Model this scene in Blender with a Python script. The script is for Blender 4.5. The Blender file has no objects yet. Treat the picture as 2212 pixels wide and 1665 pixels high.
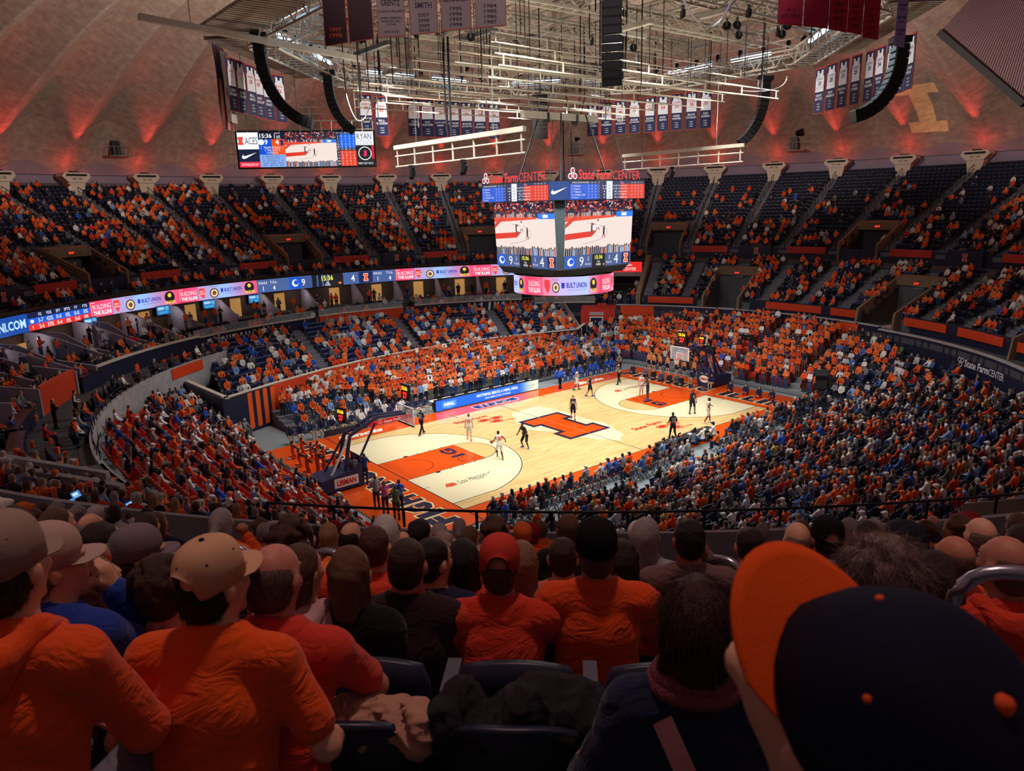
import bpy, bmesh, math, random
import numpy as np
from mathutils import Matrix, Vector, Euler
PI = math.pi
rnd = random.Random(7)
rng = np.random.default_rng(7)
scene = bpy.context.scene
COL = scene.collection

# ------------------------------------------------------------------ camera
CAM = np.array([-34.990, -37.969, 15.700])
YAW, PITCH, ROLL, FPX = math.radians(51.443), math.radians(-13.744), math.radians(-1.4905), 1589.0
_f = np.array([math.cos(PITCH) * math.cos(YAW), math.cos(PITCH) * math.sin(YAW), math.sin(PITCH)])
_r = np.cross(_f, [0, 0, 1.0]); _r /= np.linalg.norm(_r)
_u = np.cross(_r, _f)
RIGHT = math.cos(ROLL) * _r + math.sin(ROLL) * _u
UP = -math.sin(ROLL) * _r + math.cos(ROLL) * _u
FWD = _f
cd = bpy.data.cameras.new('camera'); cam = bpy.data.objects.new('camera', cd); COL.objects.link(cam)
cam.matrix_world = Matrix(((RIGHT[0], UP[0], -FWD[0], CAM[0]), (RIGHT[1], UP[1], -FWD[1], CAM[1]), (RIGHT[2], UP[2], -FWD[2], CAM[2]), (0, 0, 0, 1)))
cd.sensor_width = 36.0; cd.sensor_fit = 'HORIZONTAL'; cd.lens = 36.0 * FPX / 2212.0
cd.clip_start = 0.05; cd.clip_end = 400
cd.dof.use_dof = True; cd.dof.focus_distance = 45.0; cd.dof.aperture_fstop = 7.0
scene.camera = cam

# ------------------------------------------------------------------ world, exposure
def lin(c):
    c = c / 255.0
    return c / 12.92 if c <= 0.04045 else ((c + 0.055) / 1.055) ** 2.4
def rgb(r, g, b): return (lin(r), lin(g), lin(b), 1.0)
w = bpy.data.worlds.new('world'); scene.world = w; w.use_nodes = True
w.node_tree.nodes['Background'].inputs[0].default_value = (0.95, 0.52, 0.55, 1)
w.node_tree.nodes['Background'].inputs[1].default_value = 0.115
scene.view_settings.view_transform = 'Standard'; scene.view_settings.look = 'None'
scene.view_settings.gamma = 1.0; scene.view_settings.use_curve_mapping = False
scene.view_settings.exposure = 0.0
try:
    scene.cycles.max_bounces = 5; scene.cycles.diffuse_bounces = 3; scene.cycles.glossy_bounces = 2
    scene.cycles.transmission_bounces = 3; scene.cycles.transparent_max_bounces = 6
    scene.cycles.sample_clamp_indirect = 3.0
except Exception:
    pass

# ------------------------------------------------------------------ lamps of the hall, and added fill lights
def lamp(name, kind, loc, aim, energy, color=(1, 1, 1), size=0.3, cone=90, blend=0.6):
    d = bpy.data.lights.new(name, kind); d.energy = energy; d.color = color
    if kind == 'SPOT':
        d.spot_size = math.radians(cone); d.spot_blend = blend; d.shadow_soft_size = size
    elif kind == 'POINT':
        d.shadow_soft_size = size
    o = bpy.data.objects.new(name, d); COL.objects.link(o)
    v = Vector(aim) - Vector(loc)
    o.location = loc; o.rotation_euler = v.to_track_quat('-Z', 'Y').to_euler()
    return o
RING_R, RING_Z = 18.5, 25.0
for k in range(16):                                            # arena spots on the octagonal ring truss, aimed at the court
    a = math.radians(11.25 + 22.5 * k)
    lamp('arena_spot', 'SPOT', (17.3 * math.cos(a), 17.3 * math.sin(a), 24.2), (-5.5 * math.cos(a), -3.5 * math.sin(a), 0), 4700, (1.0, 0.985, 0.94), 0.35, 78, 0.6)
for x in (-9, 0, 9):                                           # spots of the grid over the middle, straight down; wide so they reach the lower bowl
    for y in (-6, 6):
        lamp('grid_spot', 'SPOT', (x, y, 24.5), (x * 1.5, y * 1.9, 0), 5400, (1.0, 0.985, 0.94), 0.35, 98, 0.8)
for k in range(8):                                             # spots added outside the ring to brighten the dome
    a = math.radians(22.5 + 45 * k)
    lamp('dome_fill', 'SPOT', (21.6 * math.cos(a), 21.6 * math.sin(a), 25.2), (60 * math.cos(a), 60 * math.sin(a), 42), 15000, (1.0, 0.80, 0.68), 0.4, 105, 0.5)
BUT0 = 4.1                                                     # azimuth of the dome's buttresses, one each 7.5 degrees
for k in range(-10, 19):
    a = math.radians(BUT0 + 7.5 * k)
    lamp('red_uplight', 'SPOT', (60.0 * math.cos(a), 60.0 * math.sin(a), 20.7), (50.5 * math.cos(a), 50.5 * math.sin(a), 30.5), 3400, (1.0, 0.06, 0.045), 0.06, 48, 1.0)
    lamp('red_glow', 'POINT', (60.25 * math.cos(a), 60.25 * math.sin(a), 20.75), (0, 0, 0), 90, (1.0, 0.05, 0.04), 0.07)
for k in range(8):                                             # added fill spots that brighten the lower stands
    a = math.radians(22.5 * 2 * k); lamp('stand_fill', 'SPOT', (14 * math.cos(a), 14 * math.sin(a), 24.0), (25 * math.cos(a), 25 * math.sin(a), 1), 3000, (1.0, 0.985, 0.95), 0.3, 66, 0.8)
for k in range(8):                                             # fill spots added inside the ring to brighten the jersey banners
    a = math.radians(22.5 + 45 * k); lamp('banner_fill', 'SPOT', (9 * math.cos(a), 9 * math.sin(a), 21.5), (19 * math.cos(a), 19 * math.sin(a), 23.3), 2600, (1.0, 0.95, 0.9), 0.2, 75, 0.7)
for u in (-150, -116):                                          # unseen spots added to light the big banners
    a = math.radians(u); lamp('banner_fill', 'SPOT', (42 * math.cos(a), 42 * math.sin(a), 27), (14 * math.cos(math.radians(-133)), 14 * math.sin(math.radians(-133)), 25.5), 5200, (1.0, 0.85, 0.82), 0.3, 40, 0.7)
for k in range(13):                                             # point lights added to brighten the suites under the ribbon board
    a = math.radians(58 + 7.3 * k); lamp('suite_fill', 'POINT', (38.9 * math.cos(a), 38.9 * math.sin(a), 7.0), (0, 0, 0), 26, (1.0, 0.86, 0.82), 0.08)
for k in (-124, -132.5, -141):                                  # fill spots added overhead to brighten the near seats
    a = math.radians(k); lamp('near_seat_fill', 'SPOT', (47.5 * math.cos(a), 47.5 * math.sin(a), 24.5), (49.5 * math.cos(a), 49.5 * math.sin(a), 13), 1150, (1.0, 0.66, 0.56), 0.3, 62, 0.9)
for x in (-11.2, 11.0):                                          # added up-pointing spots near the low trusses brighten the grid
    for y in (-5, 2):
        lamp('grid_fill', 'SPOT', (x * 0.8, y, 20.6), (x * 0.3, y, 30), 700, (1.0, 0.93, 0.78), 0.2, 130, 0.7)
for x in (-8, 0, 8):  # more added spots that light the grid from below
    lamp('grid_fill', 'SPOT', (x, -9, 21.8), (x, 2, 30), 500, (1.0, 0.93, 0.78), 0.2, 140, 0.7); lamp('grid_fill', 'SPOT', (x, 9, 21.8), (x, 0, 30), 500, (1.0, 0.93, 0.78), 0.2, 140, 0.7)

# ------------------------------------------------------------------ pixel rays (the photograph's 2212 x 1665 frame) for surveying positions
def ray(u, v):
    d = FWD + (u - 1106) / FPX * RIGHT - (v - 832.5) / FPX * UP
    return CAM, d / np.linalg.norm(d)
def atz(u, v, z):
    o, d = ray(u, v); return o + d * ((z - o[2]) / d[2])
def atr(u, v, R):
    o, d = ray(u, v); a = d[0] ** 2 + d[1] ** 2; b = 2 * (o[0] * d[0] + o[1] * d[1]); c = o[0] ** 2 + o[1] ** 2 - R * R
    return o + d * ((-b + math.sqrt(b * b - 4 * a * c)) / (2 * a))
def atd(u, v, D):
    o, d = ray(u, v); return o + d * D
def pix(X):
    d = np.atleast_2d(np.asarray(X, float)) - CAM; z = d @ FWD
    return np.stack([1106 + FPX * (d @ RIGHT) / z, 832.5 - FPX * (d @ UP) / z, z], -1)
def P(az, r, z=0.0):
    a = math.radians(az); return Vector((r * math.cos(a), r * math.sin(a), z))

ONES = 'first second third fourth fifth sixth seventh eighth ninth tenth eleventh twelfth thirteenth fourteenth fifteenth sixteenth seventeenth eighteenth nineteenth'.split()
TENS = 'twenty thirty forty fifty sixty seventy eighty ninety'.split()
def ordn(n):
    if n > 99: return 'hundred-' + (ordn(n - 100) if n > 100 else 'th')
    if n < 20: return ONES[n - 1]
    t, o = divmod(n, 10); return (TENS[t - 2][:-1] + 'ieth') if o == 0 else TENS[t - 2] + '-' + ONES[o - 1]
# ------------------------------------------------------------------ materials
MATS = {}
def nodes_of(name):
    m = bpy.data.materials.new(name); m.use_nodes = True
    return m, m.node_tree, m.node_tree.nodes['Principled BSDF']
def mat(name, col=None, rough=0.6, metal=0.0, emit=None, strength=1.0, vary=0.0, scale=8.0, bump=0.0, spec=0.5, alpha=1.0, stretch=None):
    if name in MATS: return MATS[name]
    m, nt, b = nodes_of(name); N, L = nt.nodes, nt.links
    if col is not None: b.inputs['Base Color'].default_value = rgb(*col)
    b.inputs['Roughness'].default_value = rough; b.inputs['Metallic'].default_value = metal
    b.inputs['Specular IOR Level'].default_value = spec; b.inputs['Alpha'].default_value = alpha
    if emit is not None:
        b.inputs['Emission Color'].default_value = rgb(*emit); b.inputs['Emission Strength'].default_value = strength
    if vary or bump:
        tc = N.new('ShaderNodeTexCoord'); mp = N.new('ShaderNodeMapping'); nz = N.new('ShaderNodeTexNoise')
        mp.inputs['Scale'].default_value = stretch or (1, 1, 1)
        nz.inputs['Scale'].default_value = scale; nz.inputs['Detail'].default_value = 5
        L.new(tc.outputs['Object'], mp.inputs[0]); L.new(mp.outputs[0], nz.inputs[0])
        if vary:
            mx = N.new('ShaderNodeMix'); mx.data_type = 'RGBA'; mx.blend_type = 'MULTIPLY'; mx.inputs[0].default_value = 1.0
            rp = N.new('ShaderNodeMapRange'); rp.inputs[3].default_value = 1 - vary; rp.inputs[4].default_value = 1 + vary; rp.inputs[1].default_value = 0.3; rp.inputs[2].default_value = 0.7
            L.new(nz.outputs[0], rp.inputs[0]); mx.inputs[6].default_value = rgb(*col); L.new(rp.outputs[0], mx.inputs[7]); L.new(mx.outputs[2], b.inputs['Base Color'])
        if bump:
            bp = N.new('ShaderNodeBump'); bp.inputs['Strength'].default_value = bump; bp.inputs['Distance'].default_value = 0.02
            L.new(nz.outputs[0], bp.inputs['Height']); L.new(bp.outputs[0], b.inputs['Normal'])
    MATS[name] = m
    return m
def attr_mat(name, attribute, rough=0.8, kind='INSTANCER', bump=0.0, scale=60.0, stretch=None, vary=0.0, spec=0.3, sheen=0.0):
    """colour read from a custom property of the object, or from the point an instance stands on"""
    if name in MATS: return MATS[name]
    m, nt, b = nodes_of(name); N, L = nt.nodes, nt.links
    at = N.new('ShaderNodeAttribute'); at.attribute_type = kind; at.attribute_name = attribute
    b.inputs['Roughness'].default_value = rough; b.inputs['Specular IOR Level'].default_value = spec
    if sheen: b.inputs['Sheen Weight'].default_value = sheen
    src = at.outputs['Color']
    if bump or vary:
        tc = N.new('ShaderNodeTexCoord'); mp = N.new('ShaderNodeMapping'); mp.inputs['Scale'].default_value = stretch or (1, 1, 1)
        nz = N.new('ShaderNodeTexNoise'); nz.inputs['Scale'].default_value = scale; nz.inputs['Detail'].default_value = 4
        L.new(tc.outputs['Object'], mp.inputs[0]); L.new(mp.outputs[0], nz.inputs[0])
        if bump:
            bp = N.new('ShaderNodeBump'); bp.inputs['Strength'].default_value = bump; bp.inputs['Distance'].default_value = 0.01
            L.new(nz.outputs[0], bp.inputs['Height']); L.new(bp.outputs[0], b.inputs['Normal'])
        if vary:
            mx = N.new('ShaderNodeMix'); mx.data_type = 'RGBA'; mx.blend_type = 'MULTIPLY'; mx.inputs[0].default_value = 1.0
            rp = N.new('ShaderNodeMapRange'); rp.inputs[1].default_value = 0.3; rp.inputs[2].default_value = 0.7; rp.inputs[3].default_value = 1 - vary; rp.inputs[4].default_value = 1 + vary
            L.new(nz.outputs[0], rp.inputs[0]); L.new(src, mx.inputs[6]); L.new(rp.outputs[0], mx.inputs[7]); src = mx.outputs[2]
    L.new(src, b.inputs['Base Color'])
    MATS[name] = m
    return m
def print_mat(name, emit=0.0, rough=0.6, spec=0.3, alpha=1.0):
    """flat print: colours stored per corner of the printed shapes; a lit screen gives them off as light"""
    if name in MATS: return MATS[name]
    m, nt, b = nodes_of(name)
    at = nt.nodes.new('ShaderNodeAttribute'); at.attribute_name = 'Col'
    b.inputs['Roughness'].default_value = rough; b.inputs['Specular IOR Level'].default_value = spec
    if emit:
        b.inputs['Base Color'].default_value = (0.01, 0.01, 0.01, 1)
        nt.links.new(at.outputs['Color'], b.inputs['Emission Color']); b.inputs['Emission Strength'].default_value = emit
    else:
        nt.links.new(at.outputs['Color'], b.inputs['Base Color'])
    MATS[name] = m
    return m

# ------------------------------------------------------------------ objects
def tag(o, label=None, cat=None, group=None, kind=None):
    if label: o['label'] = label
    if cat: o['category'] = cat
    if group: o['group'] = group
    if kind: o['kind'] = kind
    return o
def empty(name, loc=(0, 0, 0), rz=0.0, label=None, cat=None, group=None, kind=None):
    o = bpy.data.objects.new(name, None); COL.objects.link(o); o.location = loc; o.rotation_euler = (0, 0, rz); o.empty_display_size = 0.2
    return tag(o, label, cat, group, kind)
def link(name, me, parent=None, m=None):
    o = bpy.data.objects.new(name, me); COL.objects.link(o)
    if parent is not None: o.parent = parent
    if m is not None and len(me.materials) == 0: me.materials.append(m)
    return o
def mesh(name, V, F, m=None, smooth=False, parent=None, mats=None, midx=None):
    me = bpy.data.meshes.new(name)
    me.from_pydata([tuple(v) for v in V], [], [tuple(f) for f in F])
    for x in (mats or ([m] if m else [])): me.materials.append(x)
    if midx is not None: me.polygons.foreach_set('material_index', np.asarray(midx, np.int32))
    if smooth: me.polygons.foreach_set('use_smooth', np.ones(len(me.polygons), bool))
    me.update()
    return link(name, me, parent)
def copy_tree(o, parent=None):
    c = o.copy(); COL.objects.link(c)
    if parent is not None: c.parent = parent
    for ch in list(o.children): copy_tree(ch, c)
    return c
def quat_frame(d):
    d = Vector(d).normalized(); a = Vector((0, 0, 1)) if abs(d.z) < 0.95 else Vector((1, 0, 0))
    x = a.cross(d).normalized(); return x, d.cross(x)
class MB:
    """collects boxes, bars, tubes and rings into one mesh"""
    def __init__(s): s.V = []; s.F = []; s.M = []; s.mi = 0
    def add(s, V, F):
        n = len(s.V); s.V += [tuple(v) for v in V]; s.F += [tuple(i + n for i in f) for f in F]; s.M += [s.mi] * len(F); return s
    def box(s, c, d, rz=0.0, M=None):
        h = [x / 2 for x in d]; V = []
        R = Matrix.Rotation(rz, 3, 'Z') if M is None else M
        for x in (-1, 1):
            for y in (-1, 1):
                for z in (-1, 1): V.append(Vector(c) + R @ Vector((x * h[0], y * h[1], z * h[2])))
        return s.add(V, [(0, 1, 3, 2), (4, 6, 7, 5), (0, 4, 5, 1), (2, 3, 7, 6), (0, 2, 6, 4), (1, 5, 7, 3)])
    def bar(s, a, b, w=0.05, n=4, w2=None, h=None):
        a, b = Vector(a), Vector(b); x, y = quat_frame(b - a); V = []
        for p, ww in ((a, w), (b, w if w2 is None else w2)):
            for i in range(n):
                t = 2 * PI * (i + 0.5) / n; V.append(p + (x * math.cos(t) + y * (math.sin(t) * (1 if h is None else h / w))) * ww * (0.7071 if n == 4 and h is None else 0.5) )
        return s.add(V, [(i, (i + 1) % n, n + (i + 1) % n, n + i) for i in range(n)] + [tuple(range(n))[::-1], tuple(range(n, 2 * n))])
    def tube(s, pts, r, n=6, closed=False):
        pts = [Vector(p) for p in pts]; V = []; K = len(pts); F = []
        for i, p in enumerate(pts):
            d = (pts[(i + 1) % K] - pts[i - 1]) if closed else (pts[min(i + 1, K - 1)] - pts[max(i - 1, 0)])
            x, y = quat_frame(d); rr = r[i] if isinstance(r, (list, tuple)) else r
            for j in range(n): t = 2 * PI * j / n; V.append(p + x * (math.cos(t) * rr) + y * (math.sin(t) * rr))
        for i in range(K if closed else K - 1):
            for j in range(n): F.append((i * n + j, i * n + (j + 1) % n, ((i + 1) % K) * n + (j + 1) % n, ((i + 1) % K) * n + j))
        if not closed: F += [tuple(range(n))[::-1], tuple(range((K - 1) * n, K * n))]
        return s.add(V, F)
    def prism(s, pts, off):
        n = len(pts); pts = [Vector(p) for p in pts]; off = Vector(off)
        return s.add(pts + [p + off for p in pts], [tuple(range(n))[::-1], tuple(range(n, 2 * n))] + [(i, (i + 1) % n, n + (i + 1) % n, n + i) for i in range(n)])
    def ring(s, prof, a0, a1, da=1.5, closed=True, ends=True):
        """sweeps a profile of (radius, height) pairs round the hall's axis from azimuth a0 to a1"""
        n = max(2, int(abs(a1 - a0) / da) + 1); K = len(prof); V = []; F = []
        for i in range(n):
            a = math.radians(a0 + (a1 - a0) * i / (n - 1)); c, q = math.cos(a), math.sin(a)
            V += [(r * c, r * q, z) for r, z in prof]
        for i in range(n - 1):
            for j in range(K if closed else K - 1): F.append((i * K + j, i * K + (j + 1) % K, (i + 1) * K + (j + 1) % K, (i + 1) * K + j))
        if closed and ends: F += [tuple(range(K)), tuple(range((n - 1) * K, n * K))[::-1]]
        return s.add(V, F)
    def lathe(s, prof, c=(0, 0, 0), n=12, axis=None):
        V = []; F = []; K = len(prof); c = Vector(c)
        x, y, d = (Vector((1, 0, 0)), Vector((0, 1, 0)), Vector((0, 0, 1))) if axis is None else (*quat_frame(axis), Vector(axis).normalized())
        for r, z in prof:
            for j in range(n): t = 2 * PI * j / n; V.append(c + d * z + x * (r * math.cos(t)) + y * (r * math.sin(t)))
        for i in range(K - 1):
            for j in range(n): F.append((i * n + j, i * n + (j + 1) % n, (i + 1) * n + (j + 1) % n, (i + 1) * n + j))
        F += [tuple(range(n))[::-1], tuple(range((K - 1) * n, K * n))]
        return s.add(V, F)
    def build(s, name, m=None, parent=None, smooth=False, mats=None):
        return mesh(name, s.V, s.F, m, smooth, parent, mats, s.M if mats else None)

# ------------------------------------------------------------------ flat print and lettering
_TXT = {}
def glyphs(t, bold=0.0, shear=0.0):
    key = (t, bold, shear)
    if key not in _TXT:
        c = bpy.data.curves.new('lettering', 'FONT'); c.body = t; c.size = 1.0; c.offset = bold; c.resolution_u = 2; c.shear = shear; c.fill_mode = 'FRONT'
        o = bpy.data.objects.new('lettering', c); me = o.to_mesh()
        V = np.array([v.co[:2] for v in me.vertices]).reshape(-1, 2); F = [tuple(p.vertices) for p in me.polygons]
        o.to_mesh_clear(); bpy.data.objects.remove(o); bpy.data.curves.remove(c)
        if len(V): V = V - V.min(0); sz = np.maximum(V.max(0), 1e-3)
        else: sz = np.array([1.0, 1.0])
        _TXT[key] = (V, F, sz)
    return _TXT[key]
class Print:
    """2-D print of coloured shapes in its own plane, laid on a surface by a mapping"""
    def __init__(s): s.V = []; s.F = []; s.C = []
    def add(s, pts, F, col, lay):
        n = len(s.V); s.V += [(p[0], p[1], lay) for p in pts]; s.F += [tuple(i + n for i in f) for f in F]
        s.C += (col if isinstance(col, list) else [rgb(*col)] * len(pts)); return s
    def poly(s, pts, col, lay=1): return s.add(pts, [tuple(range(len(pts)))], col, lay)
    def rect(s, x0, y0, x1, y1, col, lay=0, nx=1, col2=None, ny=1):
        pts = []; C = []
        for i in range(nx + 1):
            t = i / nx
            for j in range(ny + 1):
                pts.append((x0 + (x1 - x0) * t, y0 + (y1 - y0) * j / ny)); C.append(rgb(*[col[k] + ((col2 or col)[k] - col[k]) * t for k in range(3)]))
        F = [(i * (ny + 1) + j, (i + 1) * (ny + 1) + j, (i + 1) * (ny + 1) + j + 1, i * (ny + 1) + j + 1) for i in range(nx) for j in range(ny)]
        return s.add(pts, F, C, lay)
    def disc(s, x, y, r, col, lay=1, ry=None, n=14):
        return s.poly([(x + r * math.cos(2 * PI * i / n), y + (ry or r) * math.sin(2 * PI * i / n)) for i in range(n)], col, lay)
    def ringed(s, x, y, r, w, col, lay=1, n=20, ry=None, a0=0, a1=360):
        pts = []; q = (ry or r) / r
        for i in range(n + 1):
            t = math.radians(a0 + (a1 - a0) * i / n)
            pts += [(x + r * math.cos(t), y + r * q * math.sin(t)), (x + (r - w) * math.cos(t), y + (r - w) * q * math.sin(t))]
        return s.add(pts, [(2 * i, 2 * i + 1, 2 * i + 3, 2 * i + 2) for i in range(n)], col, lay)
    def line(s, pts, w, col, lay=1):
        for a, b in zip(pts[:-1], pts[1:]):
            dx, dy = b[0] - a[0], b[1] - a[1]; q = math.hypot(dx, dy) or 1; nx, ny = -dy / q * w / 2, dx / q * w / 2
            s.poly([(a[0] + nx, a[1] + ny), (a[0] - nx, a[1] - ny), (b[0] - nx, b[1] - ny), (b[0] + nx, b[1] + ny)], col, lay)
        return s
    def text(s, t, x, y, h, col, lay=2, w=None, al='c', bold=0.0, shear=0.0, ang=0.0, flip=False):
        V, F, sz = glyphs(t, bold, shear)
        if not len(V): return s
        k = h / sz[1]; kx = (w / sz[0]) if w else k
        q = (V - np.array([{'c': sz[0] / 2, 'l': 0, 'r': sz[0]}[al], sz[1] / 2])) * np.array([kx, k])
        if flip: q = q * np.array([-1, 1])
        c, n = math.cos(ang), math.sin(ang)
        q = np.stack([q[:, 0] * c - q[:, 1] * n + x, q[:, 0] * n + q[:, 1] * c + y], -1)
        return s.add(q.tolist(), F, col, lay)
    def build(s, name, m, fn, parent=None):
        V = np.array(s.V); W = np.asarray(fn(V[:, 0], V[:, 1], V[:, 2]))
        if W.shape[0] == 3: W = W.T
        me = bpy.data.meshes.new(name); me.from_pydata(W.tolist(), [], s.F); me.materials.append(m)
        a = me.color_attributes.new('Col', 'FLOAT_COLOR', 'POINT'); a.data.foreach_set('color', np.array(s.C, np.float32).ravel())
        me.update()
        return link(name, me, parent)
def plane_map(o, x, y, lay=0.006):
    o, x, y = np.array(o, float), np.array(x, float), np.array(y, float); x /= np.linalg.norm(x); y /= np.linalg.norm(y); n = np.cross(x, y)
    return lambda a, b, l: o + np.outer(a, x) + np.outer(b, y) + np.outer(np.asarray(l) * lay + 0.004, n)
def ring_map(r, lay=0.01, inward=True):
    """x runs as azimuth (degrees, given as minus azimuth so that text reads left to right from the middle of the hall), y as height"""
    def fn(a, b, l):
        t = np.radians(-np.asarray(a)); rr = r - (0.01 + np.asarray(l) * lay)
        return np.stack([rr * np.cos(t), rr * np.sin(t), b], -1)
    return fn
ORANGE, NAVY, WHITE, RED = (222, 78, 22), (22, 32, 66), (235, 235, 235), (205, 20, 28)
def block_i(p, x, y, h, col, edge, lay=2, ang=0.0, wf=0.66):
    """the slab-serif letter I with an outline"""
    for e, cc, l in ((0.06, edge, lay), (0.0, col, lay + 1)):
        w, t, f = wf * h, 0.30 * wf * h + e * h, 0.24 * h
        W2, H2 = w / 2 + e * h, h / 2 + e * h; f2 = f + e * h * 2
        pts = [(-W2, -H2), (W2, -H2), (W2, -H2 + f2), (t, -H2 + f2), (t, H2 - f2), (W2, H2 - f2), (W2, H2), (-W2, H2), (-W2, H2 - f2), (-t, H2 - f2), (-t, -H2 + f2), (-W2, -H2 + f2)]
        c, n = math.cos(ang), math.sin(ang)
        Q = [(x + a * c - b * n, y + a * n + b * c) for a, b in pts]
        p.add(Q, [(0, 1, 2, 3, 10, 11), (3, 4, 9, 10), (4, 5, 6, 7, 8, 9)], cc, l)
# ------------------------------------------------------------------ materials of the hall
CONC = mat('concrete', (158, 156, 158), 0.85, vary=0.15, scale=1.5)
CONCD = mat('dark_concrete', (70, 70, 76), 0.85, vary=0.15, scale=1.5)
STEP = mat('terrace_concrete', (96, 98, 106), 0.85, vary=0.12, scale=2.0)
NAVYM = mat('navy_panel', (24, 30, 58), 0.5)
NAVYS = mat('navy_seat', (26, 32, 58), 0.42, spec=0.5)
ORANGEM = mat('orange_panel', (214, 66, 26), 0.5)
ORANGED = mat('orange_red_panel', (196, 48, 34), 0.55)
BLACK = mat('black_metal', (14, 14, 17), 0.45, spec=0.4)
BLACKM = mat('black_matte', (10, 10, 13), 0.8)
STEEL = mat('painted_steel', (196, 188, 170), 0.5, vary=0.08, scale=3)
STEELD = mat('grey_steel', (110, 108, 104), 0.5)
CHROME = mat('brushed_rail', (170, 170, 185), 0.28, metal=1.0)
GLASS = mat('rail_glass', (200, 215, 220), 0.08, alpha=0.22)
CREAM = mat('cream_concrete', (206, 196, 180), 0.75, vary=0.06)
WALLG = mat('suite_plaster', (150, 145, 158), 0.8, vary=0.05)
TAN = mat('tan_concrete', (128, 108, 88), 0.85, vary=0.15, scale=1.2)
PRT = print_mat('flat_print', rough=0.65)
PRTC = print_mat('court_paint', rough=0.16, spec=0.5)
SCR = print_mat('led_screen', emit=1.15)
def structure(o): o['kind'] = 'structure'; return o

# ------------------------------------------------------------------ dome: 48 folded concrete plates
DOME = np.array([(62.6, 19.4), (62.2, 21.0), (60.6, 23.0), (57.5, 25.3), (54.6, 26.9), (51.0, 28.9), (46.4, 31.2), (41.2, 33.4), (34, 35.6), (26, 37.2), (16, 38.6), (6, 39.3)])
def dome_material():
    m, nt, b = nodes_of('dome_concrete'); N, L = nt.nodes, nt.links
    uv = N.new('ShaderNodeUVMap'); uv.uv_map = 'UVMap'
    br = N.new('ShaderNodeTexBrick'); br.inputs['Scale'].default_value = 1.0; br.inputs['Mortar Size'].default_value = 0.012; br.inputs['Brick Width'].default_value = 1.2; br.inputs['Row Height'].default_value = 0.6
    br.inputs['Color1'].default_value = rgb(150, 140, 128); br.inputs['Color2'].default_value = rgb(138, 128, 118); br.inputs['Mortar'].default_value = rgb(118, 106, 96); br.inputs['Bias'].default_value = -0.2
    nz = N.new('ShaderNodeTexNoise'); nz.inputs['Scale'].default_value = 1.6; nz.inputs['Detail'].default_value = 6
    mp = N.new('ShaderNodeMapRange'); mp.inputs[1].default_value = 0.3; mp.inputs[2].default_value = 0.7; mp.inputs[3].default_value = 0.78; mp.inputs[4].default_value = 1.2
    mx = N.new('ShaderNodeMix'); mx.data_type = 'RGBA'; mx.blend_type = 'MULTIPLY'; mx.inputs[0].default_value = 1
    L.new(uv.outputs[0], br.inputs[0]); L.new(uv.outputs[0], nz.inputs[0]); L.new(nz.outputs[0], mp.inputs[0]); L.new(br.outputs[0], mx.inputs[6]); L.new(mp.outputs[0], mx.inputs[7]); L.new(mx.outputs[2], b.inputs['Base Color'])
    bp = N.new('ShaderNodeBump'); bp.inputs['Strength'].default_value = 0.35; bp.inputs['Distance'].default_value = 0.04; L.new(nz.outputs[0], bp.inputs['Height']); L.new(bp.outputs[0], b.inputs['Normal'])
    b.inputs['Roughness'].default_value = 0.9
    return m
DOMEM = dome_material()
def dome():
    K = []
    for i in range(len(DOME) - 1):
        n = 4
        for j in range(n): K.append(DOME[i] + (DOME[i + 1] - DOME[i]) * j / n)
    K.append(DOME[-1]); K = np.array(K); Ks = K.copy()
    for _ in range(3): Ks[1:-1] = (Ks[:-2] + 2 * Ks[1:-1] + Ks[2:]) / 4
    K = Ks
    T = np.gradient(K, axis=0); T /= np.linalg.norm(T, axis=1)[:, None]; NRM = np.stack([T[:, 1], -T[:, 0]], -1)   # outward
    NRM *= np.where(NRM[:, 0:1] < 0, -1, 1)
    s = np.concatenate([[0], np.cumsum(np.linalg.norm(np.diff(K, axis=0), axis=1))]); t = s / s[-1]
    amp = 2.2 * np.clip(s / 7.0, 0.05, 1) * np.clip((62 - s) / 50, 0.15, 1)
    us = [0.0, 0.035, 0.10, 0.22, 0.36, 0.5]; prof = [0.0, 0.0, 0.16, 0.45, 0.76, 1.0]
    off = [(-u, q) for u, q in zip(us[::-1], prof[::-1])][:-1] + list(zip(us, prof))
    for k in range(-12, 21):
        if not -84 <= BUT0 + 7.5 * k <= 154: continue
        V = []; UV = []; n = len(off); half = np.clip(1.25 - s / 60, 0.5, 1)
        for (u, q) in off:
            a = math.radians(BUT0 + 7.5 * (k + u))
            R = K[:, 0] + NRM[:, 0] * amp * (q - 0.25); Z = K[:, 1] + NRM[:, 1] * amp * (q - 0.25)
            V += [(r * math.cos(a), r * math.sin(a), z) for r, z in zip(R, Z)]
            UV += [(52 * a, d) for d in s]
        m_ = len(K); F = [(i * m_ + j, (i + 1) * m_ + j, (i + 1) * m_ + j + 1, i * m_ + j + 1) for i in range(n - 1) for j in range(m_ - 1)]
        o = mesh('folded_plate', V, F, DOMEM, False, DOME_ROOT)
        uvl = o.data.uv_layers.new(name='UVMap'); idx = np.zeros(len(o.data.loops), np.int32); o.data.loops.foreach_get('vertex_index', idx)
        uvl.data.foreach_set('uv', np.array(UV, np.float32)[idx].ravel())
DOME_ROOT = structure(empty('ceiling_dome'))
dome()
rim = structure(empty('wall_rim'))
MB().ring([(61.6, 17.5), (61.6, 20.2), (62.8, 20.4), (62.8, 17.5)], -84, 156, 1.5).build('wall_band', mat('rim_plaster', (138, 128, 150), 0.8, vary=0.1, scale=0.6), rim)
m = MB()
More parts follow.
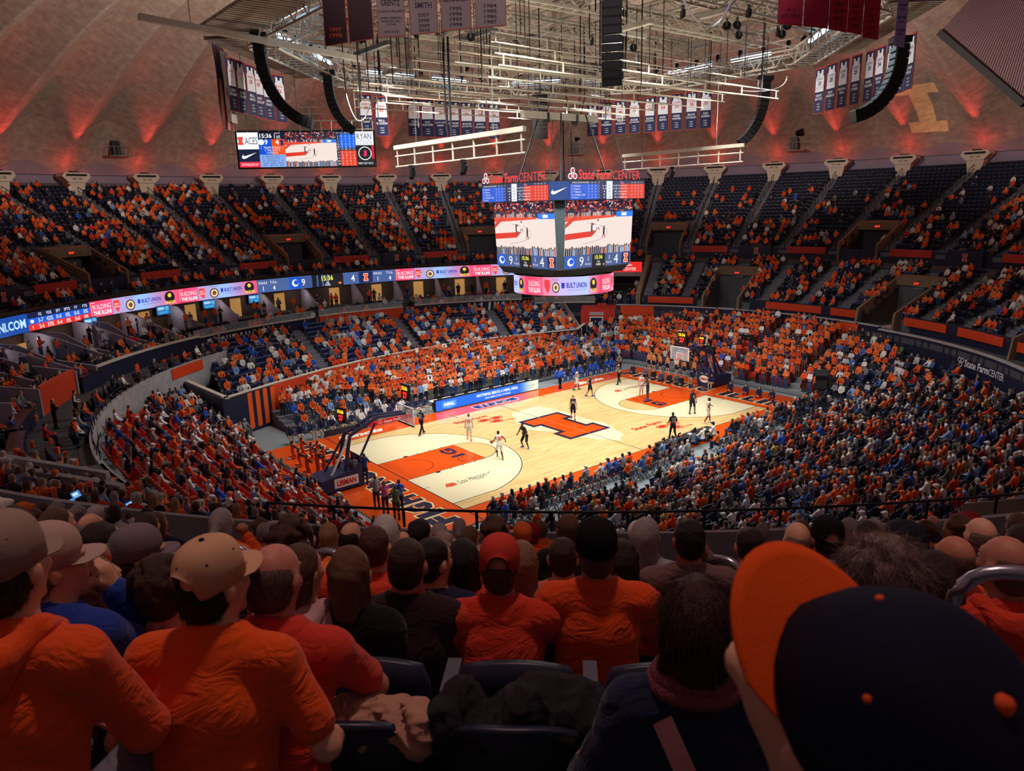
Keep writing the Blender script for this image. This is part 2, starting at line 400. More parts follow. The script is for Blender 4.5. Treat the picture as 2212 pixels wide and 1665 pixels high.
for a0 in np.arange(58, 150, 1.5): a, b = P(a0, 60.9, 18.2), P(a0 + 1.5, 60.9, 18.2); t = Vector((0, 0, 1.05)); m.bar(a, a + t, 0.05); m.bar(a + t, b + t, 0.06); m.bar(a + t * 0.5, b + t * 0.5, 0.04)
m.build('rim_rail', BLACK, rim)
for k in range(-10, 20):                                        # the triangular base facets between two buttresses
    a0, a1 = BUT0 + 7.5 * k, BUT0 + 7.5 * (k + 1); am = (a0 + a1) / 2
    for b0, b1 in ((a0, am), (am, a1)):
        pts = [P(b0, 61.3, 20.2), P(b1, 61.3, 20.2), P(am if True else b0, 62.4, 22.0)]
        mesh('base_facet', pts + [P((b0 + b1) / 2, 63.2, 20.2)], [(0, 1, 2), (0, 3, 1), (0, 2, 3), (1, 3, 2)], mat('facet_plaster', (130, 120, 132), 0.8, vary=0.1, scale=0.6), False, rim)

# ------------------------------------------------------------------ buttresses with cap, vent slot and section plate
def buttress():
    r = empty('buttress', label='', cat='buttress')
    m = MB()                                                    # local: -x looks to the middle of the hall
    m.prism([(-0.7, -0.62, -2.3), (-0.7, 0.62, -2.3), (-0.7, 0.95, -0.55), (-0.7, -0.95, -0.55)], (1.2, 0, 0)); m.build('shaft', CREAM, r)
    m = MB(); m.prism([(-0.9, -0.95, -0.6), (-0.9, 0.95, -0.6), (-0.9, 1.55, 0.02), (-0.9, 1.30, 0.42), (-0.9, -1.30, 0.42), (-0.9, -1.55, 0.02)], (1.5, 0, 0)); m.build('cap', CREAM, r)
    MB().box((-0.92, 0, 0.16), (0.06, 2.2, 0.22)).build('vent_slot', BLACKM, r)
    m = MB(); m.box((-0.45, 0, 0.50), (0.35, 0.9, 0.16)); m.build('uplight_housing', BLACK, r)
    return r
proto = buttress(); nb = 0
for k in range(-9, 18):
    a = BUT0 + 7.5 * k; o = proto if nb == 0 else copy_tree(proto); nb += 1
    o.location = P(a, 60.6, 19.95); o.rotation_euler = (0, 0, math.radians(a))
    # sections left and right of it, as the plate says
    n1 = 236 - k
    p = Print(); p.text('%d | %d' % (n1, n1 + 1), 0, 0, 0.26, (70, 66, 70), 1)
    p.build('section_lettering', PRT, plane_map((-0.91, 0, -0.26), (0, -1, 0), (0, 0, 1)), o)
    tag(o, 'cream buttress cap with red uplight, plate %d | %d, %s round the dome from the right' % (n1, n1 + 1, ordn(nb)), 'buttress', 'buttresses round the dome')

# ------------------------------------------------------------------ upper bowl (C): 21 rows, radius 42.8 to 61
C_R0, C_DR, C_Z0, C_DZ, C_N = 42.8, 0.87, 10.1, 0.405, 21
VOM = [0.5 + 30 * i for i in range(-3, 6)]
def in_vom(az, k): return any(abs((az - v + 180) % 360 - 180) < 2.35 + 0.10 * k and k < 6 for v in VOM)
def near_side(az): return -180 <= ((az + 180) % 360 - 180) < -97
def crow(k, near=False): return C_R0 + C_DR * k, (C_Z0 + 0.4 + 0.40 * k) if near else C_Z0 + C_DZ * k
upper = structure(empty('floor_upper_bowl'))
def terrace(a0, a1, k0=0):
    prof = []; ns = a1 < -96
    for k in range(k0, C_N):
        r, z = crow(k, ns); prof += [(r, crow(k - 1, ns)[1]), (r, z)]
    prof.append((crow(C_N)[0], crow(C_N - 1, ns)[1])); prof.append((crow(C_N)[0], C_Z0 - 1)); prof.append((prof[0][0], C_Z0 - 1))
    return MB().ring(prof, a0, a1, 1.25)
edges = sorted([(v - 2.6, v + 2.6) for v in VOM]); terrace(-180, -97).build('terrace', STEP, upper); cur = -97.0
edges = [e for e in edges if e[0] > -97]
for e0, e1 in edges + [(180, 183)]:
    terrace(cur, e0).build('terrace', STEP, upper)
    if e1 < 180: terrace(e0, e1, 6).build('terrace', STEP, upper)
    cur = e1
for v in VOM[1:]:                                               # vomitory portals with dark back wall and exit sign
    g = structure(empty('wall_vomitory'))
    for s in (-1, 1):
        a = v + s * 2.6; m = MB()
        pts = [P(a, 42.4, 9.0), P(a, 48.2, 9.0), P(a, 48.2, 13.1), P(a, 47.0, 12.9), P(a, 42.4, 10.9)]
        t = P(a + 90, 0.22 * s); m.prism(pts, (t.x, t.y, 0)); m.build('side_wall', TAN, g)
    MB().ring([(46.6, 12.15), (47.9, 12.15), (47.9, 13.1), (46.6, 12.95)], v - 2.6, v + 2.6, 0.8).build('lintel', TAN, g)
    MB().ring([(48.2, 9.0), (48.2, 12.5), (48.4, 12.5), (48.4, 9.0)], v - 2.6, v + 2.6, 0.8).build('portal_wall', NAVYM, g)
    MB().ring([(42.4, 8.9), (42.4, 9.0), (48.3, 9.0), (48.3, 8.9)], v - 2.6, v + 2.6, 0.8).build('portal_floor', CONCD, g)
    m = MB(); c = P(v, 48.1, 10.1)
    for s in (-0.55, 0.55): q = P(v + 90, s); m.box((c.x + q.x, c.y + q.y, 10.05), (0.08, 0.95, 2.1), math.radians(v))
    m.build('door_leaf', BLACK, g)
    p = Print(); p.rect(-0.32, -0.16, 0.32, 0.16, (40, 10, 10), 0); p.text('EXIT', 0, 0, 0.2, (255, 60, 40), 1, bold=0.02)
    o = P(v, 46.52, 12.52); ux = P(v - 90, 1)
    p.build('exit_sign', print_mat('exit_light', emit=2.0), plane_map(o, (ux.x, ux.y, 0), (0, 0, 1)), g)
aisles_c = [BUT0 + 7.5 * k for k in range(-25, 30)]
AIS = mat('aisle_concrete', (104, 106, 118), 0.8, vary=0.1)
def aisle_steps(az, n=C_N, name='aisle_stair'):
    m = MB()
    for k in range(n):
        r, z = crow(k, near_side(az))
        if in_vom(az, k): continue
        c = P(az, r + 0.22, z - 0.10); m.box(c, (0.44, 0.95, 0.62), math.radians(az))
        c = P(az, r - 0.12, z - 0.22); m.box(c, (0.30, 0.95, 0.40), math.radians(az))
    return m
for az in aisles_c:
    if -180 < az < 160: structure(aisle_steps(az).build('floor_aisle_stair', AIS, None))
    if -60 < az < 155:
        m = MB()
        for k in range(0, C_N - 1, 3):
            if in_vom(az, k): continue
            (ra, za), (rb_, zb) = crow(k), crow(k + 2); a, b = P(az, ra + 0.3, za), P(az, rb_ + 0.3, zb); t = Vector((0, 0, 0.95)); m.bar(a, a + t, 0.05); m.bar(b, b + t, 0.05); m.bar(a + t, b + t, 0.06); m.bar(a + t * 0.55, b + t * 0.55, 0.04)
        structure(m.build('trim_aisle_rail', BLACK))
# front walls of the upper bowl: orange fascias, navy panels with the letter
cf = structure(empty('wall_upper_front'))
def seg(prof, spans, name, m, root, da=1.2):
    for a0, a1 in spans: MB().ring(prof, a0, a1, da).build(name, m, root)
MB().ring([(42.55, 8.9), (42.75, 8.9), (42.75, 10.3), (42.55, 10.3)], -95, 152, 1.5).build('front_wall', NAVYM, cf)
WALK = MB().ring([(38.6, 8.6), (38.6, 9.05), (42.75, 9.05), (42.75, 8.6)], -180, 31.5, 1.5).ring([(40.45, 8.6), (40.45, 8.8), (41.5, 8.8), (41.5, 9.05), (42.75, 9.05), (42.75, 8.6)], 31.5, 180, 1.5)
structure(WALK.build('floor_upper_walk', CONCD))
for v in VOM:
    for d in (7.5, -7.5):
        if -95 < v + d < 150:
            MB().ring([(42.38, 9.72), (42.54, 9.72), (42.54, 10.45), (42.38, 10.45)], v + d - 2.9, v + d + 2.9, 1.0).build('orange_fascia', ORANGED, cf)
    n = v + 15
    if -95 < n < 150:
        MB().ring([(42.2, 9.1), (42.54, 9.1), (42.54, 10.6), (42.2, 10.6)], n - 2.3, n + 2.3, 1.0).build('navy_box', NAVYM, cf)
        p = Print(); block_i(p, 0, 0, 0.62, (225, 70, 60), (240, 230, 230), 1)
        ux = P(n - 90, 1); p.build('letter_logo', PRT, plane_map(P(n, 42.17, 9.95), (ux.x, ux.y, 0), (0, 0, 1)), cf)

# ------------------------------------------------------------------ ribbon board under the upper bowl
rb = empty('ribbon_board', label='long curved LED ribbon board with scores and red adverts under the upper seats', cat='display board')
RR, Z0, Z1 = 40.3, 7.36, 8.72
MB().ring([(RR + 0.02, Z0 - 0.1), (RR + 0.5, Z0 - 0.1), (RR + 0.5, Z1 + 0.08), (RR + 0.02, Z1 + 0.08)], 52, 156, 1.0).build('cabinet', BLACKM, rb)
p = Print(); H = Z1 - Z0; zm = (Z0 + Z1) / 2; cv = 180 / PI / RR
def azpx(u, v): q = atr(u, v, RR); return -math.degrees(math.atan2(q[1], q[0]))
def rect_(x0, x1, y0, y1, c, lay=0, c2=None): p.rect(x0, Z0 + y0 * H, x1, Z0 + y1 * H, c, lay, max(2, int((x1 - x0) / 0.8)), c2)
def tx(t, x, y, h, c, w=None, lay=2, bold=0.01, al='c', shear=0.0): 
    V, F, sz = glyphs(t, bold, shear); ww = (w if w else sz[0] * h * H / sz[1] * cv * 0.9)
    p.text(t, x, Z0 + y * H, h * H, c, lay, ww, al, bold, shear)
xb = [azpx(0, 700), azpx(60, 693), azpx(194, 668), azpx(555, 618), azpx(640, 610), azpx(740, 603), azpx(854, 596), azpx(1068, 586)]
rect_(xb[0] - 9, xb[1], 0, 1, (10, 70, 160)); tx('FIGHTINGILLINI.COM', xb[1] - 0.4, 0.5, 0.5, (180, 225, 255), w=11.0, al='r', bold=0.03)
rect_(xb[1], xb[2], 0.68, 1, (14, 24, 60)); rect_(xb[1], xb[2], 0.34, 0.68, (20, 90, 215)); rect_(xb[1], xb[2], 0, 0.34, (225, 40, 40))
st = xb[2] - xb[1]
for i, (a, b, c) in enumerate((('FG', '3-7', '2-6'), ('FG%', '42%', '33%'), ('3PT', '0-0', '0-4'), ('3PT%', '0%', '0%'), ('FT', '0-0', '0-0'), ('FT%', '0%', '0%'))):
    x = xb[1] + st * (0.2 + 0.145 * i); tx(a, x, 0.84, 0.17, (220, 230, 255)); tx(b, x, 0.51, 0.24, WHITE); tx(c, x, 0.17, 0.24, WHITE)
p.disc(xb[1] + st * 0.06, Z0 + 0.51 * H, 0.28, WHITE, 2, 0.14); block_i(p, xb[1] + st * 0.06, Z0 + 0.17 * H, 0.2, (240, 240, 240), (20, 30, 80), 2)
def advert(x0, x1):
    w = x1 - x0; pk, bl = (250, 50, 90), (150, 190, 245)
    rect_(x0, x0 + w * 0.25, 0, 1, pk, 0, (225, 90, 140)); rect_(x0 + w * 0.25, x0 + w * 0.6, 0, 1, (190, 150, 200), 0, bl); rect_(x0 + w * 0.6, x1, 0, 1, bl, 0, (240, 80, 120))
    tx('BUILDING', x0 + w * 0.13, 0.62, 0.3, WHITE, w=w * 0.2, bold=0.0); tx('THE ILLINI', x0 + w * 0.13, 0.26, 0.26, WHITE, w=w * 0.2, bold=0.04)
    p.line([(x0 + w * 0.015, Z0 + 0.1 * H), (x0 + w * 0.015, Z0 + 0.9 * H), (x0 + w * 0.06, Z0 + 0.9 * H)], 0.05, WHITE, 1)
    sx = x0 + w * 0.30; p.poly([(sx - 0.5, Z0 + 0.85 * H), (sx + 0.4, Z0 + 0.85 * H), (sx + 0.55, Z0 + 0.5 * H), (sx + 0.1, Z0 + 0.08 * H), (sx - 0.55, Z0 + 0.5 * H)], (235, 60, 60), 1)
    tx('BUILT', sx, 0.62, 0.12, WHITE); tx('UNION', sx, 0.45, 0.12, WHITE)
    cx = x0 + w * 0.45; tx('NEW LOCAL NO', cx, 0.9, 0.07, (60, 60, 120)); p.disc(cx, Z0 + 0.42 * H, 0.75, (90, 80, 90), 1, 0.5); p.disc(cx, Z0 + 0.42 * H, 0.55, (240, 210, 150), 2, 0.37); p.disc(cx, Z0 + 0.42 * H, 0.33, (120, 70, 60), 3, 0.22)
    p.rect(x0 + w * 0.535, Z0 + 0.42 * H, x0 + w * 0.565, Z0 + 0.7 * H, (40, 60, 180), 1)
    tx('BUILT UNION', x0 + w * 0.69, 0.55, 0.28, (40, 50, 170), w=w * 0.22, bold=0.03); tx('BUILDING THE FUTURE TOGETHER', x0 + w * 0.69, 0.3, 0.06, (60, 60, 160), w=w * 0.2)
    dx = x0 + w * 0.9; p.disc(dx, Z0 + 0.55 * H, 0.8, (20, 20, 20), 1, 0.55); p.disc(dx, Z0 + 0.68 * H, 0.3, (240, 200, 60), 2, 0.2); tx('UNION', dx, 0.2, 0.22, (240, 210, 60), bold=0.03)
xm = azpx(385, 640); advert(xb[2], xm); advert(xm, xb[3])
rect_(xb[3], xb[6], 0, 1, (70, 95, 150), 0)
rect_(xb[4] + 0.9, xb[5] - 2.0, 0.03, 0.97, (60, 84, 140), 1)
tx('FOULS', xb[3] + 1.0, 0.74, 0.2, WHITE); tx('1', xb[3] + 1.0, 0.3, 0.36, WHITE); tx('T.O.L.', xb[3] + 2.8, 0.74, 0.2, WHITE); tx('4', xb[3] + 2.8, 0.3, 0.36, WHITE)
rect_(xb[4] - 1.2, xb[4] + 0.8, 0.04, 0.96, (20, 80, 200), 1); p.disc(xb[4] - 0.2, zm, 0.55, WHITE, 2, 0.4); p.disc(xb[4] - 0.05, zm + 0.05, 0.38, (20, 80, 200), 3, 0.26)
tx('9', azpx(655, 607), 0.5, 0.55, WHITE); xc = azpx(707, 603); rect_(xc - 2.7, xc + 2.7, 0, 1, (24, 24, 30), 1)
tx('15:36', xc, 0.68, 0.42, (235, 240, 90), bold=0.02); tx('1st', xc, 0.32, 0.18, WHITE); tx('POSS', xc, 0.12, 0.17, WHITE); p.disc(xc + 2.1, Z0 + 0.2 * H, 0.25, (250, 120, 40), 2, 0.13)
tx('4', azpx(762, 600), 0.5, 0.55, WHITE); xi = azpx(790, 598); rect_(xi - 1.2, xi + 1.2, 0.03, 0.97, (24, 36, 90), 1); block_i(p, xi, zm, 0.8, (240, 90, 30), WHITE, 2, wf=0.9)
tx('FOULS', azpx(816, 597), 0.76, 0.2, WHITE); tx('1', azpx(816, 597), 0.3, 0.36, WHITE); tx('T.O.L.', azpx(842, 596), 0.76, 0.2, WHITE); tx('4', azpx(842, 596), 0.3, 0.36, WHITE)
xm = azpx(1020, 590); advert(xb[6], xm); advert(xm, xm + (xm - xb[6]))
p.build('led_picture', SCR, ring_map(RR), rb)
# ------------------------------------------------------------------ lower bowl: rows at even steps outward from the arena floor's rounded edge
HX, HY, RC = 19.6, 12.7, 2.0
RO = 29.4
def base_curve():
    """points and outward normals round the arena floor, anticlockwise from (HX, 0)"""
    pts = []
    def arc(cx, cy, a0, a1, n=9):
        for i in range(n):
            a = math.radians(a0 + (a1 - a0) * i / (n - 1)); pts.append((cx + RC * math.cos(a), cy + RC * math.sin(a), math.cos(a), math.sin(a)))
    def line(x0, y0, x1, y1, nx, ny, n):
        for i in range(1, n): t = i / n; pts.append((x0 + (x1 - x0) * t, y0 + (y1 - y0) * t, nx, ny))
    line(HX, 0, HX, HY - RC, 1, 0, 10); arc(HX - RC, HY - RC, 0, 90); line(HX - RC, HY, -HX + RC, HY, 0, 1, 30); arc(-HX + RC, HY - RC, 90, 180)
    line(-HX, HY - RC, -HX, -HY + RC, -1, 0, 20); arc(-HX + RC, -HY + RC, 180, 270); line(-HX + RC, -HY, HX - RC, -HY, 0, -1, 30); arc(HX - RC, -HY + RC, 270, 360); line(HX, -HY + RC, HX, 0, 1, 0, 10)
    return np.array(pts)
BC = base_curve()
def depth_to(p, R=RO):
    b = p[0] * p[2] + p[1] * p[3]; c = p[0] ** 2 + p[1] ** 2 - R * R
    return -b + math.sqrt(b * b - c)
DEP = np.array([depth_to(q) for q in BC]); A_DR = 0.88
def a_z(d, D, nx=0.0): return 0.25 + d * min(0.40, (3.7 if abs(nx) > 0.7 else 2.6) / max(D, 8.5))
lower = structure(empty('floor_lower_bowl'))
def in_far(q): return q[3] > 0.95                                # the far touchline has its own stand
def a_rows():
    m = MB(); n = len(BC)
    for i in range(n):
        j = (i + 1) % n
        if in_far(BC[i]) or in_far(BC[j]): continue
        K = int(max(DEP[i], DEP[j]) / A_DR) + 1; V = []; F = []
        for k in range(K):
            for (q, D) in ((BC[i], DEP[i]), (BC[j], DEP[j])):
                d0, d1 = min(k * A_DR, D), min((k + 1) * A_DR, D); z = a_z(k * A_DR, D, q[2]); zp = a_z((k - 1) * A_DR, D, q[2]) if k else 0
                V += [(q[0] + q[2] * d0, q[1] + q[3] * d0, zp), (q[0] + q[2] * d0, q[1] + q[3] * d0, z), (q[0] + q[2] * d1, q[1] + q[3] * d1, z)]
            b = 6 * k; F += [(b, b + 3, b + 4, b + 1), (b + 1, b + 4, b + 5, b + 2)]
        m.add(V, F)
    return m
a_rows().build('terrace', mat('lower_terrace', (120, 124, 130), 0.8, vary=0.1), lower)
structure(MB().box((0, 0, -0.16), (66, 66, 0.2)).build('floor_arena', mat('arena_floor', (128, 138, 142), 0.55, vary=0.08, scale=0.7)))
# outer wall of the lower bowl where it meets the upper terraces
OW = structure(empty('wall_lower_bowl'))
def wall_ring(r, z0, z1, spans, m, root, name, th=0.2, da=1.2): seg([(r, z0), (r, z1), (r + th, z1), (r + th, z0)], spans, name, m, root, da)
wall_ring(29.6, 0, 4.65, [(-72, -18)], NAVYM, OW, 'navy_wall')
wall_ring(29.6, 0, 4.9, [(-18, 36)], NAVYM, OW, 'navy_wall')
wall_ring(29.45, 0.2, 2.6, [(-72, -38)], ORANGEM, OW, 'orange_wall', 0.12)
wall_ring(29.5, 4.6, 4.72, [(-72, -18)], CONC, OW, 'wall_coping', 0.3); wall_ring(29.5, 4.85, 4.93, [(-18, 36)], CONC, OW, 'wall_coping', 0.4)
wall_ring(29.45, 3.0, 4.8, [(-14, -10), (28, 35)], ORANGEM, OW, 'orange_wall', 0.12)
p = Print(); c0 = -40.5
p.text('State Farm', -(c0 + 1.4), 3.65, 0.55, WHITE, 1, 5.4, 'c', 0.02); p.text('CENTER', -(c0 - 3.2), 3.6, 0.5, WHITE, 1, 3.6)
for dx, dy in ((-0.34, 0.14), (0.34, 0.14), (0, -0.2)): p.ringed(-(c0 + 4.9) + dx, 3.65 + dy, 0.33, 0.1, WHITE, 1, 14, 0.19)
p.build('sign_lettering', PRT, ring_map(29.58), OW)
B0, B1 = 31.9, 38.7
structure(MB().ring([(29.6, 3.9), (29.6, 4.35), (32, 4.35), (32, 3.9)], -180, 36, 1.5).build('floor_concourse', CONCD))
# ------------------------------------------------------------------ middle bowl (B) on the right and near side
B_N, B_DR, B_Z0, B_DZ = 9, 0.78, 5.35, 0.40
def brow(k): return 31.9 + B_DR * k, B_Z0 + B_DZ * k
BV = [15.5 + 30 * i for i in range(-4, 1)]
def in_bvom(az, k): return any(abs(az - v) < 3.0 + 0.1 * k and k < 6 for v in BV)
mid = structure(empty('floor_middle_bowl'))
def bterr(a0, a1, k0=0):
    prof = []
    for k in range(k0, B_N): r, z = brow(k); prof += [(r, z - B_DZ), (r, z)]
    prof += [(38.95, brow(B_N - 1)[1]), (38.95, 4.0), (prof[0][0], 4.0)]
    return MB().ring(prof, a0, a1, 1.25)
cur = -180
for v in BV + [99]:
    e0, e1 = (v - 3.3, v + 3.3) if v < 90 else (31, 31)
    bterr(cur, e0).build('terrace', STEP, mid)
    if v < 90: bterr(e0, e1, 6).build('terrace', STEP, mid)
    cur = e1
for v in BV:
    g = structure(empty('wall_vomitory'))
    for s in (-1, 1):
        a = v + s * 3.3; t = P(a + 90, 0.22 * s)
        MB().prism([P(a, 31.0, 4.3), P(a, 37.4, 4.3), P(a, 37.4, 8.6), P(a, 36.6, 8.5), P(a, 31.2, 5.9)], (t.x, t.y, 0)).build('side_wall', TAN, g)
    MB().ring([(36.1, 7.7), (37.2, 7.7), (37.2, 8.6), (36.1, 8.4)], v - 3.3, v + 3.3, 0.8).build('lintel', TAN, g)
    MB().ring([(37.3, 4.3), (37.3, 8.0), (37.5, 8.0), (37.5, 4.3)], v - 3.3, v + 3.3, 0.8).build('portal_wall', CONCD, g)
    p = Print(); p.rect(-0.28, -0.14, 0.28, 0.14, (40, 10, 10), 0); p.text('EXIT', 0, 0, 0.18, (255, 60, 40), 1, bold=0.02)
    o = P(v, 36.05, 7.95); ux = P(v - 90, 1); p.build('exit_sign', MATS['exit_light'], plane_map(o, (ux.x, ux.y, 0), (0, 0, 1)), g)
bf = structure(empty('wall_middle_front'))
for a0, a1 in ((-180, -20.5), (-11.5, 10), (20.5, 31)): MB().ring([(31.6, 4.3), (31.8, 4.3), (31.8, 5.7), (31.6, 5.7)], a0, a1, 1.3).build('front_wall', NAVYM, bf)
for a0, a1 in ((21, 30), (-3.8, 6.8), (-10.6, -5.6), (-27.4, -19.4), (-38.4, -29.6), (-50, -41)): MB().ring([(31.45, 4.95), (31.58, 4.95), (31.58, 5.62), (31.45, 5.62)], a0, a1, 1.0).build('orange_fascia', ORANGEM, bf)
for az in [BUT0 + 7.5 * k + 3.75 for k in range(-14, 4)]:
    m = MB()
    for k in range(B_N):
        if in_bvom(az, k): continue
        r, z = brow(k); c = P(az, r + 0.2, z - 0.08); m.box(c, (0.4, 1.0, 0.56), math.radians(az)); c = P(az, r - 0.12, z - 0.2); m.box(c, (0.28, 1.0, 0.36), math.radians(az))
    structure(m.build('floor_aisle_stair', AIS))
# end wall that closes the middle bowl beside the suites
MB().prism([P(31.6, 31.6, 4.0), P(31.6, 39.0, 4.0), P(31.6, 39.0, 9.6), P(31.6, 38.4, 9.6), P(31.6, 31.6, 5.9)], P(121.6, 0.5)).build('end_wall', TAN, bf)
# near rim parapet with a rail (front edge of the upper bowl as the camera sees it)
nr = structure(empty('wall_parapet'))
MB().ring([(39.1, 8.6), (39.1, 9.85), (39.4, 9.95), (39.4, 8.6)], -180, -90, 1.2).build('parapet', CONC, nr)
def rail_ring(r, z, a0, a1, root=None, n_mid=0, h=0.5, name='hand_rail', m=BLACK, step=2.2, rad=0.025):
    mm = MB(); n = max(2, int(abs(a1 - a0) / 1.0)); pts = [P(a0 + (a1 - a0) * i / n, r, z + h) for i in range(n + 1)]
    mm.tube(pts, rad, 6)
    for i in range(0, n + 1, max(1, int(step))): q = pts[i]; mm.bar((q.x, q.y, z), q, rad * 1.6, 4)
    for j in range(n_mid): mm.tube([Vector((q.x, q.y, z + h * (j + 1) / (n_mid + 1))) for q in pts], rad * 0.6, 4)
    return mm.build(name, m, root)
rail_ring(39.25, 9.95, -141, -100, nr, 0, 0.35)

# ------------------------------------------------------------------ far touchline: student rows, wall with lettering, blue seats, club front
WALLP = [(-20.4, 27.5), (-19.5, 13.9), (-15.3, 15.8), (-10.4, 17.7), (-5.3, 19.0), (0, 19.6), (4.9, 19.6), (10.1, 18.9), (14, 17.9), (17.6, 16.8), (21.0, 19.0)]
kw = structure(empty('wall_student_section'))
def poly_wall(pts, z0, z1, th, name, m, root):
    mm = MB()
    for a, b in zip(pts[:-1], pts[1:]):
        a, b = Vector((*a, 0)), Vector((*b, 0)); d = (b - a).normalized(); n = Vector((-d.y, d.x, 0)) * th
        mm.prism([(a.x, a.y, z0), (b.x, b.y, z0), (b.x, b.y, z1), (a.x, a.y, z1)], n)
    return mm.build(name, m, root)
poly_wall(WALLP[:2], 0, 3.0, -0.2, 'navy_wall', NAVYM, kw); poly_wall(WALLP[1:3], 0, 3.0, 0.2, 'navy_wall', NAVYM, kw)
poly_wall(WALLP[2:9], 0, 3.0, 0.2, 'orange_wall', ORANGEM, kw); poly_wall(WALLP[8:], 0, 3.0, 0.2, 'navy_wall', NAVYM, kw)
poly_wall(WALLP, 2.95, 3.05, 0.35, 'wall_coping', CREAM, kw)
def wall_coord(pts):
    P2 = np.array(pts, float); L = np.linalg.norm(np.diff(P2, axis=0), axis=1); S = np.concatenate([[0], np.cumsum(L)])
    def fn(a, b, l):
        a = np.asarray(a); i = np.clip(np.searchsorted(S, a) - 1, 0, len(L) - 1); t = (a - S[i]) / L[i]; q = P2[i] + (P2[i + 1] - P2[i]) * t[:, None]
        d = (P2[i + 1] - P2[i]) / L[i][:, None]; n = np.stack([d[:, 1], -d[:, 0]], -1)
        return np.concatenate([q + n * (0.012 + np.asarray(l)[:, None] * 0.008), np.asarray(b)[:, None]], 1)
    return fn, S
fnw, SW = wall_coord(WALLP); p = Print()
a = SW[1]
for i in range(4): x = a + 2.0 + i * 0.75; p.poly([(x, 0.2), (x + 0.42, 0.2), (x + 0.42, 2.9), (x, 2.9)], (230, 92, 24), 1)
def wtext(t, s0, s1, z, h):
    n = len(t)
    for i, ch in enumerate(t): p.text(ch, s0 + (s1 - s0) * (i + 0.5) / n, z, h, WHITE, 1, (s1 - s0) / n * 0.82, 'c', 0.05, 0.25) if ch != ' ' else None
wtext('ORANGE', SW[2] + 3.3, SW[5] - 2.0, 2.2, 1.3); wtext('KRUSH', SW[5] + 1.0, SW[7] + 1.2, 2.2, 1.3)
for i in range(4): x = SW[8] + 0.6 + i * 0.75; p.poly([(x, 1.0), (x + 0.4, 1.0), (x + 0.75, 2.9), (x + 0.35, 2.9)], (222, 84, 30), 1)
p.build('wall_lettering', PRT, fnw, kw)
# student rows (standing crowd)
ST_Y0, ST_DR, ST_DZ = 11.6, 0.86, 0.20
def wall_y(x): return float(np.interp(x, [q[0] for q in WALLP[2:10]], [q[1] for q in WALLP[2:10]]))
srows = structure(empty('floor_student_rows'))
for k in range(9):
    y = ST_Y0 + k * ST_DR; xs = [x for x in np.arange(-15.5, 18.6, 0.5) if wall_y(x) > y + 0.4]
    if xs: MB().box(((xs[0] + xs[-1]) / 2, y + ST_DR / 2, (0.2 + k * ST_DZ) / 2), (xs[-1] - xs[0] + 0.5, ST_DR, 0.2 + k * ST_DZ)).build('step', STEP, srows)
# blue seat block behind the wall: curved rows between the wall and the club front
U_N = 11
def u_row(x, t):
    """from the wall (t = 0) to the club front (t = 1) along a fan of lines"""
    s = (x + 20.0) / 41.0; a = 119.0 + (47.0 - 119.0) * s
    xa = -19.0 + 37.5 * s; ya = wall_y(max(-15.3, min(17.5, xa))) + 0.3 if xa > -15.3 else float(np.interp(xa, [-19.5, -15.3], [14.2, 16.1])); q = P(a, 33.7)
    return Vector((xa + (q.x - xa) * t, ya + (q.y - ya) * t, 1.75 + 2.15 * t))
ub = structure(empty('floor_upper_student_rows'))
for k in range(U_N):
    V = []; F = []; xs = np.linspace(-20, 21, 42)
    for x in xs:
        a, b = u_row(x, k / U_N), u_row(x, (k + 1) / U_N); z = a.z
        V += [(a.x, a.y, z - 0.22), (a.x, a.y, z), (b.x, b.y, z)]
    for i in range(len(xs) - 1): F += [(3 * i, 3 * i + 3, 3 * i + 4, 3 * i + 1), (3 * i + 1, 3 * i + 4, 3 * i + 5, 3 * i + 2)]
    mesh('step', V, F, STEP, False, ub)
UA = [-9.5, 1.5, 12.5]
for x in UA:
    m = MB()
    for k in range(U_N * 2):
        a = u_row(x, (k + 0.5) / (U_N * 2)); n = (u_row(x, 1) - u_row(x, 0)); m.box((a.x, a.y, a.z - 0.1 + 0.06 * (k % 2)), (0.5, 1.1, 0.4), math.atan2(n.y, n.x))
    structure(m.build('floor_aisle_stair', AIS))
# club front with its lettering
cl = structure(empty('wall_club_front')); CR = 34.0
def club(a0, a1, z0, z1, orange, words, wa, hw):
    MB().ring([(CR, z0), (CR, z1), (CR + 0.25, z1), (CR + 0.25, z0)], a0, a1, 1.0).build('club_fascia', ORANGEM if orange else NAVYM, cl)
    MB().ring([(CR - 0.06, z1), (CR - 0.06, z1 + 0.09), (CR + 0.3, z1 + 0.09), (CR + 0.3, z1)], a0, a1, 1.0).build('coping', CREAM, cl)
    MB().ring([(CR + 0.1, z1 + 0.09), (CR + 0.1, z1 + 0.75), (CR + 0.12, z1 + 0.75), (CR + 0.12, z1 + 0.09)], a0, a1, 1.0).build('glass_panel', GLASS, cl)
    p = Print(); 
    if words:
        n = len(words); 
        for i, ch in enumerate(words): p.text(ch, -(wa[0] + (wa[1] - wa[0]) * (i + 0.5) / n), (z0 + z1) / 2, hw, WHITE, 1, abs(wa[1] - wa[0]) / n * (0.80 if ch != 'I' else 0.42), 'c', 0.045, 0.12)
    for e, s in ((a0, -1), (a1, 1)):
        for i in range(3):
            x = -(e - s * (0.5 + i * 0.6)) ; zz = z0 + 0.1; p.poly([(x - 0.18, zz), (x + 0.18, zz), (x + 0.42, z1 - 0.05), (x + 0.06, z1 - 0.05)], NAVY if orange else ORANGE, 1)
    p.build('club_lettering', PRT, ring_map(CR), cl)
club(119.6, 96.3, 3.5, 4.95, False, 'FIGHTING', (117.5, 107.5), 0.95)
club(95.2, 78.8, 3.7, 5.0, True, None, None, 0)
